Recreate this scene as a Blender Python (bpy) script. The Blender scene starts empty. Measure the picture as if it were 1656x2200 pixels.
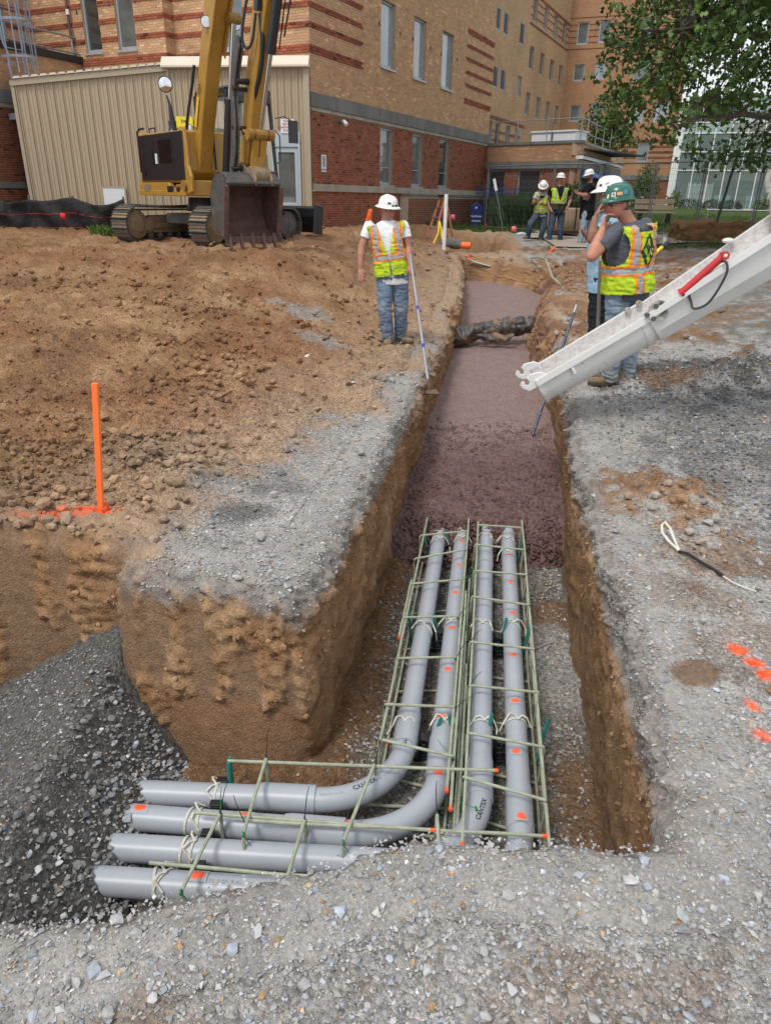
import bpy, math, random
import numpy as np
from mathutils import Vector, Matrix, Euler
random.seed(7); rng = np.random.default_rng(7)
S = bpy.context.scene; COL = S.collection
# ---------------- camera ----------------
cam_d = bpy.data.cameras.new('camera'); cam = bpy.data.objects.new('camera', cam_d); COL.objects.link(cam)
th, ro = math.radians(24), 0.018
Fv = Vector((0, math.cos(th), -math.sin(th))); U0 = Vector((0, math.sin(th), math.cos(th)))
Rv = math.cos(ro)*Vector((1, 0, 0)) + math.sin(ro)*U0; Uv = math.cos(ro)*U0 - math.sin(ro)*Vector((1, 0, 0))
m3 = Matrix((Rv, Uv, -Fv)).transposed()
cam.matrix_world = Matrix.Translation((0, 0, 1.65)) @ m3.to_4x4()
cam_d.sensor_fit = 'VERTICAL'; cam_d.sensor_height = 24; cam_d.lens = 24*1520/2200
cam_d.clip_start = 0.05; cam_d.clip_end = 600
S.camera = cam
# ---------------- daylight: bright overcast ----------------
SUN_EL, SUN_AZ = math.radians(58), math.radians(215)      # azimuth clockwise from +Y
w = bpy.data.worlds.new('World'); S.world = w; w.use_nodes = True
wn, wl = w.node_tree.nodes, w.node_tree.links; wn.clear()
sky = wn.new('ShaderNodeTexSky'); sky.sky_type = 'NISHITA'; sky.sun_disc = False
sky.sun_elevation = SUN_EL; sky.sun_rotation = SUN_AZ; sky.dust_density = 3
bg1 = wn.new('ShaderNodeBackground'); bg1.inputs[1].default_value = 0.09; wl.new(sky.outputs[0], bg1.inputs[0])
tc = wn.new('ShaderNodeTexCoord'); nz = wn.new('ShaderNodeTexNoise'); nz.inputs['Scale'].default_value = 2.2; nz.inputs['Detail'].default_value = 6
wl.new(tc.outputs['Generated'], nz.inputs['Vector'])
cr = wn.new('ShaderNodeValToRGB'); cr.color_ramp.elements[0].position = .36; cr.color_ramp.elements[0].color = (.66, .71, .78, 1)
cr.color_ramp.elements[1].position = .62; cr.color_ramp.elements[1].color = (.98, .99, 1, 1); wl.new(nz.outputs[0], cr.inputs[0])
bg2 = wn.new('ShaderNodeBackground'); bg2.inputs[1].default_value = 0.90; wl.new(cr.outputs[0], bg2.inputs[0])
mx = wn.new('ShaderNodeMixShader'); mx.inputs[0].default_value = .82
wl.new(bg1.outputs[0], mx.inputs[1]); wl.new(bg2.outputs[0], mx.inputs[2])
wo = wn.new('ShaderNodeOutputWorld'); wl.new(mx.outputs[0], wo.inputs[0])
sd = bpy.data.lights.new('sun', 'SUN'); sd.energy = 1.5; sd.angle = math.radians(14); sd.color = (1, .965, .91)
so = bpy.data.objects.new('sun', sd); COL.objects.link(so)
sdir = Vector((math.sin(SUN_AZ)*math.cos(SUN_EL), math.cos(SUN_AZ)*math.cos(SUN_EL), math.sin(SUN_EL)))
so.rotation_euler = sdir.to_track_quat('Z', 'Y').to_euler(); so.location = (-8, -8, 30)
S.view_settings.view_transform = 'Standard'; S.view_settings.look = 'None'; S.view_settings.gamma = 1
S.view_settings.use_curve_mapping = False; S.view_settings.exposure = 0.48
S.render.engine = 'CYCLES'; S.cycles.use_denoising = True; S.cycles.max_bounces = 5; S.cycles.diffuse_bounces = 3
S.cycles.glossy_bounces = 3; S.cycles.transmission_bounces = 4; S.cycles.transparent_max_bounces = 6
S.cycles.use_adaptive_sampling = True; S.cycles.adaptive_threshold = 0.02

# ---------------- helpers ----------------
def V(*a): return np.array(a, float)
def nrm(v): v = np.asarray(v, float); return v/(np.linalg.norm(v)+1e-12)
def frame(d, up=(0, 0, 1)):
    d = nrm(d); up = np.asarray(up, float)
    if abs(d @ up) > .98: up = V(1, 0, 0)
    x = nrm(np.cross(up, d)); y = np.cross(d, x); return x, y, d
class MB:
    """collects shapes, links them as one mesh; face material index via self.mi"""
    def __init__(s): s.v = []; s.f = []; s.fm = []; s.mi = 0; s.M = None; s.col = None
    def add(s, vs, fs):
        b = len(s.v)
        for p in vs:
            p = V(*p)
            if s.M is not None: p = np.array(s.M @ Vector(p))
            s.v.append(p)
        for f in fs: s.f.append([b+i for i in f]); s.fm.append(s.mi)
    def box(s, c, d, r=None, taper=1.0):
        c = V(*c); h = V(*d)/2; vs = []
        for z in (-1, 1):
            k = taper if z > 0 else 1
            for x, y in ((-1, -1), (1, -1), (1, 1), (-1, 1)): vs.append(V(x*h[0]*k, y*h[1]*k, z*h[2]))
        if r is not None:
            R = r if isinstance(r, Matrix) else Euler(r).to_matrix()
            vs = [np.array(R @ Vector(p)) for p in vs]
        s.add([c+p for p in vs], [(0, 3, 2, 1), (4, 5, 6, 7), (0, 1, 5, 4), (1, 2, 6, 5), (2, 3, 7, 6), (3, 0, 4, 7)])
    def obox(s, o, ax, ay, az, dims):   # box from corner o along axes
        o = np.asarray(o, float); ax, ay, az = nrm(ax), nrm(ay), nrm(az); a, b, c = ax*dims[0], ay*dims[1], az*dims[2]
        vs = [o, o+a, o+a+b, o+b, o+c, o+a+c, o+a+b+c, o+b+c]
        s.add(vs, [(0, 3, 2, 1), (4, 5, 6, 7), (0, 1, 5, 4), (1, 2, 6, 5), (2, 3, 7, 6), (3, 0, 4, 7)])
    def beam(s, a, b, w, h, up=(0, 0, 1), w2=None, h2=None):
        a, b = V(*a), V(*b); x, y, d = frame(b-a, up); w2 = w if w2 is None else w2; h2 = h if h2 is None else h2
        vs = [a+x*i*w/2+y*j*h/2 for i, j in ((-1, -1), (1, -1), (1, 1), (-1, 1))]+[b+x*i*w2/2+y*j*h2/2 for i, j in ((-1, -1), (1, -1), (1, 1), (-1, 1))]
        s.add(vs, [(0, 3, 2, 1), (4, 5, 6, 7), (0, 1, 5, 4), (1, 2, 6, 5), (2, 3, 7, 6), (3, 0, 4, 7)])
    def cyl(s, a, b, r, r2=None, n=12, cap=True):
        a, b = V(*a), V(*b); r2 = r if r2 is None else r2; x, y, d = frame(b-a)
        vs = []
        for c, q in ((a, r), (b, r2)):
            for i in range(n): t = 2*math.pi*i/n; vs.append(c+(x*math.cos(t)+y*math.sin(t))*q)
        fs = [(i, (i+1) % n, n+(i+1) % n, n+i) for i in range(n)]
        if cap: fs += [tuple(range(n))[::-1], tuple(range(n, 2*n))]
        s.add(vs, fs)
    def tube(s, pts, r, n=8, cap=True, flat=1.0):
        pts = [V(*p) for p in pts]; m = len(pts); rs = r if hasattr(r, '__len__') else [r]*m
        vs = []; px = None
        for i, p in enumerate(pts):
            d = nrm(pts[min(i+1, m-1)]-pts[max(i-1, 0)])
            if px is None: x, y, _ = frame(d)
            else: x = nrm(px-d*(px@d)); y = np.cross(d, x)
            px = x
            for k in range(n): t = 2*math.pi*k/n; vs.append(p+(x*math.cos(t)+y*math.sin(t)*flat)*rs[i])
        fs = [(i*n+k, i*n+(k+1) % n, (i+1)*n+(k+1) % n, (i+1)*n+k) for i in range(m-1) for k in range(n)]
        if cap: fs += [tuple(range(n))[::-1], tuple(range((m-1)*n, m*n))]
        s.add(vs, fs)
    def lathe(s, prof, o=(0, 0, 0), ax=(0, 0, 1), n=24, sx=1, sy=1):   # prof [(r,h)]
        o = V(*o); x, y, d = frame(ax) if abs(ax[2]) < .99 else (V(1, 0, 0), V(0, 1, 0), V(0, 0, 1))
        vs = [o+d*h+(x*math.cos(2*math.pi*k/n)*sx+y*math.sin(2*math.pi*k/n)*sy)*r for r, h in prof for k in range(n)]
        m = len(prof)
        fs = [(i*n+k, i*n+(k+1) % n, (i+1)*n+(k+1) % n, (i+1)*n+k) for i in range(m-1) for k in range(n)]
        if prof[0][0] > 1e-4: fs.append(tuple(range(n))[::-1])
        if prof[-1][0] > 1e-4: fs.append(tuple(range((m-1)*n, m*n)))
        s.add(vs, fs)
    def prism(s, poly, o, ax, ay, dz):   # 2D poly in plane (ax,ay) at o, extruded by vector dz
        o = V(*o); ax = V(*ax); ay = V(*ay); dz = V(*dz); n = len(poly)
        a = [o+ax*p[0]+ay*p[1] for p in poly]; fl = np.dot(np.cross(ax, ay), dz) > 0
        # orientation fix
        ar = sum(poly[i][0]*poly[(i+1) % n][1]-poly[(i+1) % n][0]*poly[i][1] for i in range(n))
        f = (ar > 0) == fl
        fs = [tuple(range(n)), tuple(range(n, 2*n))[::-1]]+[(i, n+i, n+(i+1) % n, (i+1) % n) for i in range(n)]
        if f: fs = [g[::-1] for g in fs]
        s.add(a+[p+dz for p in a], fs)
    def quad(s, a, b, c, d): s.add([a, b, c, d], [(0, 1, 2, 3)])
    def ball(s, c, r, n=10, m=7):
        c = V(*c); r = V(*r) if hasattr(r, '__len__') else V(r, r, r)
        vs = [c+V(0, 0, -r[2])]+[c+r*V(math.sin(math.pi*j/m)*math.cos(2*math.pi*i/n), math.sin(math.pi*j/m)*math.sin(2*math.pi*i/n), -math.cos(math.pi*j/m)) for j in range(1, m) for i in range(n)]+[c+V(0, 0, r[2])]
        fs = [(0, 1+(i+1) % n, 1+i) for i in range(n)]
        for j in range(m-2):
            for i in range(n): a = 1+j*n; fs.append((a+i, a+(i+1) % n, a+n+(i+1) % n, a+n+i))
        a = 1+(m-2)*n; fs += [(a+i, a+(i+1) % n, len(vs)-1) for i in range(n)]
        s.add(vs, fs)
    def mesh(s, name, mats, smooth=False, colname=None):
        me = bpy.data.meshes.new(name); me.from_pydata([tuple(p) for p in s.v], [], s.f)
        for m in (mats if isinstance(mats, (list, tuple)) else [mats]): me.materials.append(m)
        if any(s.fm): me.polygons.foreach_set('material_index', s.fm)
        if smooth: me.polygons.foreach_set('use_smooth', [True]*len(s.f))
        me.update(); return me
    def build(s, name, mats, parent=None, smooth=False, world=False, bev=0, auto=True):
        me = s.mesh(name, mats, smooth); o = bpy.data.objects.new(name, me); COL.objects.link(o)
        if parent is not None: attach(o, parent, world)
        if bev:
            b = o.modifiers.new('b', 'BEVEL'); b.width = bev; b.segments = 1; b.limit_method = 'ANGLE'; b.angle_limit = .6
        if smooth and auto:
            try: me.set_sharp_from_angle(angle=math.radians(38))
            except Exception: pass
        return o
def root_mat(o):
    m = Matrix.LocRotScale(o.location, o.rotation_euler, o.scale)
    return (root_mat(o.parent) @ o.matrix_parent_inverse @ m) if o.parent else m
def attach(o, parent, world=False):
    o.parent = parent
    if world: o.matrix_parent_inverse = root_mat(parent).inverted()
def tag(o, label=None, cat=None, group=None, kind=None):
    if label: o['label'] = label
    if cat: o['category'] = cat
    if group: o['group'] = group
    if kind: o['kind'] = kind
    return o
def thing(name, loc, label, cat, group=None, rz=0):
    o = bpy.data.objects.new(name, None); COL.objects.link(o); o.location = loc; o.rotation_euler = (0, 0, rz)
    o.empty_display_size = .1
    return tag(o, label, cat, group)
def dup(root, loc=None, rz=None, label=None):
    r = root.copy(); COL.objects.link(r)
    if loc is not None: r.location = loc
    if rz is not None: r.rotation_euler = (0, 0, rz)
    if label: r['label'] = label
    for ch in list(root.children):
        c = ch.copy(); COL.objects.link(c); c.parent = r
        for g in list(ch.children):
            d = g.copy(); COL.objects.link(d); d.parent = c
    return r
# numpy noise ----------------------------------------------------------
_perm = rng.permutation(4096); _gr = rng.normal(size=(4096, 3)); _gr /= np.linalg.norm(_gr, axis=1)[:, None]
def noise(p):
    p = np.asarray(p, float); i = np.floor(p).astype(np.int64); f = p-i; u = f*f*f*(f*(f*6-15)+10); r = 0
    for dx in (0, 1):
        for dy in (0, 1):
            for dz in (0, 1):
                h = _perm[(_perm[(_perm[(i[..., 0]+dx) & 4095]+i[..., 1]+dy) & 4095]+i[..., 2]+dz) & 4095]
                g = _gr[h]; d = (f[..., 0]-dx)*g[..., 0]+(f[..., 1]-dy)*g[..., 1]+(f[..., 2]-dz)*g[..., 2]
                r = r+d*(u[..., 0] if dx else 1-u[..., 0])*(u[..., 1] if dy else 1-u[..., 1])*(u[..., 2] if dz else 1-u[..., 2])
    return r*1.6
def fbm(p, o=4, g=.5, l=2.03):
    a, r, q = 1., 0., np.asarray(p, float)
    for k in range(o): r = r+a*noise(q+k*17.3); q = q*l; a *= g
    return r
def sst(a, b, x): t = np.clip((x-a)/(b-a), 0, 1); return t*t*(3-2*t)
def grid_mesh(name, Vt, mats, col=None, smooth=True, flip=False):
    n, m = Vt.shape[:2]; idx = np.arange(n*m).reshape(n, m)
    q = np.stack([idx[:-1, :-1], idx[:-1, 1:], idx[1:, 1:], idx[1:, :-1]], -1).reshape(-1, 4)
    if flip: q = q[:, ::-1]
    return arr_mesh(name, Vt.reshape(-1, 3), q, mats, None if col is None else col.reshape(-1, 3), smooth)
def arr_mesh(name, v, q, mats, col=None, smooth=True):
    me = bpy.data.meshes.new(name); k = q.shape[1]
    me.vertices.add(len(v)); me.vertices.foreach_set('co', np.ascontiguousarray(v, dtype=np.float32).ravel())
    me.loops.add(q.size); me.loops.foreach_set('vertex_index', np.ascontiguousarray(q, dtype=np.int32).ravel())
    me.polygons.add(len(q)); me.polygons.foreach_set('loop_start', np.arange(0, q.size, k, dtype=np.int32))
    me.update(calc_edges=True)
    me.polygons.foreach_set('use_smooth', np.full(len(q), smooth))
    for mt in (mats if isinstance(mats, (list, tuple)) else [mats]): me.materials.append(mt)
    if col is not None:
        c = np.ones((len(v), 4), np.float32); c[:, :3] = col
        a = me.color_attributes.new('Col', 'FLOAT_COLOR', 'POINT'); a.data.foreach_set('color', c.ravel())
    me.update(); o = bpy.data.objects.new(name, me); COL.objects.link(o); return o
def soil(name, rough=.93, vs=75, scales=((62, .30), (150, .22)), bump=.9, bd=.010, spec=.2, contrast=1.0, smooth=False):
    """granular ground: vertex colour broken up by cell-shaped grains at two sizes"""
    m = bpy.data.materials.new(name); m.use_nodes = True; nt = m.node_tree; b = nt.nodes['Principled BSDF']; L = nt.links
    b.inputs['Roughness'].default_value = rough; b.inputs['Specular IOR Level'].default_value = spec
    g = nd(nt, 'ShaderNodeNewGeometry').outputs['Position']; a = nd(nt, 'ShaderNodeVertexColor'); a.layer_name = 'Col'; c = a.outputs[0]; hs = []
    wn_ = nd(nt, 'ShaderNodeTexNoise'); wn_.inputs['Scale'].default_value = 45; wn_.inputs['Detail'].default_value = 2; L.new(g, wn_.inputs['Vector'])
    wm = nd(nt, 'ShaderNodeVectorMath', _operation='SCALE'); L.new(wn_.outputs['Color'], wm.inputs[0]); wm.inputs['Scale'].default_value = .012
    wa = nd(nt, 'ShaderNodeVectorMath', _operation='ADD'); L.new(g, wa.inputs[0]); L.new(wm.outputs[0], wa.inputs[1]); gw = wa.outputs[0]
    for sc, am in scales:
        v = nd(nt, 'ShaderNodeTexVoronoi'); v.inputs['Scale'].default_value = sc; L.new(gw, v.inputs['Vector']); sp = nd(nt, 'ShaderNodeSeparateColor'); L.new(v.outputs['Color'], sp.inputs[0])
        mr = nd(nt, 'ShaderNodeMapRange'); mr.inputs[3].default_value = 1-am*contrast; mr.inputs[4].default_value = 1+am*contrast*1.15; L.new(sp.outputs[0], mr.inputs[0])
        vm = nd(nt, 'ShaderNodeVectorMath', _operation='SCALE'); L.new(c, vm.inputs[0]); L.new(mr.outputs[0], vm.inputs['Scale']); c = vm.outputs[0]
        mt_ = nd(nt, 'ShaderNodeMath', _operation='MULTIPLY'); L.new(v.outputs['Distance'], mt_.inputs[0]); mt_.inputs[1].default_value = -1.0*60/sc; hs.append(mt_.outputs[0])
    n = nd(nt, 'ShaderNodeTexNoise'); n.inputs['Scale'].default_value = vs; n.inputs['Detail'].default_value = 6; n.inputs['Roughness'].default_value = .7; L.new(g, n.inputs['Vector'])
    mr = nd(nt, 'ShaderNodeMapRange'); mr.inputs[1].default_value = .3; mr.inputs[2].default_value = .7; mr.inputs[3].default_value = .78; mr.inputs[4].default_value = 1.22; L.new(n.outputs[0], mr.inputs[0])
    vm = nd(nt, 'ShaderNodeVectorMath', _operation='SCALE'); L.new(c, vm.inputs[0]); L.new(mr.outputs[0], vm.inputs['Scale']); L.new(vm.outputs[0], b.inputs['Base Color'])
    ad = nd(nt, 'ShaderNodeMath', _operation='ADD'); L.new(hs[0], ad.inputs[0]); L.new(hs[-1], ad.inputs[1]); ad2 = nd(nt, 'ShaderNodeMath', _operation='ADD'); L.new(ad.outputs[0], ad2.inputs[0]); L.new(n.outputs[0], ad2.inputs[1])
    bp = nd(nt, 'ShaderNodeBump'); bp.inputs['Strength'].default_value = bump; bp.inputs['Distance'].default_value = bd; L.new(ad2.outputs[0], bp.inputs['Height']); L.new(bp.outputs[0], b.inputs['Normal'])
    return m
# materials --------------------------------------------------------------
def nd(nt, t, **k):
    n = nt.nodes.new(t)
    for a, b in k.items():
        if a[0] == '_': setattr(n, a[1:], b)
    return n
def mat(name, col=(.5, .5, .5), rough=.6, metal=0, var=.15, vs=6, bump=.0, bs=60, attr=False, dirt=None, damt=.5, ds=3, spec=.5, trans=0, alpha=1, stretch=None, bd=.01, coat=0, gen='Object'):
    m = bpy.data.materials.new(name); m.use_nodes = True; nt = m.node_tree; b = nt.nodes['Principled BSDF']; L = nt.links
    b.inputs['Roughness'].default_value = rough; b.inputs['Metallic'].default_value = metal
    b.inputs['Specular IOR Level'].default_value = spec; b.inputs['Transmission Weight'].default_value = trans; b.inputs['Alpha'].default_value = alpha
    b.inputs['Coat Weight'].default_value = coat
    if gen == 'Pos': g = nd(nt, 'ShaderNodeNewGeometry').outputs['Position']
    else: g = nd(nt, 'ShaderNodeTexCoord').outputs[gen]
    if stretch:
        mp = nd(nt, 'ShaderNodeMapping'); mp.inputs['Scale'].default_value = stretch; L.new(g, mp.inputs[0]); g = mp.outputs[0]
    if attr:
        a = nd(nt, 'ShaderNodeVertexColor'); a.layer_name = 'Col'; c = a.outputs[0]
    else:
        a = nd(nt, 'ShaderNodeRGB'); a.outputs[0].default_value = (*col, 1); c = a.outputs[0]
    if var:
        n = nd(nt, 'ShaderNodeTexNoise'); n.inputs['Scale'].default_value = vs; n.inputs['Detail'].default_value = 6; n.inputs['Roughness'].default_value = .65; L.new(g, n.inputs['Vector'])
        mr = nd(nt, 'ShaderNodeMapRange'); mr.inputs[1].default_value = .3; mr.inputs[2].default_value = .7
        mr.inputs[3].default_value = 1-var; mr.inputs[4].default_value = 1+var; L.new(n.outputs[0], mr.inputs[0])
        vm = nd(nt, 'ShaderNodeVectorMath', _operation='SCALE'); L.new(c, vm.inputs[0]); L.new(mr.outputs[0], vm.inputs['Scale']); c = vm.outputs[0]
    if dirt:
        n = nd(nt, 'ShaderNodeTexNoise'); n.inputs['Scale'].default_value = ds; n.inputs['Detail'].default_value = 8; n.inputs['Roughness'].default_value = .7; L.new(g, n.inputs['Vector'])
        r = nd(nt, 'ShaderNodeMapRange'); r.inputs[1].default_value = .72-.35*damt; r.inputs[2].default_value = .80-.28*damt; r.inputs[4].default_value = min(1, damt*1.4); L.new(n.outputs[0], r.inputs[0])
        mi = nd(nt, 'ShaderNodeMix', _data_type='RGBA'); L.new(r.outputs[0], mi.inputs[0]); L.new(c, mi.inputs[6]); mi.inputs[7].default_value = (*dirt, 1); c = mi.outputs[2]
        rr = nd(nt, 'ShaderNodeMapRange'); rr.inputs[3].default_value = rough; rr.inputs[4].default_value = max(rough, .85); L.new(r.outputs[0], rr.inputs[0]); L.new(rr.outputs[0], b.inputs['Roughness'])
    L.new(c, b.inputs['Base Color'])
    if bump:
        n = nd(nt, 'ShaderNodeTexNoise'); n.inputs['Scale'].default_value = bs; n.inputs['Detail'].default_value = 5; L.new(g, n.inputs['Vector'])
        bp = nd(nt, 'ShaderNodeBump'); bp.inputs['Strength'].default_value = bump; bp.inputs['Distance'].default_value = bd; L.new(n.outputs[0], bp.inputs['Height']); L.new(bp.outputs[0], b.inputs['Normal'])
    return m
# ================= GROUND, TRENCH =================
def ip(y, t): a = np.array(t, float); return np.interp(y, a[:, 0], a[:, 1])
def zg(x, y):
    xc = -.30+.167*(y-2.8)
    zL = ip(y, [(0, -.13), (2, -.05), (3, 0), (5, .06), (8, .22), (11, .47), (14, .70), (20, .85), (26, .9), (80, .9)])
    zM = ip(y, [(0, -.13), (2, -.1), (3, -.02), (6, 0), (9, -.13), (12, -.05), (16, .12), (19, .25), (24, .58), (30, .64), (32, .6), (80, 1)])
    zN = ip(y, [(0, -.13), (5, -.15), (6.8, 0), (10, .03), (13, .08), (16, .10), (18.8, .12), (19.9, .36), (23, .55), (27, .65), (32, .8), (80, 1.2)])
    zR = ip(y, [(0, -.15), (5, -.12), (7, .02), (10, .2), (13, .36), (19, .5), (22, .7), (24, .9), (30, 1.02), (45, 1.2), (80, 1.25)])
    wl = sst(.2, 3.6, xc-x)*sst(3.2, 7, y)*1.0; wr = sst(-.1, .5, x-xc); r2 = sst(2.0, 5.0, x-xc-.9)
    z = zM*(1-wr)+(zN*(1-r2)+zR*r2)*wr
    return z*(1-wl)+zL*wl
# bottom outline of the trench: x, y, batter, material code (0 clay wall, 1 grey crumbly, 2 grooved face, 3 slumped)
TR = np.array([
 (-4.2, 1.05, 0, 1), (-1.6, 1.17, 0, 1), (-1.04, 1.27, 0, 1), (-.8, 1.28, 0, 1), (-.65, 1.33, 0, 1), (-.42, 1.42, 0, 1), (-.24, 1.46, 0, 1), (-.05, 1.56, 0, 1), (.1, 1.61, 0, 1),
 (.24, 1.60, 0, 1), (.4, 1.585, 0, 1), (.55, 1.60, 0, 1), (.70, 1.58, 0, 1), (.84, 1.60, 0.03, 1), (.93, 1.80, .05, 0), (1.0, 2.3, .06, 0), (1.21, 3.6, .05, 0), (1.42, 5.0, .02, 0), (1.62, 6.2, .02, 0), (1.80, 7.4, .05, 0),
 (2.0, 9.2, .14, 3), (2.15, 11.2, .25, 3), (2.3, 12.6, .4, 3), (2.5, 13.8, .5, 3), (2.85, 15.2, .5, 3), (3.3, 17.0, .6, 3), (3.0, 18.2, .6, 3), (2.4, 18.9, .5, 3), (2.0, 19.1, .3, 3),
 (1.82, 18.2, .06, 0), (1.62, 16, .05, 0), (1.36, 13.3, .05, 0), (1.2, 12.15, .05, 3), (1.05, 11.9, .05, 3), (1.0, 11.0, .03, 0), (.70, 9.15, .02, 0), (.26, 6.3, .02, 0), (.02, 4.8, .02, 0), (-.22, 3.4, .03, 0), (-.27, 3.05, .03, 0), (-.30, 2.88, .05, 0), (-.35, 2.79, .08, 2),
 (-.43, 2.74, .12, 2), (-.60, 2.72, .17, 2), (-.9, 2.77, .17, 2), (-1.30, 2.86, .15, 2), (-1.38, 2.95, .1, 2), (-1.42, 3.2, .1, 2), (-2.0, 3.25, .12, 2), (-4.2, 3.3, .12, 2)])
def resample(P, step_fn):
    out = [P[0]]
    for a, b in zip(P[:-1], P[1:]):
        L = np.hypot(*(b[:2]-a[:2])); n = max(1, int(L/step_fn((a[1]+b[1])/2)))
        for i in range(1, n+1): q = a+(b-a)*i/n; q[3] = a[3]; out.append(q)
    return np.array(out)
TRf = resample(TR, lambda y: .05+.012*y)
def sdf(x, y):
    """signed distance to the trench outline (negative inside) and batter at the nearest point"""
    x = np.asarray(x, float); y = np.asarray(y, float); best = np.full(x.shape, 1e9); bt = np.zeros(x.shape); inside = np.zeros(x.shape, bool)
    P = TR; n = len(P)
    for i in range(n):
        a, b = P[i], P[(i+1) % n]; ex, ey = b[0]-a[0], b[1]-a[1]; l2 = ex*ex+ey*ey
        t = np.clip(((x-a[0])*ex+(y-a[1])*ey)/l2, 0, 1); d = np.hypot(x-a[0]-t*ex, y-a[1]-t*ey)
        if i < n-1 or True:
            k = d < best; best = np.where(k, d, best); bt = np.where(k, a[2]+(b[2]-a[2])*t, bt)
        c = (a[1] > y) != (b[1] > y); xi = a[0]+(y-a[1])*ex/(ey if abs(ey) > 1e-9 else 1e-9); inside ^= c & (x < xi)
    return np.where(inside, -best, best), bt
# base colours
CLAY, TAN, GREY, DARK, GRASS, BROWN, LTG = [np.array(c) for c in ((.265, .148, .074), (.36, .235, .135), (.305, .292, .275), (.080, .076, .072), (.05, .085, .018), (.150, .083, .042), (.345, .33, .31))]
XB = [(2.6, -1.0), (3.0, -1.2), (3.3, -1.28), (3.8, -1.02), (4.4, -.78), (5.15, -.46), (6.3, -.10), (8.2, .36), (10.1, .66), (13.2, 1.1), (16, 1.6), (80, 12)]
def blob(x, y, cx, cy, rx, ry, n): return sst(1.15, .55, np.hypot((x-cx)/rx, (y-cy)/ry)+n)
def zone(x, y):
    """rgb, claw (1 = clay, 0 = gravel)"""
    p = np.stack([x, y, 0*x], -1); n1 = fbm(p*1.1+5, 4); n2 = fbm(p*4+9, 4); n3 = fbm(p*17, 3)
    xb = ip(y, XB)
    left = sst(-.22, .22, xb-x+.34*n1+.20*n2)*sst(2.2, 2.6, y)
    left = np.maximum(left, sst(9, 12, y+n1)*(x < 1.5+.1*y)*.95)
    c = np.tile(GREY, x.shape+(1,)).reshape(x.shape+(3,)).copy()
    def mixc(c, col, w): return c*(1-w[..., None])+col*w[..., None]
    c = mixc(c, LTG, sst(-.1, .5, n2)*.45)
    near = sst(3.2, 2.2, y)
    clayw = left*1.0
    # right side: tan and dark patches
    for cx, cy, rx, ry, a in ((1.85, 4.2, .33, .42, .9), (1.86, 3.55, .25, .25, .55), (1.45, 3.15, .10, .25, .35), (1.75, 2.75, .25, .3, .35), (1.28, 2.42, .05, .05, .8), (3.1, 12.3, 1.5, 2.4, .9), (2.3, 9.9, .45, 1.3, .9), (3.5, 9.9, .9, .6, .85), (4.7, 10.9, .9, .7, .5),
                              (4, 17, 2.6, 3.0, .95), (6.5, 19.2, 3.5, 1.3, .5), (10, 17, 3, 2, .8), (2.6, 7.0, .5, .18, .75), (.55, 1.1, .25, .1, .35), (-.55, 1.0, .12, .06, .4)):
        wt = blob(x, y, cx, cy, rx*1.25, ry*1.25, .75*n1+.75*n2+.35*n3)*a; clayw = np.maximum(clayw, wt)
    dk = np.zeros_like(x)
    for cx, cy, rx, ry, a in ((3.6, 7.3, 1.5, .75, .95), (4.6, 10.8, 2.0, 1.6, .7), (2.75, 4.9, .7, .9, .55), (3.0, 5.9, .9, .35, .5), (2.6, 3.6, .5, .8, .5), (6.9, 13.5, 2.2, 1.8, .6)):
        dk = np.maximum(dk, blob(x, y, cx, cy, rx*1.15, ry*1.15, .65*n1+.6*n2+.25*n3)*a)
    for cx, cy, rx, ry, a in ((-.80, 3.70, .22, .16, .75), (-.66, 4.05, .22, .12, .6), (-.9, 4.3, .3, .2, .3)):
        dk = np.maximum(dk, blob(x, y, cx, cy, rx, ry, .3*n1+.25*n2)*a)
    c = mixc(c, DARK, dk*.88); c = mixc(c, LTG*1.05, sst(.15, .6, -n1+.4*n2)*.35*(x > 1))
    cl = CLAY*(1+.0*x[..., None]); cl = mixc(cl, TAN, sst(-.2, .8, n1+.6*n2)*.6*np.ones_like(x)); cl = mixc(cl, BROWN, sst(.0, .7, -n1+.7*n3)*.85); n4 = fbm(np.stack([x*.45+7, y*.45, 0*x], -1), 3); cl = mixc(cl, np.array((.215, .098, .048)), sst(.0, .45, n4)*.55*sst(4.5, 6, y)); cl = mixc(cl, BROWN*.8, blob(x, y, -2.2, 4.3, .9, .5, .4*n1)*.45)
    gp = np.maximum(blob(x, y, -.75, 8.8, .35, .5, .6*n1+.5*n2), blob(x, y, -1.15, 9.9, .5, .5, .6*n1+.5*n2))*.7; cl = mixc(cl, GREY*.95, gp)
    fl = sst(-.1, 1.7, xb-x+.5*n1)          # the band by the gravel edge is paler, dustier
    cl = mixc(cl, (TAN*.72+GREY*.32), (1-fl)*.78*left)
    c = c*(1-clayw[..., None])+cl*clayw[..., None]
    # lawns
    g = sst(.0, .5, y-(25.2+.25*n1)-.0*x)*(x > -1.5)*(x < 4.6)
    g = np.maximum(g, sst(-.2, .3, y-ip(x, [(4, 26), (4.5, 25), (7, 24.6), (7.4, 22.2), (14, 22.6), (40, 23)])+.3*n1)*(x >= 4.5))
    g = np.maximum(g, blob(x, y, 8.6, 20.6, 2.6, .9, .3*n1+.2*n2)*.7)
    c = mixc(c, GRASS*(1+.35*n2[..., None]), g); clayw = clayw*(1-g)
    # orange marking paint sprayed on the ground
    pn = .5*n2+.5*n3
    pt = np.zeros_like(x)
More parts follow.
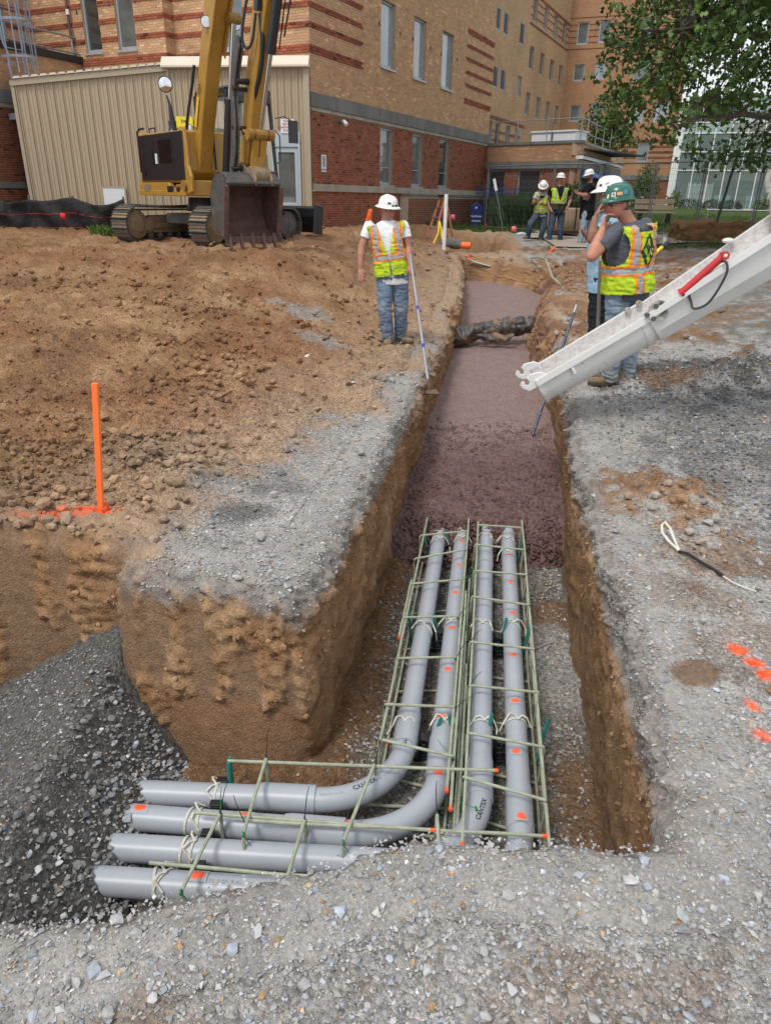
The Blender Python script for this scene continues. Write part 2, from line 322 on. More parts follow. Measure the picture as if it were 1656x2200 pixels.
    for cx, cy, rx, ry, a in ((1.56, 2.60, .055, .045, 1), (1.585, 2.52, .05, .05, 1), (1.60, 2.43, .05, .045, 1), (1.44, 2.22, .035, .05, .9), (1.40, 2.05, .04, .035, .8), (-1.61, 3.66, .13, .06, .95), (-1.76, 3.62, .15, .045, .6), (-1.95, 3.58, .16, .04, .35)):
        pt = np.maximum(pt, blob(x, y, cx, cy, rx*1.0, ry*1.0, .75*pn)*a)
    pt = pt*sst(-.75, -.3, n3+.35)
    c = mixc(c, np.array((.95, .13, .045)), pt)
    c = c*(1+.14*n3+.10*n2)[..., None]
    return np.clip(c, .01, 1), clayw, g
def relief(x, y, cw, g):
    p = np.stack([x, y, 0*x+.5], -1); b1 = fbm(p*1.2, 3); b2 = fbm(p*6+3, 4, .55); b3 = np.abs(fbm(p*22+7, 3, .6))
    lumps = np.maximum(0, fbm(p*3.1+40, 4, .6))
    far = sst(2.5, 6, y)
    b4 = np.maximum(0, fbm(p*11+21, 3, .6))*sst(2.9, 3.6, y); tr_ = np.abs(((x*.80+y*.60)*1.5) % 1-.5)*2; trk_ = sst(.25, .0, np.abs(((x*.6-y*.8)/2.4) % 1-.5)-.12)*sst(6, 8, y)*(x < -.5)
    z = cw*(.050*b1*far+.040*b2+.075*lumps*sst(3.0, 4.5, y)+.018*b3+.035*b4*(1-.8*trk_)+.030*trk_*sst(.35, .65, tr_)*far-.03*trk_)+(1-cw)*(.018*b1*far+.008*b2+.007*b3)
    # track marks / ruts on the mound
    rut = np.sin((x*.55+y*1.0)*9)*sst(.2, .8, noise(p*.5+3)+.4)
    z = z+.026*rut*cw*sst(5, 7, y)*sst(13.5, 10, y)*(x < -.8)
    # heaps of dark gravel on the right
    z = z+(.20+.10*b2)*np.exp(-(((x-3.7)/1.2)**2+((y-7.15)/.38)**2))+.10*np.exp(-(((x-4.6)/.7)**2+((y-8.3)/.3)**2))+.10*np.exp(-(((x-2.8)/.5)**2+((y-5.0)/.5)**2))+.08*np.exp(-(((x-1.9)/.25)**2+((y-4.2)/.3)**2))
    # clod berm behind the marker stake
    z = z+.10*np.exp(-(((x+2.2)/.8)**2+((y-4.3)/.35)**2))*cw+.07*np.exp(-(((x+1.7)/.22)**2+((y-4.65)/.16)**2))
    # rough mound edge in front of the excavator, mound by the ladder
    z = z+.22*np.exp(-(((x-.6)/.8)**2+((y-17.5)/1.6)**2))*(.8+.5*b2)+.13*np.exp(-(((x+2.2)/3.4)**2+((y-12.6)/.9)**2))
    return z*(1-g)+g*(.02*b2)
def zfull(x, y):
    c, cw, g = zone(x, y); return zg(x, y)+relief(x, y, cw, g)
# second, shallow pit behind the trench (by the stepladder)
def pit2(x, y): 
    p = np.stack([x, y, 0*x], -1); n = .25*fbm(p*1.5+2, 4)
    dx = np.maximum(-(x-(-.6)), x-(3.3+.0*y)); dy = np.maximum(20.3-y, y-24.3); return np.maximum(dx, dy)+n
print('ground')
NY, NX = 540, 390
yy = 1.3*np.exp(np.linspace(0, math.log((95+1)/1.3), NY))-1.0
ss = np.concatenate([np.linspace(-.86, .86, NX-40), ]); ss = np.sort(np.concatenate([ss, np.linspace(-2.2, -.87, 20), np.linspace(.87, 2.2, 20)]))
Yg, Sg = np.meshgrid(yy, ss, indexing='ij'); Xg = Sg*(Yg+1.7)
cg, cwg, gg = zone(Xg, Yg); Zg = zg(Xg, Yg)+relief(Xg, Yg, cwg, gg)
d2 = pit2(Xg, Yg); Zg = Zg-1.0*sst(.15, -.35, d2)*(Yg > 19.2); wallm = sst(.35, .0, d2)*(Yg > 19.2)
cg = cg*(1-wallm[..., None])+(TAN*.5+CLAY*.5)*(.9+.2*fbm(np.stack([Xg*4, Yg*4, Zg*4], -1), 3)[..., None])*wallm[..., None]
sd_, bt_ = sdf(Xg, Yg); sink = sst(.30, .12, sd_-bt_); Zg = Zg-(sink*1.25)
gmat = soil('ground_soil')
G = np.stack([Xg, Yg, Zg], -1)
o = grid_mesh('ground', G, gmat, cg, flip=True); tag(o, kind='structure')
# ---- trench walls: a ribbon round the outline, up the wall and over the rim
print('walls')
def wall_step(y): return .012+.005*max(y-1, 0)
Pn = resample(TR, wall_step); nP = len(Pn)
T = np.gradient(Pn[:, :2], axis=0); 
kk = 9; ker = np.hanning(2*kk+1); ker /= ker.sum()
nr = np.stack([T[:, 1], -T[:, 0]], -1); nr /= np.linalg.norm(nr, axis=1)[:, None]+1e-9
nr = np.stack([np.convolve(np.pad(nr[:, i], kk, mode='edge'), ker, 'valid') for i in (0, 1)], -1); nr /= np.linalg.norm(nr, axis=1)[:, None]
tst = Pn[:, :2]+nr*.05
if np.mean(sdf(tst[:, 0], tst[:, 1])[0] > 0) < .5: nr = -nr
nr[0], nr[-1] = nr[1], nr[-2]
NW, NT = 62, 22
arc = np.concatenate([[0], np.cumsum(np.hypot(*np.diff(Pn[:, :2], axis=0).T))])
tw = np.linspace(0, 1, NW); ut = np.linspace(0, 1, NT+1)[1:]**1.3*.36
rows = []; zone_t = []
code = Pn[:, 3]; bat = Pn[:, 2]
zf = ip(Pn[:, 1], [(0, -1.14), (5.2, -1.14), (6, -1.0), (12, -.9), (16, -.75), (19.5, -.55)])
edge = 0
W = np.zeros((nP, NW+NT, 3)); TT = np.zeros((nP, NW+NT))
rimx = Pn[:, 0]+nr[:, 0]*bat; rimy = Pn[:, 1]+nr[:, 1]*bat; zt = zfull(rimx, rimy)
for j, t in enumerate(tw):
    bb = bat*t**.9; rnd = .05*max(0, (t-.93)/.07)**2
    W[:, j, 0] = Pn[:, 0]+nr[:, 0]*(bb+rnd*.6); W[:, j, 1] = Pn[:, 1]+nr[:, 1]*(bb+rnd*.6); W[:, j, 2] = zf+(zt-.02-zf)*t-rnd*.3; TT[:, j] = t
for j, u in enumerate(ut):
    X = Pn[:, 0]+nr[:, 0]*(bat+.03+u); Y_ = Pn[:, 1]+nr[:, 1]*(bat+.03+u)
    W[:, NW+j, 0] = X; W[:, NW+j, 1] = Y_; W[:, NW+j, 2] = zfull(X, Y_)+.0015-.03*sst(.22, .36, u)-.02*sst(.04, 0, u); TT[:, NW+j] = 1+u
P3 = W.copy(); s_ = np.repeat(arc[:, None], NW+NT, 1); cd = np.repeat(code[:, None], NW+NT, 1); N3 = np.repeat(nr[:, None, :], NW+NT, 1)
isw = sst(1.12, .97, TT)
q = P3.copy(); f1 = fbm(q*2.2+3, 4, .55); f2 = fbm(q*9+11, 4, .6); f3 = fbm(q*34, 3, .6)
m1_ = np.abs(cd-1) < .5; m2_ = np.abs(cd-2) < .6; m3_ = np.abs(cd-3) < .6; m0_ = cd < .5
depth = (zt[:, None]-P3[..., 2]); 
# crumbly clods versus smooth bucket-cut strips
gro = noise(np.stack([s_*4.6+.15*depth, 0*s_, depth*.22], -1))+.035*f2+.42*noise(np.stack([s_*1.5+3, 0*s_, depth*1.6+5], -1))*.8; gs = sst(.02, -.07, gro)   # 1 on the smooth strip
slab = sst(.15, .05, np.hypot((P3[..., 0]+.72)/.42, (P3[..., 2]+.86)/.22)-.9+.25*f2)*m2_
gs = np.maximum(gs*m2_, slab)
D = np.zeros_like(f1)
f4 = fbm(q*19+5, 4, .65); crumb = np.maximum(0, f2)*.016+.026*f4+.014*f3+.014*f1
D += m2_*((1-gs)*(crumb+.006)+gs*(-.010+.003*f3+.004*f4))
st = fbm(np.stack([s_*1.3, 0*s_+3, P3[..., 2]*7+s_*.8], -1), 3)
low = sst(.18, .38, depth+.10*f1)
D += m0_*(.03*f1+(1-low)*(.055*np.maximum(0, f2)+.020*f3)+low*(.010*st+.007*f3+.010*f2))
D += m1_*(.03*f1+.02*f2+.01*f3)
D += m3_*(.06*f1+.05*np.maximum(0, f2)+.015*f3)
D *= isw
# D positive = bulge out of the soil, into the trench
W[..., 0] -= N3[..., 0]*D; W[..., 1] -= N3[..., 1]*D
W[..., 2] += (1-isw)*.006*f3
# colour
ct, _, _ = zone(W[..., 0], W[..., 1])
cl = CLAY*1.12+0*W; 
def mx3(a, b, w): return a*(1-w[..., None])+b*w[..., None]
cl = mx3(cl, TAN*1.08, sst(-.1, .8, f1+.5*f2)*.75); cl = mx3(cl, BROWN*.9, sst(.0, .8, st-.3*f2)*.6*m0_)
cl = mx3(cl, np.array((.225, .145, .090)), gs*.85); cl = mx3(cl, np.array((.30, .165, .090)), slab*.75)
right = m0_ & (W[..., 0] > -.3+.167*(W[..., 1]-2.8)+.5)
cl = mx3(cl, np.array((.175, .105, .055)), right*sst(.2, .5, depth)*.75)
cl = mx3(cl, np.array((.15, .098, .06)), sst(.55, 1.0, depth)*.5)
gw = np.where(right, sst(.30, .16, depth+.14*f1+.05*f2), sst(.20, .06, depth+.10*f1+.06*f2))*np.where(m2_, sst(-1.6, -.9, W[..., 0]), 1)
gw = gw*np.where(m3_, .3, 1)*np.where((W[..., 1] > 6.5) & ~right, .35, 1)
gw = np.maximum(gw, m1_*1.0)
cl = mx3(cl, GREY*.85*(1+.15*f2[..., None]), gw*.9)
drip = m3_*sst(-.1, .4, fbm(np.stack([s_*2.2, 0*s_, P3[..., 2]*.7], -1)+20, 3))*(W[..., 0] > 1.9)
cl = mx3(cl, np.array((.13, .068, .062)), drip*.7)
cl = cl*(1+.16*f3+.10*f2)[..., None]
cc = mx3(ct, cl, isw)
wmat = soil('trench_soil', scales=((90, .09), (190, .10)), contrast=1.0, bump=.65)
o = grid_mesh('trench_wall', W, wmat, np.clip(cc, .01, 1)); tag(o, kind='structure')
# ---- trench floor
print('floor')
fx = np.linspace(-3.2, 1.9, 240); fy = np.linspace(1.0, 5.5, 205); Yf, Xf = np.meshgrid(fy, fx, indexing='ij')
pf = np.stack([Xf, Yf, 0*Xf], -1); a1 = fbm(pf*1.6+30, 4); a2 = fbm(pf*7+2, 4); a3 = fbm(pf*30, 3)
xl = -.30+.155*(Yf-2.8)
FL0 = -1.07
def floorz(x, y):
    p = np.stack([x, y, 0*x], -1); return FL0+.02*fbm(p*1.6+30, 4)+.02*np.maximum(0, fbm(p*7+2, 4))+.10*np.exp(-(((x+.55)/.5)**2+((y-2.72)/.12)**2))+.05*np.exp(-(((x-(xlf(y)+.08))/.1)**2))*(y > 2.6)
def xlf(y): return -.30+.155*(y-2.8)
Zf = floorz(Xf, Yf)+.006*a3
gravw = sst(.10, .32, Xf-xl+.12*a1)*sst(5.3, 4.9, Yf+.2*a1)
gravw = np.maximum(gravw, sst(2.62, 2.45, Yf+.1*a1)); dirtR = blob(Xf, Yf, 1.25, 4.35, .28, .25, .3*a1)+blob(Xf, Yf, 1.05, 2.6, .22, .4, .3*a1)
gravw = gravw*(1-np.clip(dirtR, 0, 1)*.85)
cf = mx3(np.array((.17, .098, .052))+0*pf, np.array((.15, .135, .118)), gravw); cf = mx3(cf, GREY*.95, blob(Xf, Yf, 1.1, 3.7, .22, .55, .4*a1+.3*a2)*.9)
cf = cf*(1+.2*a3+.12*a2)[..., None]
o = grid_mesh('trench_floor', np.stack([Xf, Yf, Zf], -1), gmat, np.clip(cf, .01, 1), flip=True); tag(o, kind='structure')
# ---- red-brown flowable fill
print('fill')
def fillz(x, y):
    z = ip(y, [(4.75, -1.3), (4.95, -1.15), (5.05, -1.02), (5.2, -.90), (5.42, -.83), (6, -.77), (7, -.69), (9, -.65), (12, -.62), (16, -.42), (19.6, -.28)])
    p = np.stack([x, y, 0*x], -1); return z+.02*noise(p*1.3)
fy = 4.72*np.exp(np.linspace(0, math.log(19.6/4.72), 420)); fu = np.linspace(0, 1, 110); 
rxl = ip(fy, [(4.5, -.15), (4.8, -.12), (6.3, .12), (9.15, .55), (12, .95), (13.3, 1.2), (16, 1.45), (19.6, 1.9)]); rxr = ip(fy, [(4.5, 1.5), (6.2, 1.78), (7.4, 1.95), (11, 2.3), (12.6, 2.6), (15.2, 3.2), (17, 3.7), (19.6, 3.4)])
Yc = np.repeat(fy[:, None], 110, 1); Xc = rxl[:, None]*(1-fu)+rxr[:, None]*fu
pc = np.stack([Xc, Yc, 0*Xc], -1); lump = np.abs(fbm(pc*17, 3, .65)); wet = sst(7.6, 6.4, Yc+.25*fbm(pc*2, 3)); b2 = fbm(pc*6, 3)
toe = .10*np.abs(2*((Xc-.62)/1.5))**2*sst(5.6, 4.9, Yc)
Yc2 = Yc-.10*fbm(pc*2.5+4, 3)*sst(5.6, 5.0, Yc)+.25*np.exp(-((Xc-.55)/.25)**2)*sst(5.5, 4.9, Yc)
Zc = fillz(Xc, Yc)-toe+(.012+.036*wet)*(.5-lump)+.012*b2+.012*fbm(np.stack([Xc*1.5, Yc*9, 0*Xc], -1), 3)*(1-wet)
FC = np.array((.275, .185, .168)); FW = np.array((.150, .082, .074))
cfill = mx3(FC+0*pc, FW, wet*.85)*(1+.10*b2-.25*(lump-.3))[..., None]
fmat = soil('fill_mix', rough=.55, scales=((48, .14), (110, .12)), bump=.9, bd=.012, spec=.5)
o = grid_mesh('flowable_fill', np.stack([Xc, Yc2, Zc], -1), fmat, np.clip(cfill, .01, 1), flip=True)
tag(o, kind='stuff', label='red brown wet flowable fill poured along the trench bottom', cat='concrete')
n = 9500; y = rng.uniform(5.02, 8.0, n); fr__ = rng.random(n); xl_, xr_ = ip(y, [(4.8, -.02), (6.3, .2), (8, .5)]), ip(y, [(4.8, 1.42), (6.2, 1.66), (8, 1.9)]); x = xl_+(xr_-xl_)*fr__; keep = (rng.random(n) < sst(8.0, 6.8, y)) & (sdf(x, y)[0] < -.015); x, y = x[keep], y[keep]; n = len(x)
LUMPS = (x, y, n)
# ---- gravel pile in the left arm
def pilez(x, y): return -.50-1.32*np.maximum(0, x+1.37)-.06*(3.1-y)-.62*np.maximum(0, -1.46-x)*sst(1.3, 2.6, y)+.045*fbm(np.stack([x*3, y*3, 0*x], -1), 3)
fx = np.linspace(-4.0, -.7, 150); fy = np.linspace(1.1, 3.42, 110); Yp, Xp = np.meshgrid(fy, fx, indexing='ij'); pp = np.stack([Xp, Yp, 0*Xp], -1)
Zp = pilez(Xp, Yp)+.012*fbm(pp*14, 4); 
o = grid_mesh('gravel_pile', np.stack([Xp, Yp, Zp], -1), gmat, np.clip(np.array((.120, .115, .108))*(1+.3*fbm(pp*20, 3)[..., None]), .01, 1), flip=True)
tag(o, kind='stuff', label='dark grey crushed stone heap burying the conduit ends at left', cat='gravel heap')
# ---- loose stones, joined per surface
print('stones')
smat = mat('stone', attr=True, rough=.85, var=.22, vs=40, bump=.25, bs=200, bd=.004, gen='Pos', spec=.3)
ico_v = np.array([(0, 0, -1), (.72, -.53, -.45), (-.28, -.85, -.45), (-.89, 0, -.45), (-.28, .85, -.45), (.72, .53, -.45), (.28, -.85, .45), (-.72, -.53, .45), (-.72, .53, .45), (.28, .85, .45), (.89, 0, .45), (0, 0, 1)])
ico_f = np.array([(0, 1, 2), (1, 0, 5), (0, 2, 3), (0, 3, 4), (0, 4, 5), (1, 5, 10), (2, 1, 6), (3, 2, 7), (4, 3, 8), (5, 4, 9), (1, 10, 6), (2, 6, 7), (3, 7, 8), (4, 8, 9), (5, 9, 10), (6, 10, 11), (7, 6, 11), (8, 7, 11), (9, 8, 11), (10, 9, 11)])
oct_v = np.array([(1, 0, 0), (-1, 0, 0), (0, 1, 0), (0, -1, 0), (0, 0, 1), (0, 0, -1.)]); oct_f = np.array([(0, 2, 4), (2, 1, 4), (1, 3, 4), (3, 0, 4), (2, 0, 5), (1, 2, 5), (3, 1, 5), (0, 3, 5)])
def rocks(name, P, size, col, big=False, squash=.62, jit=.30, label=None, cat=None, mt=None, rnd=False):
    n = len(P); bv, bf = (ico_v, ico_f) if big else (oct_v, oct_f); m = len(bv)
    v = bv[None]+rng.normal(size=(n, m, 3))*jit*(.6 if big else .8)
    if rnd: v = v/np.linalg.norm(v, axis=2, keepdims=True)*(1+.08*rng.normal(size=(n, m, 1)))
    v *= (rng.uniform(.55, 1.0, (n, 1, 3)))*np.array([1, 1, squash])
    a = rng.uniform(0, 2*np.pi, n); ca, sa = np.cos(a), np.sin(a); b = rng.normal(size=n)*.35; cb, sb = np.cos(b), np.sin(b)
    x, y, z = v[..., 0], v[..., 1], v[..., 2]; y, z = y*cb[:, None]-z*sb[:, None], y*sb[:, None]+z*cb[:, None]
    x, y = x*ca[:, None]-y*sa[:, None], x*sa[:, None]+y*ca[:, None]
    v = np.stack([x, y, z], -1)*size[:, None, None]*.5+P[:, None, :]; v[..., 2] += size[:, None]*.16
    f = (bf[None]+(np.arange(n)*m)[:, None, None]).reshape(-1, 3)
    o = arr_mesh(name, v.reshape(-1, 3), f, mt or smat, np.repeat(col, m, 0), smooth=False); tag(o, kind='stuff', label=label, cat=cat); return o
def rcol(n, base=(.36, .35, .34), sp=.28, tanf=.06, tan=(.37, .25, .14), bluef=.25):
    c = np.array(base)[None]*np.exp(rng.normal(size=(n, 1))*sp); k = rng.random(n) < bluef; c[k] *= np.array((.92, 1.0, 1.13))
    k = rng.random(n) < tanf; c[k] = np.array(tan)*np.exp(rng.normal(size=(k.sum(), 1))*.25); return np.clip(c, .03, .75)
def pick(n, x0, x1, y0, y1, dens, persp=True):
    u = rng.random(n); 
    if persp: y = 1/(1/y0+(1/y1-1/y0)*u)
    else: y = y0+(y1-y0)*u
    x = rng.uniform(x0, x1, n)*(1 if not persp else 1); return x, y
x, y, n = LUMPS; toe_ = .10*np.abs(2*((x-.62)/1.5))**2*sst(5.6, 4.9, y)
rocks('fill_lumps', np.stack([x, y-.03, fillz(x, y)-toe_-.004], -1), .022+.028*rng.random(n)**1.4, np.clip((np.array((.150, .081, .073))*(1-sst(6.2, 7.8, y))[:, None]+np.array((.225, .142, .130))*sst(6.2, 7.8, y)[:, None])*np.exp(rng.normal(size=(n, 1))*.13), .02, .5), big=True, jit=.20, squash=.8, rnd=True, mt=fmat, label='wet nodular lumps on the freshly poured front of the fill', cat='concrete')
# near ground and right-hand field
n = 98000; y = .62*np.exp(rng.random(n)*math.log(9.5/.62)); x = rng.uniform(-.80, .80, n)*(y+1.2)
sdv, bt = sdf(x, y); c, cw, g = zone(x, y); keep = (sdv > bt+.015) & (rng.random(n) < np.where(cw > .5, .22, .85)) & (g < .3)
x, y, c, cw = x[keep], y[keep], c[keep], cw[keep]; n = len(x)
sz = .0055+.013*rng.random(n)**2.2+.0017*y; sz *= np.where(cw > .5, .9, 1); sz = np.where(rng.random(n) < .03, sz*1.8, sz)
lum = c.mean(1); col = rcol(n, (.345, .338, .325), .20, .04)*(np.clip(lum/.26, .45, 1.10))[:, None]
col = np.where((cw > .5)[:, None] & (rng.random(n) < .6)[:, None], c*1.1, col); org = (c[:, 0] > .5) & (c[:, 2] < .15); col[org] = c[org]*1.05
rocks('loose_gravel', np.stack([x, y, zfull(x, y)], -1), sz, col, label='loose grey crushed stone strewn over the ground round the trench', cat='gravel')
n = 5200; x = rng.normal(3.6, 1.25, n); y = rng.normal(7.0, .62, n); k = (x > 1.95) & (x < 7); x, y = x[k], y[k]; x2 = rng.normal(2.7, .45, 2200); y2 = rng.normal(5.0, .7, 2200); k = (x2 > 1.75); x, y = np.concatenate([x, x2[k]]), np.concatenate([y, y2[k]]); sdv, bt = sdf(x, y); k = sdv > bt+.1; x, y = x[k], y[k]; n = len(x)
rocks('blue_stone', np.stack([x, y, zfull(x, y)], -1), .018+.030*rng.random(n)**1.5, rcol(n, (.19, .19, .19), .38, .02), label='dark coarse crushed stone dumped on the right bank behind the chute', cat='gravel')
# larger stones in the foreground and right
n = 1500; y = .62*np.exp(rng.random(n)*math.log(8/.62)); x = rng.uniform(-.75, .8, n)*(y+1.1); sdv, bt = sdf(x, y); c, cw, g = zone(x, y)
keep = (sdv > bt+.04) & (cw < .6); x, y = x[keep], y[keep]; n = len(x); sz = .022+.026*rng.random(n)**2
rocks('coarse_stones', np.stack([x, y, zfull(x, y)], -1), sz, rcol(n, (.36, .36, .355), .18, .06), big=True, jit=.28, label='scattered larger pale stones and clay lumps on the gravel', cat='stones')
# clods on the left mound
cx_, cy_ = [], []
for a, b, rx, ry, k in ((-2.05, 7.8, .5, .5, 120), (-1.75, 6.1, .3, .35, 110), (-1.6, 7.0, .25, .9, 90), (-1.2, 5.2, .3, .5, 60), (-4.5, 10.5, .9, .4, 120), (-2.4, 9.3, .9, .25, 120), (-.2, 10.5, .4, 1.2, 90), (-1.9, 4.75, .3, .25, 110), (-1.55, 4.5, .35, .25, 130), (-2.2, 4.1, .5, .35, 330), (-1.3, 4.2, .1, .08, 14), (-1.75, 3.75, .25, .12, 60), (-2.6, 4.6, .5, .6, 200), (-.8, 7.2, 1.4, 2.2, 260), (-3.0, 9.5, 3, 2.5, 520), (.3, 16.6, .9, 1.2, 120), (-1.7, 3.42, .45, .06, 70), (3.8, 15.5, 1.6, 2.5, 260), (2.2, 9.9, .35, 1.0, 90), (1.86, 4.15, .2, .25, 60), (1.83, 3.65, .12, .12, 14)):
    cx_.append(rng.normal(a, rx, k)); cy_.append(rng.normal(b, ry, k))
x = np.concatenate(cx_); y = np.concatenate(cy_); sdv, bt = sdf(x, y); keep = (sdv > bt+.03) & (y > 2.6) & (pit2(x, y) > .3); x, y = x[keep], y[keep]; n = len(x)
sz = (.022+.060*rng.random(n)**2.4)*(1+.06*y); c, cw, g = zone(x, y); col = np.clip(c*rng.uniform(.85, 1.2, (n, 1)), .02, .6)
rocks('clay_clods', np.stack([x, y, zfull(x, y)+sz*.12], -1), sz, col, big=True, jit=.22, squash=.75, label='crumbly orange brown clay clods on the dug mound', cat='clods')
n = 20000; y = 3.3*np.exp(rng.random(n)*math.log(14/3.3)); x = rng.uniform(-.85, .15, n)*(y+1.2); sdv, bt = sdf(x, y); c, cw, g = zone(x, y); cl_ = fbm(np.stack([x*1.1, y*1.1, 0*x], -1)+60, 3); keep = (sdv > bt+.02) & (cw > .6) & (rng.random(n) < .25+.9*np.clip(cl_+.25, 0, 1)); x, y, c = x[keep], y[keep], c[keep]; n = len(x)
rocks('clay_crumble', np.stack([x, y, zfull(x, y)], -1), (.008+.022*rng.random(n)**2)*(.8+.11*y), np.clip(c*rng.uniform(.75, 1.35, (n, 1)), .02, .6), jit=.25, squash=.8, label='fine crumbled clay over the excavated mound', cat='crumble')
# crumbs stuck on the grooved face
n = 2600; i = rng.integers(0, nP, n); j = rng.integers(6, NW-2, n); k = (code[i] > 1.4) & (code[i] < 2.6) & (gs[i, j] < .4) & (Pn[i, 1] < 4); i, j = i[k], j[k]
rocks('clay_crumbs', W[i, j]+np.stack([-N3[i, j, 0]*.004, -N3[i, j, 1]*.004, 0*N3[i, j, 0]], -1), .012+.04*rng.random(len(i))**2.4, np.clip(cc[i, j]*rng.uniform(.9, 1.2, (len(i), 1)), .02, .6), big=True, jit=.2, squash=.85, label='clay crumbs clinging to the cut bank face', cat='clods')
n = 16000; i = rng.integers(0, nP, n); j = rng.integers(NW-9, NW+NT-3, n); k = (np.minimum(isw[i, j]*0+gw[i, j]+(TT[i, j] > 1)*np.where(W[i, j, 0] < -1.2, 0, 1), 1) > .6) & (W[i, j, 1] < 9) & ((j > NW+1) | ~m1_[i, j]) & (zone(W[i, j, 0], W[i, j, 1])[1] < .7); i, j = i[k], j[k]; n = len(i)
rocks('rim_gravel', W[i, j]+np.array((0, 0, .001)), .007+.016*rng.random(n)**2+.0012*W[i, j, 1], rcol(n, (.335, .325, .31), .22, .05), label='grey gravel crumbling over the rims of the trench', cat='gravel')
n = 5200; i = rng.integers(0, nP, n); j = rng.integers(8, NW-3, n); k = (m0_[i, j] | m3_[i, j]) & (depth[i, j] < .45+.2*rng.random(n)) & (Pn[i, 1] < 13) & (Pn[i, 1] > 1.6); i, j = i[k], j[k]
rocks('wall_crumbs', W[i, j]-np.concatenate([N3[i, j]*.004, np.zeros((len(i), 1))], 1), .010+.03*rng.random(len(i))**2.2+.001*Pn[i, 1], np.clip(cc[i, j]*rng.uniform(.85, 1.3, (len(i), 1)), .02, .6), big=False, jit=.22, squash=.8, label='soil crumbs and pebbles bedded in the trench walls', cat='clods')
# trench floor stones
n = 20000; y = rng.uniform(1.5, 5.1, n); x = rng.uniform(-1.1, 1.4, n); sdv, bt = sdf(x, y); p = np.stack([x, y, 0*x], -1); a1 = fbm(p*1.6+30, 4)
gw_ = np.maximum(sst(.10, .32, x-xlf(y)+.12*a1), sst(2.62, 2.45, y+.1*a1))*(1-.8*np.clip(blob(x, y, 1.25, 4.35, .28, .25, .3*a1)+blob(x, y, 1.05, 2.6, .22, .4, .3*a1), 0, 1))
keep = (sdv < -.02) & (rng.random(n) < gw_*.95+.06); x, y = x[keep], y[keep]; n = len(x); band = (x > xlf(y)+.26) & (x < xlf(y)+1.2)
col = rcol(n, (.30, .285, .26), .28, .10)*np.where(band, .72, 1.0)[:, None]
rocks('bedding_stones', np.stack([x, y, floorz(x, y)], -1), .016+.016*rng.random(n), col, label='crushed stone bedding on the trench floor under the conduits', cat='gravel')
# pile stones
n = 17000; y = rng.uniform(1.15, 3.35, n); x = rng.uniform(-2.6, -.80, n)+.0*y; z = pilez(x, y); sdv, bt = sdf(x, y); foot = sst(-1.50, -.95, x); keep = (sdv < -.005) & (z > FL0-.02) & (rng.random(n) < .35+.65*foot); x, y, z, foot = x[keep], y[keep], z[keep], foot[keep]; n = len(x)
sz = .010+.012*rng.random(n)+.022*foot*rng.random(n)**1.3
rocks('heap_stones', np.stack([x, y, z+.003], -1), sz, rcol(n, (.225, .22, .215), .40, .01, bluef=.1)*(1+.25*foot[:, None]), label='angular dark grey stones rolled down the face of the heap', cat='gravel')
n = 900; y = rng.uniform(1.3, 3.2, n); x = -1.45+rng.random(n)**.6*.62; keep = (sdf(x, y)[0] < -.03) & (pilez(x, y) > FL0); x, y = x[keep], y[keep]; n = len(x)
rocks('heap_cobbles', np.stack([x, y, pilez(x, y)+.006], -1), .026+.022*rng.random(n), rcol(n, (.23, .23, .225), .4, .0, bluef=.1), big=True, jit=.28, label='coarser blue grey stones at the foot of the heap', cat='stones')
# sidewalk and plaza slabs
def slab_sheet(name, poly, nx, ny, m, lift=.03):
    a, b, c, d = [V(*p) for p in poly]; mb = MB(); g_ = np.zeros((ny, nx, 3))
    for j in range(ny):
        for i in range(nx):
            u, v = i/(nx-1), j/(ny-1); p = (a*(1-u)+b*u)*(1-v)+(d*(1-u)+c*u)*v; g_[j, i, :2] = p
    g_[..., 2] = zg(g_[..., 0], g_[..., 1])+lift; return tag(grid_mesh(name, g_, m, smooth=True, flip=True), kind='structure')
pave = mat('pavement', (.36, .31, .25), .9, var=.12, vs=3, bump=.3, bs=80, gen='Pos')
slab_sheet('sidewalk', ((4.6, 21.0), (16, 20.3), (16, 21.9), (4.6, 23.2)), 60, 12, pave, .045)
slab_sheet('pavement', ((4.2, 23.0), (7.3, 22.8), (7.6, 28.9), (4.7, 25.8)), 24, 24, pave, .05)
water = mat('muddy_water', (.25, .13, .05), .08, var=0, spec=.6)
mb = MB(); mb.lathe([(0.0001, .004), (.085, .004), (.10, 0)], (.02, 4.62, FL0+.03), n=20, sx=.75, sy=1.4); tag(mb.build('puddle', water), kind='structure')
# ================= CONDUITS AND CAGES =================
print('pipes')
PZ = -.90; PR = .057
pvc = mat('grey_pvc', (.37, .395, .435), .38, var=.05, vs=5, dirt=(.30, .19, .10), damt=.18, ds=9, spec=.5)
pvcm = {}
ink = mat('print_ink', (.05, .055, .065), .6, var=0)
inkf = mat('faint_print', (.22, .24, .28), .6, var=0)
orange = mat('orange_paint', (.90, .12, .035), .6, var=.1, vs=30)
paintm = mat('paint_patch', attr=True, rough=.45, var=.05)
frp = mat('fibreglass_bar', (.34, .37, .27), .6, var=.25, vs=20, dirt=(.30, .21, .12), damt=.3, ds=14)
tealm = mat('teal_rod', (.02, .20, .17), .5, var=.1)
blackp = mat('black_plastic', (.012, .012, .013), .5, var=.1)
webm = mat('white_webbing', (.60, .58, .50), .8, var=.12, vs=30, bump=.4, bs=200)
greent = mat('green_tie', (.01, .22, .06), .5, var=0)
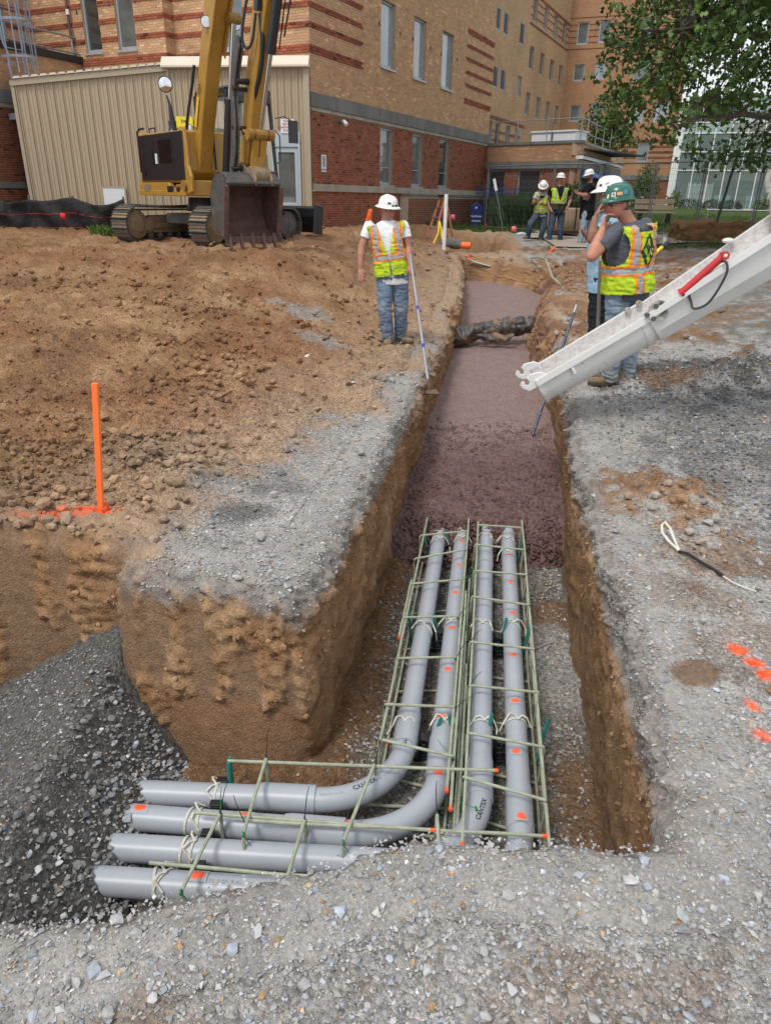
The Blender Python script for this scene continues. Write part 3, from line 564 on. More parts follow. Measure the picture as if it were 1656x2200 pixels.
def fillet(c, d1, d2, R, n=22):
    """corner c, unit dirs leaving the corner along both legs; returns arc points from leg1 to leg2"""
    c, d1, d2 = V(*c), nrm(V(*d1)), nrm(V(*d2)); a = math.acos(np.clip(d1 @ d2, -1, 1)); t = R/math.tan(a/2)
    o = c+nrm(d1+d2)*R/math.sin(a/2); p1 = c+d1*t-o; p2 = c+d2*t-o; w_ = math.acos(np.clip(p1 @ p2/R/R, -1, 1))
    return [o+(p1*math.sin((1-k/n)*w_)+p2*math.sin(k/n*w_))/math.sin(w_) for k in range(n+1)], c+d1*t, c+d2*t
def ring(mb, p, d, r, L, lip=.004):   # bell coupling
    d = nrm(V(*d)); p = V(*p)
    mb.lathe([(PR+.0015, -L-.03), (r, -L), (r, 0), (PR+.001, .0005)], p, tuple(d), n=32)
def patch(mb_pts, path_p, d, ang, w, l, base, name, parent):
    """sprayed spot lying on the pipe's skin"""
    n = 17; d = nrm(V(*d)); up = V(0, 0, 1); sx = nrm(np.cross(d, up)); vs = np.zeros((n, n, 3)); cs = np.zeros((n, n, 3)); q0 = rng.random(3)*50
    for i in range(n):
        for j in range(n):
            u, v = (i/(n-1)-.5)*2, (j/(n-1)-.5)*2; t = ang+u*w*1.8/PR/2; vs[i, j] = path_p+d*v*l*1.35+(sx*math.sin(t)+up*math.cos(t))*(PR+.0007)
    r = np.hypot(*np.meshgrid(np.linspace(-1.5, 1.5, n), np.linspace(-1.5, 1.5, n), indexing='ij')); nn = fbm(vs*40+q0, 3)
    m = sst(1.25, .8, r+.22*nn)[..., None]; cs = base*(1-m)+np.array((.92, .125, .04))*m
    b = grid_mesh(name, vs, paintm, cs); b.data.materials.clear(); b.data.materials.append(paintm); attach(b, parent, True); return b
def text_geo(s, size, bold=0.0):
    cu = bpy.data.curves.new('t', 'FONT'); cu.body = s; cu.size = size; cu.offset = bold; cu.resolution_u = 2; o = bpy.data.objects.new('t', cu); COL.objects.link(o)
    bpy.context.view_layer.update(); me = bpy.data.meshes.new_from_object(o.evaluated_get(bpy.context.evaluated_depsgraph_get()))
    vs = [V(*v.co) for v in me.vertices]; fs = [list(p.vertices) for p in me.polygons]; bpy.data.objects.remove(o); bpy.data.curves.remove(cu); bpy.data.meshes.remove(me); return vs, fs
def text_plane(mb, s, size, o, ax, ay, bold=0.0, center=True):
    vs, fs = text_geo(s, size, bold); ax, ay = nrm(V(*ax)), nrm(V(*ay)); o = V(*o)
    if center and vs: w_ = max(v[0] for v in vs); o = o-ax*w_/2
    mb.add([o+ax*v[0]+ay*v[1] for v in vs], fs)
def text_pipe(mb, s, size, pts, s0, ang, bold=0.0, rr=None, flip=False):
    """wrap print along a pipe path"""
    pts = np.array(pts); L = np.concatenate([[0], np.cumsum(np.linalg.norm(np.diff(pts, axis=0), axis=1))]); vs, fs = text_geo(s, size, bold); out = []
    for v in vs:
        t = s0+(-v[0] if flip else v[0]); i = min(max(np.searchsorted(L, t)-1, 0), len(pts)-2); d = nrm(pts[i+1]-pts[i]); p = pts[i]+d*(t-L[i])
        i2 = min(i+1, len(pts)-2); d2 = nrm(pts[i2+1]-pts[i2]); k = (t-L[i])/(L[i+1]-L[i]+1e-9); d = nrm(d*(1-k)+d2*k)
        sx = nrm(np.cross(d, V(0, 0, 1))); a = ang+(-v[1] if not flip else v[1])/PR; r = (rr or PR)+.0008; out.append(p+(sx*math.sin(a)+V(0, 0, 1)*math.cos(a))*r)
    mb.add(out, fs)
specs = [  # x at y=3.19, left leg (x,y) with slope, bell on main (y0,y1), bell on left
 (.169, (-.349, 2.449, -.045), 2.86, -.349, -1.6, 'grey conduit bending left, farthest of the four from the gravel rim, with a white tie'),
 (.355, (-.185, 2.262, -.084), 2.60, -.185, -1.5, 'grey conduit with orange spots that bends left, second from the cut bank'),
 (.557, (-.238, 2.126, -.057), 2.47, None, -1.5, 'plain grey conduit whose bend dips behind the gravel rim, third from the cut bank'),
 (.740, (-.477, 1.974, -.060), 2.31, None, -1.5, 'grey conduit with orange spots running nearest the right trench wall')]
conduits = []; PATHS = []
M_ = .133
for k, (x0, (lx, ly, ls), yb, xb_, xe, lab) in enumerate(specs):
    # corner of the two centre lines
    y = 2.3
    for _ in range(20): x = x0+M_*(y-3.19); y = ly+ls*(x-lx)
    x = x0+M_*(y-3.19); c = (x, y, PZ); dm = nrm(V(M_, 1, 0)); dl = nrm(V(-1, -ls, 0))
    arc_, t1, t2 = fillet(c, dm, dl, .40)
    far = V(x0+M_*(5.9-3.19), 5.9, PZ-.01); end = V(xe, ly+ls*(xe-lx), PZ-.02)
    path = [far]+[far+(t1-far)*i/26 for i in range(1, 26)]+arc_+[t2+(end-t2)*i/12 for i in range(1, 13)]
    for i_, p_ in enumerate(path): path[i_] = p_+V(0, 0, .004*math.sin(p_[1]*2.1+k))
    r = thing('conduit', (float(x0), 3.19, PZ-PR), lab, 'conduit', 'grey PVC conduits in the trench')
    mb = MB(); mb.tube(path, PR, n=36); mb.build('pipe', pvc, r, smooth=True, world=True)
    mb = MB(); ring(mb, t1+dm*.0, -dm, .0635, .24); mb.build('coupling', pvc, r, smooth=True, world=True)
    if xb_ is not None: mb = MB(); ring(mb, t2+dl*.0, -dl, .0635, .24); mb.build('coupling', pvc, r, smooth=True, world=True)
    if k in (2,): mb = MB(); ring(mb, V(x0+M_*(4.75-3.19), 4.75, PZ), -dm, .0600, .16); mb.build('coupling', pvc, r, smooth=True, world=True)
    conduits.append(r); PATHS.append((path, dm, dl, t1, t2))
def on_main(k, y): return V(specs[k][0]+M_*(y-3.19), y, PZ+.004*math.sin(y*2.1+k)-.01*(y-2.86)/3.04)
def on_left(k, x): lx, ly, ls = specs[k][1]; return V(x, ly+ls*(x-lx), PZ+.004*math.sin((ly+ls*(x-lx))*2.1+k)-.02*max(0, (-.38-x))/1.15)
GB = np.array((.37, .395, .435))
for y in (5.09, 4.68, 4.27, 3.82, 3.38, 2.97): patch(None, on_main(1, y), PATHS[1][1], rng.normal()*.12-.05, .034, .020, GB, 'paint_mark', conduits[1])
patch(None, PATHS[1][0][27], PATHS[1][1], .0, .036, .026, GB, 'paint_mark', conduits[1])
for x in (-.145, -.594, -1.07): patch(None, on_left(1, x), PATHS[1][2], .1, .034, .030, GB, 'paint_mark', conduits[1])
for y in (4.85, 4.43, 4.02, 3.54, 3.11, 2.72, 2.31): 
    patch(None, on_main(3, y)+V(0, 0, .006 if y < 2.4 else 0), PATHS[3][1], rng.normal()*.1, .036, .020, GB, 'paint_mark', conduits[3])
patch(None, on_left(3, -.726), PATHS[3][2], .15, .034, .030, GB, 'paint_mark', conduits[3])
# printing on the pipes
def pr(k, s, size, s0, ang, m, bold=.0): 
    pts = [p for p in PATHS[k][0]][::-1]; mb = MB(); text_pipe(mb, s, size, pts, s0, ang, bold); mb.build('printing', m, conduits[k], world=True)
L0 = lambda k: sum(np.linalg.norm(PATHS[k][0][i+1]-PATHS[k][0][i]) for i in range(len(PATHS[k][0])-1, len(PATHS[k][0])-1))
def plen(k):   # arc length measured from the left end to the start of the bend
    pts = PATHS[k][0][::-1]; a = 0; 
    for i in range(12): a += np.linalg.norm(pts[i+1]-pts[i])
    return a
for k, lst in {0: [('CANTEX', .030, .17, .35, ink, .0012), ('NEMA TC 2 UL 651', .013, .02, .42, inkf, 0), ('SCH 40 90 ELBOW 4 IN', .012, .30, .42, inkf, 0), ('CANTEX', .028, .55, .25, ink, .0012)],
               2: [('CANTEX', .030, .44, .55, ink, .0012), ('NEMA TC 2 UL 651', .012, .60, .55, inkf, 0)]}.items():
    for s, size, ds, ang, m, bo in lst: pr(k, s, size, plen(k)+ds, ang, m, bo)
pr(3, "NEMA TC 2 SW SUNLIGHT RESISTANT  04/10/25 14:45:33 UL 651", .021, plen(3)-.94, .35, inkf, 0)
# mud splashes on the pipes (sit on the skin)
def bar(name, pts, parent, r=.0078, tip=False, m=None):
    mb = MB(); pts = [V(*p) for p in pts]
    if len(pts) == 2: pts = [pts[0]+(pts[1]-pts[0])*i/6+V(*(rng.normal(size=3)*.0015)) for i in range(7)]
    mb.tube(pts, r, n=8)
    if tip: mb.mi = 1; d = nrm(pts[-1]-pts[-2]); mb.cyl(pts[-1]-d*.022, pts[-1]+d*.001, r+.0012, n=8)
    return mb.build(name, [m or frp, orange], parent, smooth=True, world=True)
def hoop(pa, pb, zt, zb, parent, tilt=0):   # rectangular stirrup seen as a rounded band
    a, b = V(*pa, zt), V(*pb, zt); h = V(0, tilt, zb-zt); e = (b-a)*.06
    pts = [a-e*0+V(0, 0, -.03), a-e*0+V(0, 0, -.012), a+e*.25, a+e, b-e, b-e*.25, b+V(0, 0, -.012), b+V(0, 0, -.03), b+h+V(0, 0, .03), b+h-e*.25, a+h+e*.25, a+h+V(0, 0, .03), a+V(0, 0, -.03)]
    bar('stirrup', pts, parent, r=.0075)
ties = []
def tie(p, d, parent, m=None, L=.12):
    mb = MB(); p = V(*p); d = nrm(V(*d)); q = nrm(np.cross(d, V(.3, .2, 1)))
    mb.tube([p, p+d*L*.35+q*.006, p+d*L*.7+q*.015, p+d*L+q*.03], [.0022, .0022, .002, .0012], n=5)
    mb.lathe([(.011, -.004), (.012, 0), (.011, .004)], p, (1, .2, .1), n=10); mb.build('cable_tie', m or blackp, parent, world=True)
# main cages
def cage(label, xl, xr, loc):
    r = thing('bar_cage', loc, label, 'rebar cage', 'pale green fibreglass bar cages'); return r
lineL = lambda y, x3: x3+M_*(y-3.19)
C1_ = cage('pale green bar cage round the two left conduits in the main trench', 0, 0, (.25, 2.6, -1.05))
C2_ = cage('pale green bar cage round the two right conduits in the main trench', 0, 0, (.6, 2.1, -1.05))
zt_, zb_ = -.785, -1.035
for x3, y0, y1, c_, tip in ((.060, 2.72, 5.35, C1_, 0), (.405, 2.39, 5.35, C1_, 1), (.485, 2.1, 5.3, C2_, 1), (.845, 2.06, 5.35, C2_, 0)):
    for z_, yy0 in ((zt_, y0), (zb_, y0+.02)):
        bar('long_bar', [(lineL(y1, x3), y1, z_), (lineL(yy0, x3), yy0, z_)], c_, tip=tip and z_ == zt_)
for x3, y0, y1, c_, z_ in ((.425, 2.30, 4.2, C1_, -.80), (.445, 2.2, 4.6, C1_, -.93), (.460, 2.15, 3.5, C2_, -.90), (.862, 2.3, 4.4, C2_, -.93), (.075, 2.85, 4.4, C1_, -.93), (.040, 3.6, 4.3, C1_, -.78)):
    bar('long_bar', [(lineL(y1, x3), y1, z_), (lineL(y0, x3), y0, z_)], c_, tip=True)
for (a, b) in (((.275, 5.00), (.65, 5.10)), ((.216, 4.606), (.606, 4.77)), ((.182, 4.238), (.544, 4.315)), ((.122, 3.811), (.475, 3.839)), ((.077, 3.377), (.425, 3.401)), ((.012, 2.971), (.378, 2.96)), ((-.01, 2.71), (.343, 2.602))): hoop(a, b, zt_+.012, zb_, C1_, .03)
for (a, b) in (((.76, 5.22), (1.10, 5.18)), ((.69, 4.862), (1.048, 4.788)), ((.636, 4.442), (1.005, 4.398)), ((.584, 4.085), (.947, 3.989)), ((.518, 3.556), (.894, 3.493)), ((.469, 3.142), (.845, 3.091)), ((.425, 2.767), (.791, 2.675)), ((.375, 2.474), (.734, 2.341))): hoop(a, b, zt_+.012, zb_, C2_, .03)
for x, y, d, c_ in ((.21, 4.6, (-1, .3, .6), C1_), (.12, 3.81, (-.8, .2, 1), C1_), (.08, 3.38, (-.8, .3, 1), C1_), (.01, 2.97, (-1, .5, .7), C1_), (-.01, 2.71, (-1, .2, .4), C1_), (.61, 4.77, (.6, .5, .5), C1_), (.47, 3.84, (.5, .6, .8), C1_), (.42, 3.4, (.4, .8, .5), C1_), (.38, 2.96, (.7, .9, .3), C1_), (.34, 2.6, (.1, -.8, -.3), C1_),
                     (1.05, 4.79, (.8, .6, .3), C2_), (1.0, 4.4, (.9, .5, .4), C2_), (.95, 3.99, (.6, .6, .3), C2_), (.89, 3.49, (.8, .5, .2), C2_), (.79, 2.68, (.9, .6, .4), C2_), (.73, 2.34, (.8, .6, .6), C2_), (.47, 3.14, (.5, .9, .5), C2_), (.52, 3.56, (.4, .9, .3), C2_), (.375, 2.47, (1.2, -.1, .1), C2_)):
    tie((x, y, zt_), d, c_, L=.10+.06*rng.random())
for x, y, d, c_ in ((.63, 4.5, (.3, -.8, .3), C1_), (.55, 4.33, (.8, .2, .5), C1_), (.34, 2.62, (-.6, .6, .1), C1_), (.42, 2.3, (-.8, .4, -.1), C2_)): tie((x, y, zt_), d, c_, greent)
# branch cage over the left legs
C3_ = cage('pale green bar cage over the conduits that leave to the left', 0, 0, (-.5, 2.2, -1.05))
for a, b, tip in (((-.72, 2.559, zt_), (.552, 2.527, zt_), 1), ((-.799, 2.249, zt_), (.235, 2.179, zt_), 1), ((-.538, 2.215, zt_-.004), (.703, 2.161, zt_), 1), ((-.915, 1.996, zt_), (.1, 1.92, zt_), 0), ((-1.10, 2.03, zb_+.02), (-.5, 1.96, zb_+.02), 0), ((-.72, 2.56, zb_+.02), (.4, 2.53, zb_), 0), ((-.4, 2.40, zb_), (.45, 2.36, zb_), 0)): bar('long_bar', [a, b], C3_, tip=bool(tip))
for a, b in (((-.54, 2.575), (-.565, 2.13)), ((-.027, 2.55), (-.15, 2.10)), ((-.683, 2.24), (-.75, 1.86)), ((-.319, 2.215), (-.36, 1.90)), ((.245, 2.26), (.24, 1.9))):
    A, B = V(*a, zt_+.012), V(*b, zt_+.012); dd = B-A
    bar('stirrup', [A+V(0, .0, -.20), A+V(0, 0, -.03), A+dd*.03, A+dd*.5, B-dd*.03, B+V(0, 0, -.03), B+V(0, 0, -.20)], C3_, r=.0082)
    tie(A, (-.2+.3*rng.random(), .5, .9), C3_, L=.13); tie(B, (.1, .3, -.9), C3_, greent, L=.09)
tie((-.565, 2.19, zt_), (-.5, .3, .8), C3_, L=.13); tie((-.683, 2.24, zt_), (.0, .2, 1), C3_, greent, L=.12)
for p in ((.55, 2.53, zt_),): tie(p, (-.1, 0, 1), C3_, L=.01)
# spacers: black comb blocks with teal rods
def spacer(x, y, label, w=.07, rods=((-.12, .0, -.25, .1), (.12, 0, .25, .12))):
    r = thing('pipe_spacer', (x, y, FL0), label, 'spacer', 'black spacers holding the conduits'); mb = MB()
    for s in (-1, 1):
        mb.box((s*w*.42, 0, .09), (.010, .05, .17))
        for q in range(5): mb.box((s*w*.42-s*.012, 0, .03+q*.035), (.020, .06, .006))
    for q in range(3): mb.box((0, 0, .04+q*.06), (w*.8, .055, .010))
    for q in range(7): mb.box((-w*.5+q*w/6, .026, .12), (.004, .006, .12))
    for s in (-1, 1): mb.box((s*w*.9, 0, .030), (w*.9, .05, .02)); mb.box((s*w*1.3, .0, .05), (.008, .05, .06))
    mb.build('comb_block', blackp, r, bev=.002)
    for a, b, tx, ty in rods:
        mb = MB(); mb.tube([(a, b, .02), (a+tx*.24, b+ty*.24, .27)], .0095, n=8); mb.build('rod', tealm, r, smooth=True)
    return r
sp = [('black comb spacer between the left pair of conduits beside the wet fill', .49, 5.12, ((-.13, 0, -.2, .1), (.05, 0, -.2, .1), (.16, 0, .05, .1))), ('black comb spacer between the right pair of conduits beside the wet fill', .93, 5.08, ((.14, 0, .15, .1),)),
      ('black comb spacer half way along the left pair of conduits', .36, 3.87, ((-.17, 0, -.1, .1), (.02, 0, -.25, .1), (.17, 0, .0, .3))), ('black comb spacer half way along the right pair of conduits', .75, 3.82, ((-.01, 0, .2, .2), (.15, 0, .2, .2))),
      ('black comb spacer between the left pair of conduits just before their bends', .235, 2.88, ((.0, 0, .3, .1), (.14, 0, -.1, .2))), ('black comb spacer between the right pair of conduits level with the bends', .625, 2.87, ((-.10, .0, .2, .3), (.19, 0, .2, .2)))]
for lab, x, y, rods in sp: spacer(x, y, lab, rods=rods)
r = thing('pipe_spacer', (-.74, 2.34, FL0), 'black comb spacer under the left conduit ends by the heap', 'spacer', 'black spacers holding the conduits'); mb = MB()
for y_ in (-.28, -.12, .04, .18): mb = MB(); mb.box((0, y_-.0, .10), (.05, .03, .19)); mb.box((0, y_, .205), (.055, .035, .012)); mb.build('comb_block', blackp, r, bev=.002)
for p in ((.03, .16, .02, .03, .19, .30), (.02, .26, .0, .02, .26, .27)): mb = MB(); mb.cyl(p[:3], p[3:], .0095, n=8); mb.build('rod', tealm, r)
# white webbing ties
def strap(c, d, parent, tails=2, loops=1):
    d = nrm(d); sx = nrm(np.cross(d, V(0, 0, 1))); up = V(0, 0, 1); mb = MB(); n = 20
    def rib(pts, wd, w_=.010, th=.0012):
        pts = [V(*p) for p in pts]
        for i in range(len(pts)-1): mb.beam(pts[i], pts[i+1], w_, th, up=wd[i] if isinstance(wd, list) else wd)
    for l in range(loops)[::-1]:
        o = c+d*(l*.045+rng.normal()*.003); sl = rng.normal()*.012
        P_ = [o+d*sl*math.sin(t)+(sx*math.sin(t)+up*math.cos(t))*(PR+.0025) for t in np.linspace(-2.3, 2.3, n)]
        for i in range(n-1): mb.beam(P_[i], P_[i+1], .011, .0014, up=nrm((P_[i]+P_[i+1])/2-o))
        if l: mb.build('tie_strap', webm, parent, world=True); mb = MB()
    k = c+up*(PR+.005)+sx*rng.normal()*.012; mb.ball(k, (.010, .010, .006), 8, 5)
    for t in range(tails):
        s = 1 if t % 2 else -1; e = [k, k+sx*s*.02+d*.02+up*.008, k+sx*s*.045+d*(.01+.03*rng.random())+up*.0, k+sx*s*(.06+.02*rng.random())-d*.02*rng.random()-up*(.03+.02*rng.random()), k+sx*s*(.065+.03*rng.random())-d*.03*rng.random()-up*(.08+.04*rng.random())]
        for i in range(4): mb.beam(e[i], e[i+1], .009, .0014, up=(0, 0, 1))
    mb.build('tie_strap', webm, parent, world=True)
for k in range(4):
    for y in (5.15, 3.87, 2.93): strap(on_main(k, y+.02*rng.normal()), PATHS[k][1], conduits[k], tails=2)
strap(on_main(3, 4.9), PATHS[3][1], conduits[3], 1)
for k, x, l in ((0, -.76, 1), (1, -.80, 2), (2, -.78, 2), (3, -.86, 2)): strap(on_left(k, x), PATHS[k][2], conduits[k], 2, l)
# ================= BUILDINGS =================
print('buildings')
tanb = mat('buff_brick', attr=True, rough=.9, var=.12, vs=3, bump=.3, bs=90, gen='Pos', spec=.2)
redm = tanb
mortar = mat('mortar', (.40, .29, .20), .95, var=.15, vs=6, gen='Pos')
rmortar = mat('mortar_red_wall', (.36, .24, .17), .95, var=.15, vs=6, gen='Pos')
concb = mat('weathered_concrete', (.165, .165, .155), .9, var=.30, vs=2.2, dirt=(.36, .34, .30), damt=.34, ds=5, stretch=(1, 1, .15), gen='Pos')
concl = mat('sill_concrete', (.36, .33, .27), .9, var=.25, vs=3, dirt=(.12, .115, .10), damt=.4, ds=6, stretch=(1, 1, .2), gen='Pos')
alum = mat('window_frame', (.40, .42, .45), .45, var=.06, metal=.3)
winblind = mat('glass_blinds', (.32, .36, .385), .04, var=.30, vs=.8, spec=.9, coat=.6)
_nt = winblind.node_tree; _b = _nt.nodes['Principled BSDF']; _src = _b.inputs['Base Color'].links[0].from_socket; _w = nd(_nt, 'ShaderNodeTexWave'); _w.wave_type = 'BANDS'; _w.bands_direction = 'Z'; _w.inputs['Scale'].default_value = 9
_nt.links.new(_nt.nodes['Texture Coordinate'].outputs['Object'], _w.inputs['Vector']); _m = nd(_nt, 'ShaderNodeMapRange'); _m.inputs[3].default_value = .80; _nt.links.new(_w.outputs['Fac'], _m.inputs[0]); _v = nd(_nt, 'ShaderNodeVectorMath', _operation='SCALE'); _nt.links.new(_src, _v.inputs[0]); _nt.links.new(_m.outputs[0], _v.inputs['Scale']); _nt.links.new(_v.outputs[0], _b.inputs['Base Color'])
windark = mat('glass_dark', (.035, .045, .045), .03, var=.2, vs=.8, spec=1.0, coat=1)
wingrey = mat('glass_grey', (.14, .155, .155), .05, var=.55, vs=.7, spec=.9, coat=.5)  # large dark blotches in the colour stand in for trees reflected in the panes
TANB, REDB = np.array((.53, .325, .185)), np.array((.275, .100, .058))
class Face:
    def __init__(s, p, d, n): s.p = V(*p); s.d = V(*d); s.d = s.d/np.linalg.norm(s.d); s.n = V(*n); s.n = s.n/np.linalg.norm(s.n)
    def pt(s, a, z, out=0): q = s.p+s.d*a+s.n*out; return V(q[0], q[1], z)
    def box(s, mb, s0, s1, z0, z1, o0, o1):
        q = s.pt(s0, z0, o0); mb.obox(q, V(*s.d, 0), V(*s.n, 0), V(0, 0, 1), (s1-s0, o1-o0, z1-z0))
def cells(s0, s1, z0, z1, ops):
    S_ = sorted({s0, s1, *[min(max(o[i], s0), s1) for o in ops for i in (0, 1)]}); Z_ = sorted({z0, z1, *[min(max(o[i], z0), z1) for o in ops for i in (2, 3)]}); out = []
    for a, b in zip(S_[:-1], S_[1:]):
        run = None
        for c, d in zip(Z_[:-1], Z_[1:]):
            m = ((a+b)/2, (c+d)/2); hit = any(o[0] < m[0] < o[1] and o[2] < m[1] < o[3] for o in ops)
            if hit: 
                if run: out.append((a, b, *run)); run = None
            else: run = (run[0], d) if run else (c, d)
        if run: out.append((a, b, *run))
    return out
def wall(F, parent, s0, s1, z0, z1, ops, m, name='wall', thick=.3):
    mb = MB()
    for a, b, c, d in cells(s0, s1, z0, z1, ops): F.box(mb, a, b, c, d, -thick, 0)
    return mb.build(name, m, parent, world=True)
BR = {'q': []}
def bricks(F, s0, s1, z0, z1, ops, colfn, ch=.0575, bl=.18, out=.005, zorg=4.80, bands=None):
    """courses of separate bricks laid on the backing wall; returns list of (verts8, colour)"""
    res = []; k0 = int(math.floor((z0-zorg)/ch+.01)); k1 = int(math.ceil((z1-zorg)/ch-.01)); g = .0085
    for k in range(k0, k1):
        za, zb = zorg+k*ch, zorg+(k+1)*ch-g
        if za < z0-.02 or zb > z1+.02: continue
        off = (k % 2)*bl/2; i0 = int((s0-off)/bl)-1; a = i0*bl+off
        while a < s1:
            b = a+bl-g; x0, x1 = max(a, s0), min(b, s1)
            if x1-x0 > .03:
                segs = [(x0, x1)]
                for o in ops:
                    if o[2] < (za+zb)/2 < o[3]:
                        ns = []
                        for u, v in segs:
                            if o[1] <= u or o[0] >= v: ns.append((u, v)); continue
                            if u < o[0]-.02: ns.append((u, o[0]))
                            if v > o[1]+.02: ns.append((o[1], v))
                        segs = ns
                for u, v in segs:
                    c, oo = colfn((u+v)/2, k, za)
                    res.append((F, u, v, za, zb, out+oo+rng.random()*.003, c))
            a += bl
    return res
def lay(res, parent, name='brickwork', singles=0, key=None):
    if singles:
        res = sorted(res, key=key); one, res = res[:singles], res[singles:]
        mm = {}
        for F, u, v, za, zb, o, c in one:
            mb = MB(); F.box(mb, u, v, za, zb, 0, o); b = mb.build('brick', tanb, parent, world=True)
            at = b.data.color_attributes.new('Col', 'FLOAT_COLOR', 'POINT'); at.data.foreach_set('color', np.tile(np.append(c, 1), (8, 1)).astype(np.float32).ravel())
    v = np.zeros((len(res), 8, 3)); cc_ = np.zeros((len(res), 8, 3))
    for i, (F, a, b, za, zb, o, c) in enumerate(res):
        q = F.pt(a, za, 0); ax = V(*F.d, 0)*(b-a); ay = V(*F.n, 0)*o; az = V(0, 0, zb-za)
        v[i] = [q, q+ax, q+ax+ay, q+ay, q+az, q+ax+az, q+ax+ay+az, q+ay+az]; cc_[i] = c
    flip = np.cross(V(*F.d, 0), V(*F.n, 0))[2] < 0
    fb = np.array([(4, 5, 6, 7), (0, 1, 5, 4), (1, 2, 6, 5), (2, 3, 7, 6), (3, 0, 4, 7), (0, 3, 2, 1)])
    fb = np.array([(4, 5, 6, 7), (1, 2, 6, 5), (2, 3, 7, 6), (3, 0, 4, 7), (0, 3, 2, 1)]); 
    if flip: fb = fb[:, ::-1]
    q = (fb[None]+(np.arange(len(res))*8)[:, None, None]).reshape(-1, 4)
    o = arr_mesh(name, v.reshape(-1, 3), q, tanb, cc_.reshape(-1, 3), smooth=False); o['kind'] = 'stuff'; attach(o, parent, True); return o
def tcol(light=.10):
    r = rng.random(); c = TANB*(1+.055*rng.normal())*np.array((1, 1+.03*rng.normal(), 1+.06*rng.normal()))
    if r < light: c = c*1.25+.02
    elif r < .2: c = c*.86
    return np.clip(c, .02, .8)
def rcol1():
    c = REDB*(1+.14*rng.normal())
    if rng.random() < .05: c = c*.45
    return np.clip(c, .012, .5)
BANDS = [(0, 3), (9, 2), (16, 2), (23, 2), (30, 2), (37, 3)]
def inband(k): return any(a <= k < a+n for a, n in BANDS)
def window(F, parent, s0, s1, z0, z1, glass, fr=.055, rec=.10, sill=True, mull=None):
    r = MB(); w = fr
    for a, b, c, d in ((s0, s0+w, z0, z1), (s1-w, s1, z0, z1), (s0+w, s1-w, z0, z0+w*1.5), (s0+w, s1-w, z1-w, z1)): F.box(r, a, b, c, d, -rec-.04, -rec+.03)
    f = r.build('window', alum, parent, world=True)
    mb = MB(); F.box(mb, s0+w, s1-w, z0+w*1.5, z1-w, -rec-.03, -rec-.01); g = mb.build('pane', glass, f, world=True)
    if mull: mb = MB(); F.box(mb, s0+w, s1-w, mull, mull+.025, -rec-.01, -rec+.01); mb.build('glazing_bar', alum, f, world=True)
    if sill: mb = MB(); F.box(mb, s0-.03, s1+.05, z0-.05, z0-.002, -rec, .05); mb.build('sill', alum, f, world=True)
    return f
D1 = V(.4386, .8987); C1 = V(-2.02, 20.0)
F1 = Face(C1, D1, (.8987, -.4386)); F2 = Face(C1, (-.8987, .4386), (-.4386, -.8987))
mainb = thing('brick_building', (C1[0], C1[1], .8), 'nearest buff and red brick building with a grey concrete band beside the shed', 'building')
up = [(3.76, 4.68, 5.03, 6.62), (5.98, 6.90, 5.03, 6.62), (8.22, 9.18, 5.03, 6.66)]; lo = [(3.80, 4.68, 1.98, 3.52), (6.06, 6.92, 1.98, 3.52), (8.33, 9.26, 1.98, 3.52)]
XE = 13.35
wall(F1, mainb, 0, XE, 3.96, 9.3, up, mortar); wall(F1, mainb, 0, XE, 1.93, 3.57, lo, rmortar); wall(F1, mainb, 0, XE, .2, 1.76, [], rmortar)
def c1(s, k, za):
    if inband(k) and (s < 2.62 or s > 10.45): return rcol1()*np.array((.95, .85, .85)), .022
    return tcol(.06), 0
BU = bricks(F1, .0, XE, 3.97, 9.2, up, c1)
BL = bricks(F1, .0, XE, 1.95, 3.56, lo, lambda s, k, z: (rcol1(), 0), zorg=1.935); BB = bricks(F1, 0, 6.2, .3, 1.75, [], lambda s, k, z: (rcol1()*(1 if s < 5 else 1.1), 0), zorg=1.755)
lay(BL, mainb, 'red_brickwork', 300, key=lambda r: r[1]+abs(r[3]-2.8)*.8); lay(BU, mainb, 'buff_brickwork'); lay(BB, mainb, 'base_brickwork')
# low projecting pale-brick terrace wall by the sign
F1b = Face(F1.pt(5.2, 0, .32)[:2], D1, (.8987, -.4386))
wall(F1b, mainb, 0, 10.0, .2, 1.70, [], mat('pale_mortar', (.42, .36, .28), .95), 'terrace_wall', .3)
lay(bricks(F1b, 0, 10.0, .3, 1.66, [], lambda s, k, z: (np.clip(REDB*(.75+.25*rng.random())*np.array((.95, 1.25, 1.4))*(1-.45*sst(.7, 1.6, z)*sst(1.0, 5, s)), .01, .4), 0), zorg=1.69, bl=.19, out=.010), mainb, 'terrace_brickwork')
mb = MB(); F1b.box(mb, -.03, 10.04, 1.70, 1.76, -.34, .04); mb.build('coping', concb, mainb, world=True)
# concrete bands with joints (blocks butt with recessed joints)
def band(F, s0, s1, z0, z1, out, m, n, name='band_block'):
    for i in range(n):
        a, b = s0+(s1-s0)*i/n, s0+(s1-s0)*(i+1)/n-.008; mb = MB(); F.box(mb, a, b, z0, z1, -.05, out); mb.build(name, m, mainb, world=True)
band(F1, -.06, XE, 3.665, 3.96, .075, concb, 9); band(F1, -.06, XE, 3.572, 3.66, .045, concl, 9)
band(F1, -.05, XE, 1.765, 1.93, .07, concl, 8)
for i, (a, b, c, d) in enumerate(up): window(F1, mainb, a, b, c, d, winblind)
for i, (a, b, c, d) in enumerate(lo): window(F1, mainb, a, b, c, d, wingrey if i < 2 else windark, mull=2.45)
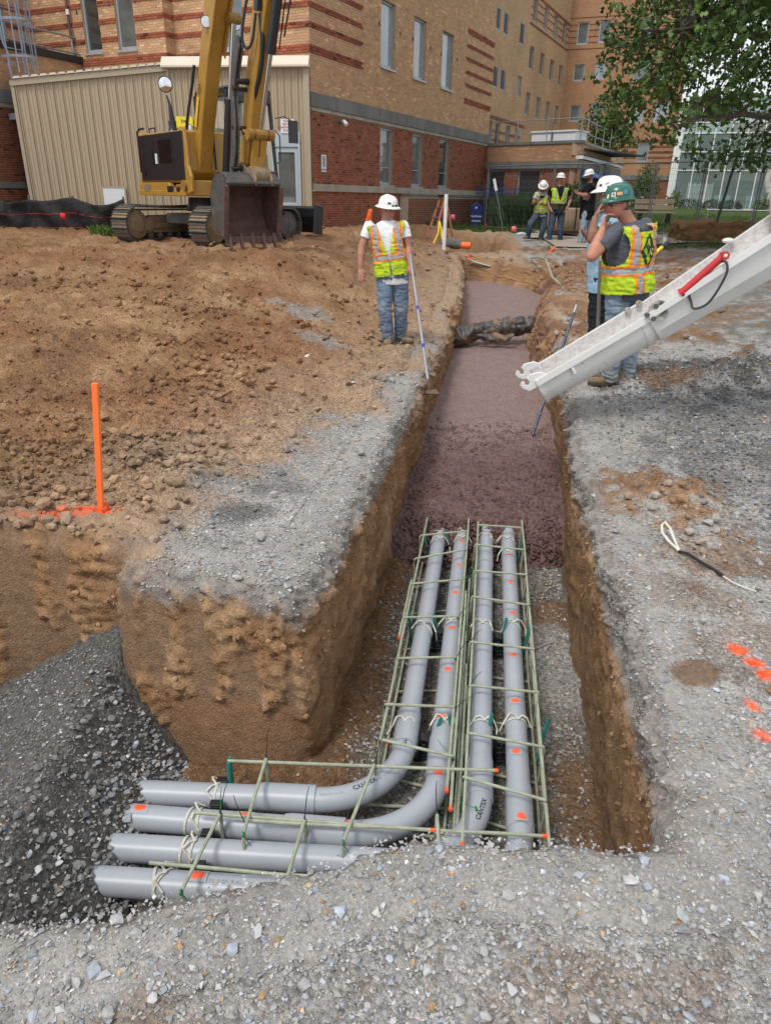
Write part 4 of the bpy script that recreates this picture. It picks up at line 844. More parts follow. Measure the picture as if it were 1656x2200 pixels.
# face 2 and its step
s_st = 4.11; ups2 = [(1.90, 2.59, 4.97, 6.6)]
wall(F2, mainb, .302, s_st, .4, 9.3, ups2, mortar); P1 = F2.pt(s_st, 0)[:2]; F3 = Face(P1-D1*.34, (-.8987, .4386), (-.4386, -.8987))
FS = Face(P1-D1*.34, D1, (.8987, -.4386)); wall(FS, mainb, .0, .34, .4, 9.3, [], mortar, thick=.2)
ups3 = [(.98, 1.62, 5.10, 7.2), (2.20, 2.81, 5.10, 7.2)]
wall(F3, mainb, .205, 4.9, .4, 9.3, ups3, mortar); FC_ = Face(F3.pt(4.9, 0)[:2], -D1, (.8987, -.4386)); wall(FC_, mainb, 0, 5, 4.6, 9.3, [(.75, 1.6, 5.0, 6.2)], mortar, thick=.3)
c2 = lambda s, k, za: (rcol1()*np.array((1.1, .95, .9)), .022) if inband(k) else (tcol(.12), 0)
c3 = lambda s, k, za: (rcol1()*np.array((1.1, .95, .9)), .022) if inband(k) else (tcol(.10), 0)
lay(bricks(F2, -.008, s_st, 4.0, 9.0, ups2, c2), mainb, 'buff_brickwork'); lay(bricks(FS, 0, .34, 4.4, 9.0, [], c3), mainb, 'buff_brickwork'); lay(bricks(F3, -.008, 4.9, 4.5, 9.0, ups3, c3), mainb, 'buff_brickwork'); lay(bricks(FC_, 0, 4, 4.6, 9.0, [(.75, 1.6, 5.0, 6.2)], c3), mainb, 'buff_brickwork')
mb = MB(); F2.box(mb, -.06, .60, 3.665, 3.96, 0, .08); mb.build('band_block', concb, mainb, world=True); mb = MB(); F2.box(mb, -.045, .6, 3.572, 3.66, 0, .045); mb.build('band_block', concl, mainb, world=True)
for a, b, c, d in ups2: window(F2, mainb, a, b, c, d, wingrey)
for i, (a, b, c, d) in enumerate(ups3): window(F3, mainb, a, b, c, d, (wingrey, windark)[i])
window(FC_, mainb, .75, 1.6, 5.0, 6.2, winblind)
mb = MB()   # little iron wall hooks beside the windows
for F, s, z in ((F1, 3.62, 5.95), (F1, 4.98, 5.95), (F1, 5.85, 5.95), (F1, 7.2, 5.95), (F1, 8.1, 5.9), (F1, 9.5, 5.95), (F3, .85, 6.1), (F3, 1.75, 6.1), (F3, 2.95, 6.0)): F.box(mb, s, s+.03, z, z+.10, .0, .03)
mb.build('wall_hooks', mat('iron_hook', (.05, .04, .04), .7), mainb, world=True)
mb = MB(); F2.box(mb, -.05, 4.5, 9.3, 9.5, -5, .05); F1.box(mb, -.05, XE, 9.3, 9.5, -5, .05); mb.build('roof_edge', concb, mainb, world=True)
# end wall of the main block at its far end
FE = Face(F1.pt(XE, 0)[:2], (-.8987, .4386), (.4386, .8987)); wall(FE, mainb, .0, 8, .2, 9.3, [], mortar, thick=.25)
# left wing
FW_ = Face(V(-9.75, 20.5)-D1*8, D1, (.8987, -.4386)); wing = thing('wing', (-9.9, 20, .8), 'low brick wing with a dark coping at the left edge, behind the tan metal shed', 'building')
lz = 4.86
wall(FW_, wing, 0, 12.6, 3.96, lz, [], mortar); wall(FW_, wing, 0, 12.6, .3, 3.57, [], rmortar)
lay(bricks(FW_, 5, 12.6, 3.98, lz, [], lambda s, k, z: (tcol(.08)*np.array((.8, .78, .78)), 0)), wing, 'buff_brickwork'); lay(bricks(FW_, 5, 10.5, 1.0, 3.56, [], lambda s, k, z: (rcol1()*.8, 0), zorg=1.935), wing, 'red_brickwork')
mb = MB(); FW_.box(mb, 0, 12.6, 3.665, 3.96, -.1, .08); mb.build('concrete_band', concb, wing, world=True); mb = MB(); FW_.box(mb, 0, 12.6, 3.57, 3.66, -.1, .045); mb.build('concrete_sill', concl, wing, world=True)
mb = MB(); FW_.box(mb, 0, 12.6, 1.70, 1.85, -.1, .05); mb.build('concrete_sill', concb, wing, world=True)
dark = mat('dark_coping', (.02, .017, .018), .6); mb = MB(); FW_.box(mb, 0, 12.75, lz, lz+.16, -.3, .10); mb.build('coping', dark, wing, world=True)
mb = MB(); FW_.box(mb, 0, 12.5, lz-.3, lz-.05, -6, -.31); mb.build('roof', dark, wing, world=True)
galv = mat('painted_steel', (.22, .27, .34), .5, metal=.2, var=.1)
gal2 = mat('galvanised', (.30, .32, .34), .45, metal=.6, var=.12)
t = thing('roof_railing', tuple(FW_.pt(8, lz+.16, .0)), 'pipe handrail along the low wing roof at upper left', 'railing')
mb = MB(); mb.tube([FW_.pt(5, lz+.62, -.1), FW_.pt(11.9, lz+.62, -.1), FW_.pt(12.25, lz+.60, -.1), FW_.pt(12.3, lz+.15, -.1)], .024, n=8); mb.build('rail', gal2, t, smooth=True, world=True)
mb = MB(); mb.cyl(FW_.pt(5, lz+.24, 0), FW_.pt(12.2, lz+.22, 0), .02, n=8); mb.build('rail', gal2, t, world=True)
for s in (6.5, 9, 11.5): mb = MB(); mb.cyl(FW_.pt(s, lz+.15, -.1), FW_.pt(s, lz+.62, -.1), .018, n=8); mb.build('post', gal2, t, world=True)
dp = thing('downpipe', tuple(F3.pt(2.95, 4.9, .1)), 'brown downpipe beside the left upper window', 'pipe'); mb = MB(); bp_ = mat('brown_pipe', (.09, .05, .045), .5)
mb.cyl(F3.pt(3.22, 5.45, .09), F3.pt(3.22, 7.4, .09), .035, n=10); mb.build('pipe', bp_, dp, smooth=True, world=True)
mb = MB(); mb.cyl(F3.pt(3.22, 4.7, .09), F3.pt(3.22, 5.45, .09), .035, n=10); mb.build('lower_pipe', gal2, dp, smooth=True, world=True); mb = MB(); mb.cyl(F3.pt(3.22, 6.0, .09), F3.pt(3.22, 6.12, .09), .045, n=10); mb.build('collar', mat('white_collar', (.7, .7, .68)), dp, world=True)
# caged ladder on the wing
lad = thing('caged_ladder', tuple(FW_.pt(8.1, 3.2, .3)), 'blue grey caged roof ladder fixed to the brick wing at far left', 'ladder'); s0 = 8.05
for ds in (0, .42): mb = MB(); mb.tube([FW_.pt(s0+ds, 3.35, .28), FW_.pt(s0+ds, 4.75, .28), FW_.pt(s0+ds-.06*(1 if ds == 0 else -1), 4.95, .24), FW_.pt(s0+ds-.06*(1 if ds == 0 else -1), 7.4, .24)], .027, n=8); mb.build('stringer', galv, lad, smooth=True, world=True)
for i in range(12): mb = MB(); mb.cyl(FW_.pt(s0, 3.45+i*.28, .28), FW_.pt(s0+.42, 3.45+i*.28, .28), .012, n=6); mb.build('rung', galv, lad, world=True)
def hoopz(z): 
    c = FW_.pt(s0+.21, z, .30); a = V(*FW_.d, 0); b = V(*FW_.n, 0); mb = MB(); pts = [c+a*math.cos(t)*.36+b*(math.sin(t)*.60) for t in np.linspace(-.15, math.pi+.15, 19)]
    for p, q in zip(pts[:-1], pts[1:]): mb.beam(p, q, .008, .05, up=(0, 0, 1))
    mb.build('cage_hoop', galv, lad, world=True)
for z in (4.65, 5.42, 6.2, 7.0): hoopz(z)
for t_ in np.linspace(.2, math.pi-.2, 7):
    a = V(*FW_.d, 0); b = V(*FW_.n, 0); p = a*math.cos(t_)*.355+b*math.sin(t_)*.59; mb = MB(); mb.beam(FW_.pt(s0+.21, 3.9 if t_ < 2.2 else 4.3, .3)+p, FW_.pt(s0+.21, 7.4, .3)+p, .03, .006, up=tuple(p)); mb.build('cage_strap', galv, lad, world=True)
mb = MB(); FW_.box(mb, s0-.15, s0+.75, 3.28, 3.42, .1, .55); FW_.box(mb, s0, s0+.6, 3.20, 3.28, .15, .5); mb.build('landing_plate', galv, lad, world=True)
mb = MB(); mb.cyl(FW_.pt(s0+.45, 1.0, .12), FW_.pt(s0+.40, 3.2, .12), .022, n=8); FW_.box(mb, s0+.2, s0+.9, 2.32, 2.40, .02, .12); mb.build('standoff_pipe', galv, lad, world=True)
# louvred box at the left edge
vb = thing('louvre_box', tuple(FW_.pt(7.2, .9, .5)), 'pale green louvred equipment box at the left edge behind the silt fence', 'vent'); vm = mat('louvre_paint', (.28, .29, .22), .6, var=.1)
FV = Face(Y_ if False else (-12.6, 20.6), (1, .05), (0, -1))
mb = MB(); FV.box(mb, 0, 3.0, .8, 2.05, -1, 0); mb.build('box_body', vm, vb, world=True)
for i in range(11): mb = MB(); a = FV.pt(0, 1.0+i*.1, .0); mb.add([FV.pt(0, 1.0+i*.1, .002), FV.pt(3.0, 1.0+i*.1, .002), FV.pt(3.0, 1.0+i*.1-.02, .07), FV.pt(0, 1.0+i*.1-.02, .07), FV.pt(0, 1.075+i*.1, .002), FV.pt(3.0, 1.075+i*.1, .002)], [(0, 3, 2, 1), (3, 4, 5, 2), (0, 4, 3), (1, 2, 5)]); mb.build('louvre', vm, vb, world=True)
# ---- tan corrugated shed
shedm = mat('tan_sheet_metal', (.43, .345, .235), .5, var=.05, vs=2, metal=.0, dirt=(.30, .23, .14), damt=.2, ds=1.5, stretch=(1, 1, .2), gen='Pos'); trim = mat('tan_trim', (.40, .335, .235), .5, var=.05)
tlight = mat('pale_trim', (.62, .54, .43), .5, var=.05)
sh = thing('metal_shed', (-5.6, 20.4, .8), 'tan corrugated metal shed with a glazed door, standing behind the excavator', 'shed')
SA = Face((-2.03, 19.90), (-.99, .143), (-.143, -.99)); SB = Face(SA.pt(3.62, 0)[:2], (-.990, -.139), (.139, -.990)); LB = 3.64; zB = lambda s: 4.43-.118*s
def corr(F, s0, s1, z0, z1, ops, name='wall_panel', pitch=.30, zt=None):
    a = s0
    while a < s1-.02:
        b = min(a+pitch*3, s1); prof = []; x = a
        while x < b-1e-6:
            for dx, o in ((0, .0), (.085, .0), (.100, .012), (.115, .0), (.185, .0), (.200, .012), (.215, .0), (.250, .0), (.268, .036), (.292, .036)):
                dx = dx*pitch/.30
                if x+dx <= b: prof.append((x+dx, o))
            x += pitch
        prof.append((b, 0)); mb = MB(); prof = [(x_, o_) for x_, o_ in prof]; zz = sorted({z0, z1, *[o[i] for o in ops for i in (2, 3)]})
        for (u, o), (v, p) in zip(prof[:-1], prof[1:]):
            for c, d in zip(zz[:-1], zz[1:]):
                if any(q[0] < (u+v)/2 < q[1] and q[2] <= c < q[3]-1e-6 for q in ops): continue
                du_, dv_ = (zt(u), zt(v)) if zt and d == z1 else (d, d); mb.add([F.pt(u, c, o), F.pt(v, c, p), F.pt(v, dv_, p), F.pt(u, du_, o)], [(0, 1, 2, 3)])
        if mb.v: mb.build(name, shedm, sh, world=True)
        a = b
door = (.27, 1.0, .75, 3.10); corr(SA, .14, 3.6, .6, 4.5, [door], pitch=.175); corr(SB, .02, LB, .6, 4.42, [], pitch=.212, zt=zB)
for F_, q_ in ((SA, (.0, .14, .6, 4.5, .002, .06)), (SB, (-.05, .02, .6, 4.42, -.02, .05)), (SB, (LB, LB+.08, .6, 3.99, -.05, .05))): mb = MB(); F_.box(mb, *q_); mb.build('corner_trim', trim, sh, world=True)
mb = MB(); SA.prism = None; poly = [(0, 0), (.16, .02), (.16, .06), (.05, .26), (0, .26)]
mb.prism(poly, SA.pt(-.02, 4.45), (*SA.n, 0), (0, 0, 1), V(*SA.d, 0)*3.72); mb.build('eave_gutter', tlight, sh, world=True)
mb = MB(); mb.obox(SB.pt(-.05, zB(0)-.02, -.02), SB.pt(LB, zB(LB))-SB.pt(0, zB(0)), V(*SB.n, 0), (0, 0, 1), (LB+.16, .09, .13)); mb.build('fascia', trim, sh, world=True); Z5 = lambda s, z: z-4.43+zB(s)
for i in range(17): mb = MB(); s = .05+i*.213; z0r = zB(s)+.115; mb.add([SB.pt(s, z0r, .10), SB.pt(s+.17, z0r-.02, .10), SB.pt(s+.15, z0r+.03, .095), SB.pt(s+.02, z0r+.045, .095), SB.pt(s, z0r+.05, -1.2), SB.pt(s+.17, z0r+.03, -1.2), SB.pt(s+.15, z0r+.08, -1.2), SB.pt(s+.02, z0r+.09, -1.2)], [(0, 1, 2, 3), (3, 2, 6, 7), (0, 3, 7, 4), (1, 5, 6, 2)]); mb.build('roof_rib', tlight, sh, world=True)
mb = MB(); mb.add([SB.pt(-.1, zB(0)+.11, .09), SB.pt(LB+.1, zB(LB)+.10, .09), SB.pt(LB+.1, zB(LB)+.2, -2.2), SB.pt(-.1, zB(0)+.2, -2.2)], [(0, 1, 2, 3)]); mb.add([SA.pt(0, 4.7, .0), SA.pt(3.7, 4.7, 0), SA.pt(3.7, 4.75, -.9), SA.pt(0.4, 4.75, -.3)], [(0, 1, 2, 3)]); mb.build('roof', tlight, sh, world=True)
dm = mat('door_frame', (.42, .48, .52), .5, var=.05)
a, b, c, d = door; mb = MB()
for q in ((a, a+.05, c, d), (b-.05, b, c, d), (a+.05, b-.05, d-.30, d), (a+.05, b-.05, d-.34, d-.30)): SA.box(mb, *q, -.04, .05)
dr = mb.build('door', dm, sh, world=True); mb = MB()
for q in ((a+.06, a+.15, c, d-.35), (b-.15, b-.06, c, d-.35), (a+.15, b-.15, d-.46, d-.35), (a+.15, b-.15, 1.38, 1.48), (a+.15, b-.15, c, c+.25)): SA.box(mb, *q, -.03, .02)
mb.build('door_leaf', dm, dr, world=True); mb = MB(); SA.box(mb, a+.15, b-.15, c+.25, d-.46, -.02, -.01); mb.build('door_glass', wingrey, dr, world=True)
mb = MB(); SA.box(mb, a+.55, a+.63, 1.62, 1.70, -.01, .012); mb.build('door_sticker', mat('sticker', (.6, .7, .68)), dr, world=True)
whitem = mat('white_panel', (.72, .76, .78), .4, var=.05)
def sign(name, F, s0, s1, z0, z1, m, lines, lab, cat='sign', col=ink, out=.055, sz=.05, frame=None):
    t = thing(name, tuple(F.pt((s0+s1)/2, z0, out)), lab, cat); mb = MB(); F.box(mb, s0, s1, z0, z1, out, out+.012); mb.build('board', m, t, world=True)
    mb = MB(); h = (z1-z0)/(len(lines)+.4)
    right = -V(*F.d, 0) if np.cross(V(*F.d, 0), V(0, 0, 1)) @ V(*F.n, 0) < 0 else V(*F.d, 0)
    for i, l in enumerate(lines):
        if l: text_plane(mb, l, min(sz, h*.95), F.pt((s0+s1)/2, z1-(i+.9)*h, out+.014), right, (0, 0, 1), .002)
    if mb.v: mb.build('lettering', col, t, world=True)
    return t
redink = mat('red_print', (.5, .03, .03), .6)
sign('warning_sign', SA, .40, .74, 3.06, 3.37, whitem, ['PLEASE', 'USE SIDE', 'CONSTRUCTION', 'FOR PE'], 'white notice with red lettering above the shed door', col=redink, sz=.07)
sign('warning_sign', SA, 3.02, 3.46, 2.55, 3.42, mat('yellow_board', (.80, .66, .02), .5), ['FIRE', 'ASSEMBLY', 'INTO THE', 'BUILDING', ''], 'yellow notice board on the shed, half hidden by the digger boom', sz=.10)
t = thing('hatch_panel', tuple(SB.pt(1.7, 1.2, .06)), 'white hatch panel low on the shed wall above the silt fence', 'panel'); mb = MB(); SB.box(mb, 1.34, 1.88, 1.1, 1.75, .046, .09); mb.build('panel', whitem, t, world=True); mb = MB(); 
for q in ((1.30, 1.92, 1.75, 1.79), (1.30, 1.34, 1.1, 1.75), (1.88, 1.92, 1.1, 1.75)): SB.box(mb, *q, .046, .10)
mb.build('panel_frame', trim, t, world=True)
# no smoking sign and wall light on main wall
t = sign('no_smoking_sign', F1, .42, .66, 2.22, 2.62, whitem, ['', '', '', 'NO', 'SMOKING'], 'small white no smoking sign on the red brick wall near the corner', out=.014, sz=.05); mb = MB()
for zc, r_ in ((2.53, .055), (2.42, .055)):
    cc0 = F1.pt(.54, zc, .030); a = V(*F1.d, 0); pts = [cc0+a*math.cos(q)*r_+V(0, 0, 1)*math.sin(q)*r_ for q in np.linspace(0, 2*math.pi, 17)]; mb.tube(pts, .007, n=5); mb.cyl(cc0-a*.04+V(0, 0, .04), cc0+a*.04-V(0, 0, .04), .006, n=5)
mb.build('symbol', ink, t, world=True)
t = thing('wall_light', tuple(F1.pt(1.45, 3.42, .05)), 'small flood lamp under the concrete band', 'lamp'); mb = MB(); mb.cyl(F1.pt(1.36, 3.44, 0), F1.pt(1.36, 3.44, .12), .05, n=10); mb.build('bracket', mat('lamp_grey', (.15, .15, .12)), t, world=True); mb = MB(); mb.lathe([(.03, 0), (.05, .03), (.055, .16), (.045, .17)], F1.pt(1.40, 3.47, .12), (.5, -.4, -.55), n=12); mb.build('lamp_head', mat('lamp_white', (.75, .75, .75), .3), t, world=True)
# ---- low brick pavilion
F4 = Face(F1.pt(XE, 0)[:2]-V(.04, 0), (.757, -.653), (-.653, -.757)); LW = 4.12
F5 = Face(F4.pt(LW, 0)[:2], D1, (.8987, -.4386)); lowb = thing('brick_pavilion', tuple(F4.pt(LW, .8)), 'low flat roofed brick building with a railed roof and blue awning, behind the standing men', 'building')
op4 = [(.15, .95, 1.1, 2.72), (1.55, 2.55, 1.1, 2.72)]
wall(F4, lowb, 0, LW, 3.00, 3.58, [], mortar, 'parapet_wall'); wall(F4, lowb, 0, LW, .5, 2.74, op4, rmortar)
lay(bricks(F4, 0, LW, 3.02, 3.56, [], lambda s, k, z: (tcol(.08)*np.array((.82, .80, .8)), 0)), lowb, 'buff_brickwork'); lay(bricks(F4, 0, LW, 1.0, 2.72, op4, lambda s, k, z: (rcol1()*1.05, 0), zorg=1.9), lowb, 'red_brickwork')
for a, b, c, d in op4: window(F4, lowb, a, b, c, d, windark, sill=False)
mb = MB(); F4.box(mb, -.0, LW+.02, 2.745, 2.995, -.2, .10); F5.box(mb, .0, 8.5, 2.745, 2.995, -.2, .10); mb.build('concrete_band', concb, lowb, world=True)
mb = MB(); F4.box(mb, 0, LW+.04, 3.58, 3.68, -.3, .05); mb.build('coping', concb, lowb, world=True); mb = MB(); F5.box(mb, .02, 9.3, 3.58, 3.66, -.3, .05); mb.build('coping', concl, lowb, world=True)
wall(F5, lowb, 0.02, 9.3, 3.18, 3.58, [], mortar, 'parapet_wall'); lay(bricks(F5, 0.02, 9.3, 3.18, 3.57, [], lambda s, k, z: (tcol(.2)*1.08, 0)), lowb, 'buff_brickwork')
mb = MB(); F5.box(mb, .0, 8.5, 3.06, 3.17, -.1, .16); mb.build('white_fascia', mat('white_fascia', (.78, .80, .82), .4), lowb, world=True)
mb = MB(); F5.box(mb, .0, 8.5, 3.172, 3.2, -.1, .22); mb.build('flashing', dark, lowb, world=True)
wall(F5, lowb, 0.02, 1.0, .5, 2.74, [], rmortar); wall(F5, lowb, 6, 9.3, .5, 2.74, [], rmortar); mb = MB(); F5.box(mb, 1.0, 6, .5, 2.74, -.5, -.25); mb.build('glazed_entrance', windark, lowb, world=True)
bluem = mat('blue_awning', (.045, .13, .27), .6, var=.08); mb = MB(); mb.add([F5.pt(.3, 2.74, .1), F5.pt(7.2, 2.74, .1), F5.pt(7.2, 2.42, .75), F5.pt(.3, 2.42, .75), F5.pt(.3, 2.30, .75), F5.pt(7.2, 2.30, .75), F5.pt(.3, 2.42, .1), F5.pt(7.2, 2.42, .1)], [(0, 3, 2, 1), (3, 4, 5, 2), (0, 6, 3), (1, 2, 7)]); mb.build('awning', bluem, lowb, world=True)
mb = MB(); F4.box(mb, .05, LW-.05, 3.4, 3.45, -6, -.3); mb.build('roof', dark, lowb, world=True)
t = thing('mural_panel', tuple(F5.pt(1.6, 1.0, .0)), 'blue painted panel with yellow figures under the awning', 'mural'); mb = MB(); F5.box(mb, .55, 2.6, 1.1, 2.28, -.02, .03); mb.build('board', mat('mural_blue', (.05, .16, .36), .5, var=.3, vs=3), t, world=True)
mb = MB(); F5.box(mb, .35, .55, 1.0, 2.35, -.02, .05); mb.build('white_post', whitem, t, world=True)
mb = MB()
for i in range(5): s = 1.0+i*.3; mb.add([F5.pt(s-.12, 1.25, .035), F5.pt(s+.14, 1.25, .035), F5.pt(s+.03, 1.72+.12*(i % 3), .035)], [(0, 1, 2)]); mb.lathe([(.0001, 0), (.07, 0), (.07, .003)], F5.pt(s, 1.72+.12*(i % 3), .035), (F5.n[0], F5.n[1], 0), n=10)
mb.build('painted_shapes', mat('mural_yellow', (.55, .5, .25), .6), t, world=True)
t = thing('roof_railing', tuple(F4.pt(2, 3.68, 0)), 'thin metal guard rail round the flat roof of the low brick building', 'railing')
pts = [F4.pt(.1, 0, -.15), F4.pt(LW-.1, 0, -.15), F5.pt(3.2, 0, -.15), F5.pt(6.4, 0, -.15)]
for z in (3.98, 4.42): mb = MB(); mb.tube([p+V(0, 0, z) for p in pts], .018, n=6); mb.build('rail', gal2, t, world=True)
for p in [F4.pt(s, 0, -.15) for s in (.1, 1.3, 2.6, 4.0)]+[F5.pt(s, 0, -.15) for s in (1.6, 3.2, 4.8, 6.4)]: mb = MB(); mb.cyl(p+V(0, 0, 3.6), p+V(0, 0, 4.55), .02, n=6); mb.build('post', gal2, t, world=True)
for s, w_, lab in ((1.55, .85, 'white rooftop unit on the low building, left one'), (2.5, .95, 'white rooftop unit on the low building, right one')):
    t = thing('rooftop_unit', tuple(F4.pt(s, 3.5, -1)), lab, 'air unit', 'white units on the flat roof'); mb = MB(); F4.box(mb, s, s+w_, 3.5, 4.05, -1.8, -.8); mb.build('cabinet', whitem, t, world=True, bev=.02); mb = MB(); F4.box(mb, s-.03, s+w_+.03, 4.05, 4.10, -1.85, -.75); mb.build('lid', whitem, t, world=True)
# ---- tall block behind
def bricktex(name, c1_, c2_, mort, sc=1.0):
    m = bpy.data.materials.new(name); m.use_nodes = True; nt = m.node_tree; b = nt.nodes['Principled BSDF']; L = nt.links; b.inputs['Roughness'].default_value = .9; b.inputs['Specular IOR Level'].default_value = .2
    uv = nd(nt, 'ShaderNodeUVMap'); br = nd(nt, 'ShaderNodeTexBrick'); br.inputs['Color1'].default_value = (*c1_, 1); br.inputs['Color2'].default_value = (*c2_, 1); br.inputs['Mortar'].default_value = (*mort, 1)
    br.inputs['Scale'].default_value = sc; br.inputs['Brick Width'].default_value = .30; br.inputs['Row Height'].default_value = .10; br.inputs['Mortar Size'].default_value = .008; L.new(uv.outputs[0], br.inputs['Vector'])
    n = nd(nt, 'ShaderNodeTexNoise'); n.inputs['Scale'].default_value = .35; n.inputs['Detail'].default_value = 6; L.new(uv.outputs[0], n.inputs['Vector']); mr = nd(nt, 'ShaderNodeMapRange'); mr.inputs[1].default_value = .3; mr.inputs[2].default_value = .7; mr.inputs[3].default_value = .84; mr.inputs[4].default_value = 1.12; L.new(n.outputs[0], mr.inputs[0])
    vm = nd(nt, 'ShaderNodeVectorMath', _operation='SCALE'); L.new(br.outputs[0], vm.inputs[0]); L.new(mr.outputs[0], vm.inputs['Scale']); L.new(vm.outputs[0], b.inputs['Base Color'])
    bp = nd(nt, 'ShaderNodeBump'); bp.inputs['Strength'].default_value = .5; bp.inputs['Distance'].default_value = .02; L.new(br.outputs['Fac'], bp.inputs['Height']); bp.invert = True; L.new(bp.outputs[0], b.inputs['Normal']); return m
bt = bricktex('buff_brick_far', tuple(TANB*1.0), tuple(TANB*.80), (.42, .32, .22)); bt2 = bricktex('buff_brick_front_wall', (.45, .245, .135), (.40, .21, .115), (.38, .26, .17)); rt = bricktex('red_brick_far', tuple(REDB), tuple(REDB*.7), (.3, .2, .15))  # second buff mix for the front wall, darker and redder
def wall_uv(F, parent, s0, s1, z0, z1, ops, m, name='wall', thick=.4, o0=0):
    o = None; mb = MB(); 
    for a, b, c, d in cells(s0, s1, z0, z1, ops): F.box(mb, a, b, c, d, -thick, o0)
    o = mb.build(name, m, parent, world=True); uv = o.data.uv_layers.new(name='UVMap'); d3 = V(*F.d, 0)
    for lp in o.data.loops: co = V(*o.data.vertices[lp.vertex_index].co); uv.data[lp.index].uv = ((co[:2]-F.p) @ F.d, co[2])
    return o
tall = thing('tall_building', (13.5, 65.0, 1.2), 'tall buff brick hospital block with narrow windows and red brick bands', 'building')
F6 = Face((7.05, 51.9), D1, (.8987, -.4386)); SC = 14.62; F7 = Face(F6.pt(SC, 0)[:2], (.934, -.359), (-.359, -.934))
w6 = []
for a, b, z0, z1, kd in ((-2.44, -1.6, 10.8, 11.95, 'l'), (-1.02, -.1, 10.8, 11.97, 'l'), (2.3, 3.3, 10.83, 12.03, 'l'), (-2.34, -1.4, 7.88, 9.03, 'l'), (-.88, .08, 7.88, 9.05, 'l'), (2.49, 3.5, 7.9, 9.1, 'w')): w6.append((a, b, z0, z1, kd))
for s in (4.78, 7.45, 10.15, 12.85):
    for z0, z1 in ((12.5, 13.85), (9.78, 11.12), (7.05, 8.42), (15.3, 16.6)): w6.append((s, s+1.02, z0, z1, 'w'))
for s in (-2.84, -1.3, .85, 2.8): w6.append((s, s+.95, 3.9, 6.07, 'w'))
wall_uv(F6, tall, -9, SC-.01, 1.0, 18, w6, bt)
for i, (a, b, z0, z1, kd) in enumerate(w6):
    if kd == 'w': window(F6, tall, a, b, z0, z1, (wingrey, winblind, wingrey, windark)[i % 4], fr=.07, rec=.12, sill=False)
    else:
        mb = MB()
        for q in ((a, a+.07, z0, z1), (b-.07, b, z0, z1), (a+.07, b-.07, z0, z0+.07), (a+.07, b-.07, z1-.07, z1)): F6.box(mb, *q, -.15, -.02)
        v = mb.build('louvred_vent', alum, tall, world=True); mb = MB(); F6.box(mb, a+.07, b-.07, z0+.07, z1-.07, -.3, -.2); mb.build('vent_back', mat('vent_dark', (.02, .03, .04)) if 'vent_dark' not in bpy.data.materials else bpy.data.materials['vent_dark'], v, world=True)
        n = 10
        for k in range(n): zz = z0+.09+(z1-z0-.16)*k/n; mb = MB(); mb.add([F6.pt(a+.07, zz, -.03), F6.pt(b-.07, zz, -.03), F6.pt(b-.07, zz+.065, -.16), F6.pt(a+.07, zz+.065, -.16), F6.pt(a+.07, zz+.02, -.03), F6.pt(b-.07, zz+.02, -.03)], [(0, 1, 2, 3), (0, 4, 5, 1), (4, 3, 2, 5)]); mb.build('louvre', alum, v, world=True)
rb = rt
for z0, z1 in ((6.2, 6.38), (12.26, 12.36), (13.92, 14.05), (9.3, 9.301)): 
    if z1-z0 > .05: wall_uv(F6, tall, (-2.95 if z0 < 7 else 4.3), (4.85 if z0 < 7 else SC-.01), z0, z1, [], rb, 'brick_band', .1, .05)
for z0 in (12.75, 13.2, 13.6): wall_uv(F6, tall, 4.3, SC-.01, z0, z0+.04, w6, rb, 'brick_band', .05, .04)
for z0 in (4.45, 5.0, 5.5): wall_uv(F6, tall, -2.95, 4.0, z0, z0+.13, w6, rb, 'brick_band', .05, .04)
k7 = .925; sz = lambda s: (s+2.0)*k7; zz7 = lambda z: (z-1.65)*k7+1.65
w7 = [(sz(a), sz(b), zz7(c), zz7(d)) for a, b, c, d in ((-1.3, -.38, 13.52, 15.12), (.45, 1.37, 13.58, 15.15), (-1.27, -.35, 10.9, 12.12), (.47, 1.42, 10.95, 12.2), (-1.23, -.28, 7.88, 9.12), (.54, 1.52, 7.92, 9.2), (3.62, 4.88, 10.7, 12.34), (3.80, 4.9, 7.7, 9.32), (4.78, 5.74, 4.74, 6.22), (1.9, 2.6, 4.7, 6.2), (5.6, 6.8, 10.7, 12.3), (5.7, 6.8, 7.7, 9.3), (3.7, 4.8, 13.6, 15.1))]
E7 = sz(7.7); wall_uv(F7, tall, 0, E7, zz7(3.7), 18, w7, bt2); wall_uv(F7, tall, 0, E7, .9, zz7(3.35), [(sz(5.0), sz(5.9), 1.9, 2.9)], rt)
for i, (a, b, c, d) in enumerate(w7): window(F7, tall, a, b, c, d, (windark, wingrey, winblind, wingrey)[(i*3+1) % 4], fr=.075, rec=.1, sill=False)
window(F7, tall, sz(5.0), sz(5.9), 1.9, 2.9, wingrey, sill=False)
mb = MB(); F7.box(mb, 0, E7, zz7(3.35), zz7(3.7), -.1, .08); mb.build('concrete_band', concb, tall, world=True); mb = MB(); F7.box(mb, 0, E7, 1.35, 1.6, 0, .1); mb.build('plinth', concl, tall, world=True)
for z0, z1 in ((6.28, 6.46), (5.88, 5.98), (5.46, 5.58), (5.06, 5.16), (4.66, 4.76)): wall_uv(F7, tall, sz(1.5), E7, zz7(z0), zz7(z1), w7, rb, 'brick_band', .1, .05)
for z0 in (13.2, 13.65, 14.05, 14.5, 14.9, 15.4): wall_uv(F7, tall, 0, E7, zz7(z0), zz7(z0)+.035, w7, rb, 'brick_band', .05, .03)
mb = MB(); F7.box(mb, 0, E7+.0, 18, 18.4, -6, .1); F6.box(mb, -9, SC, 18, 18.4, -6, .1); mb.build('roof_edge', concb, tall, world=True)
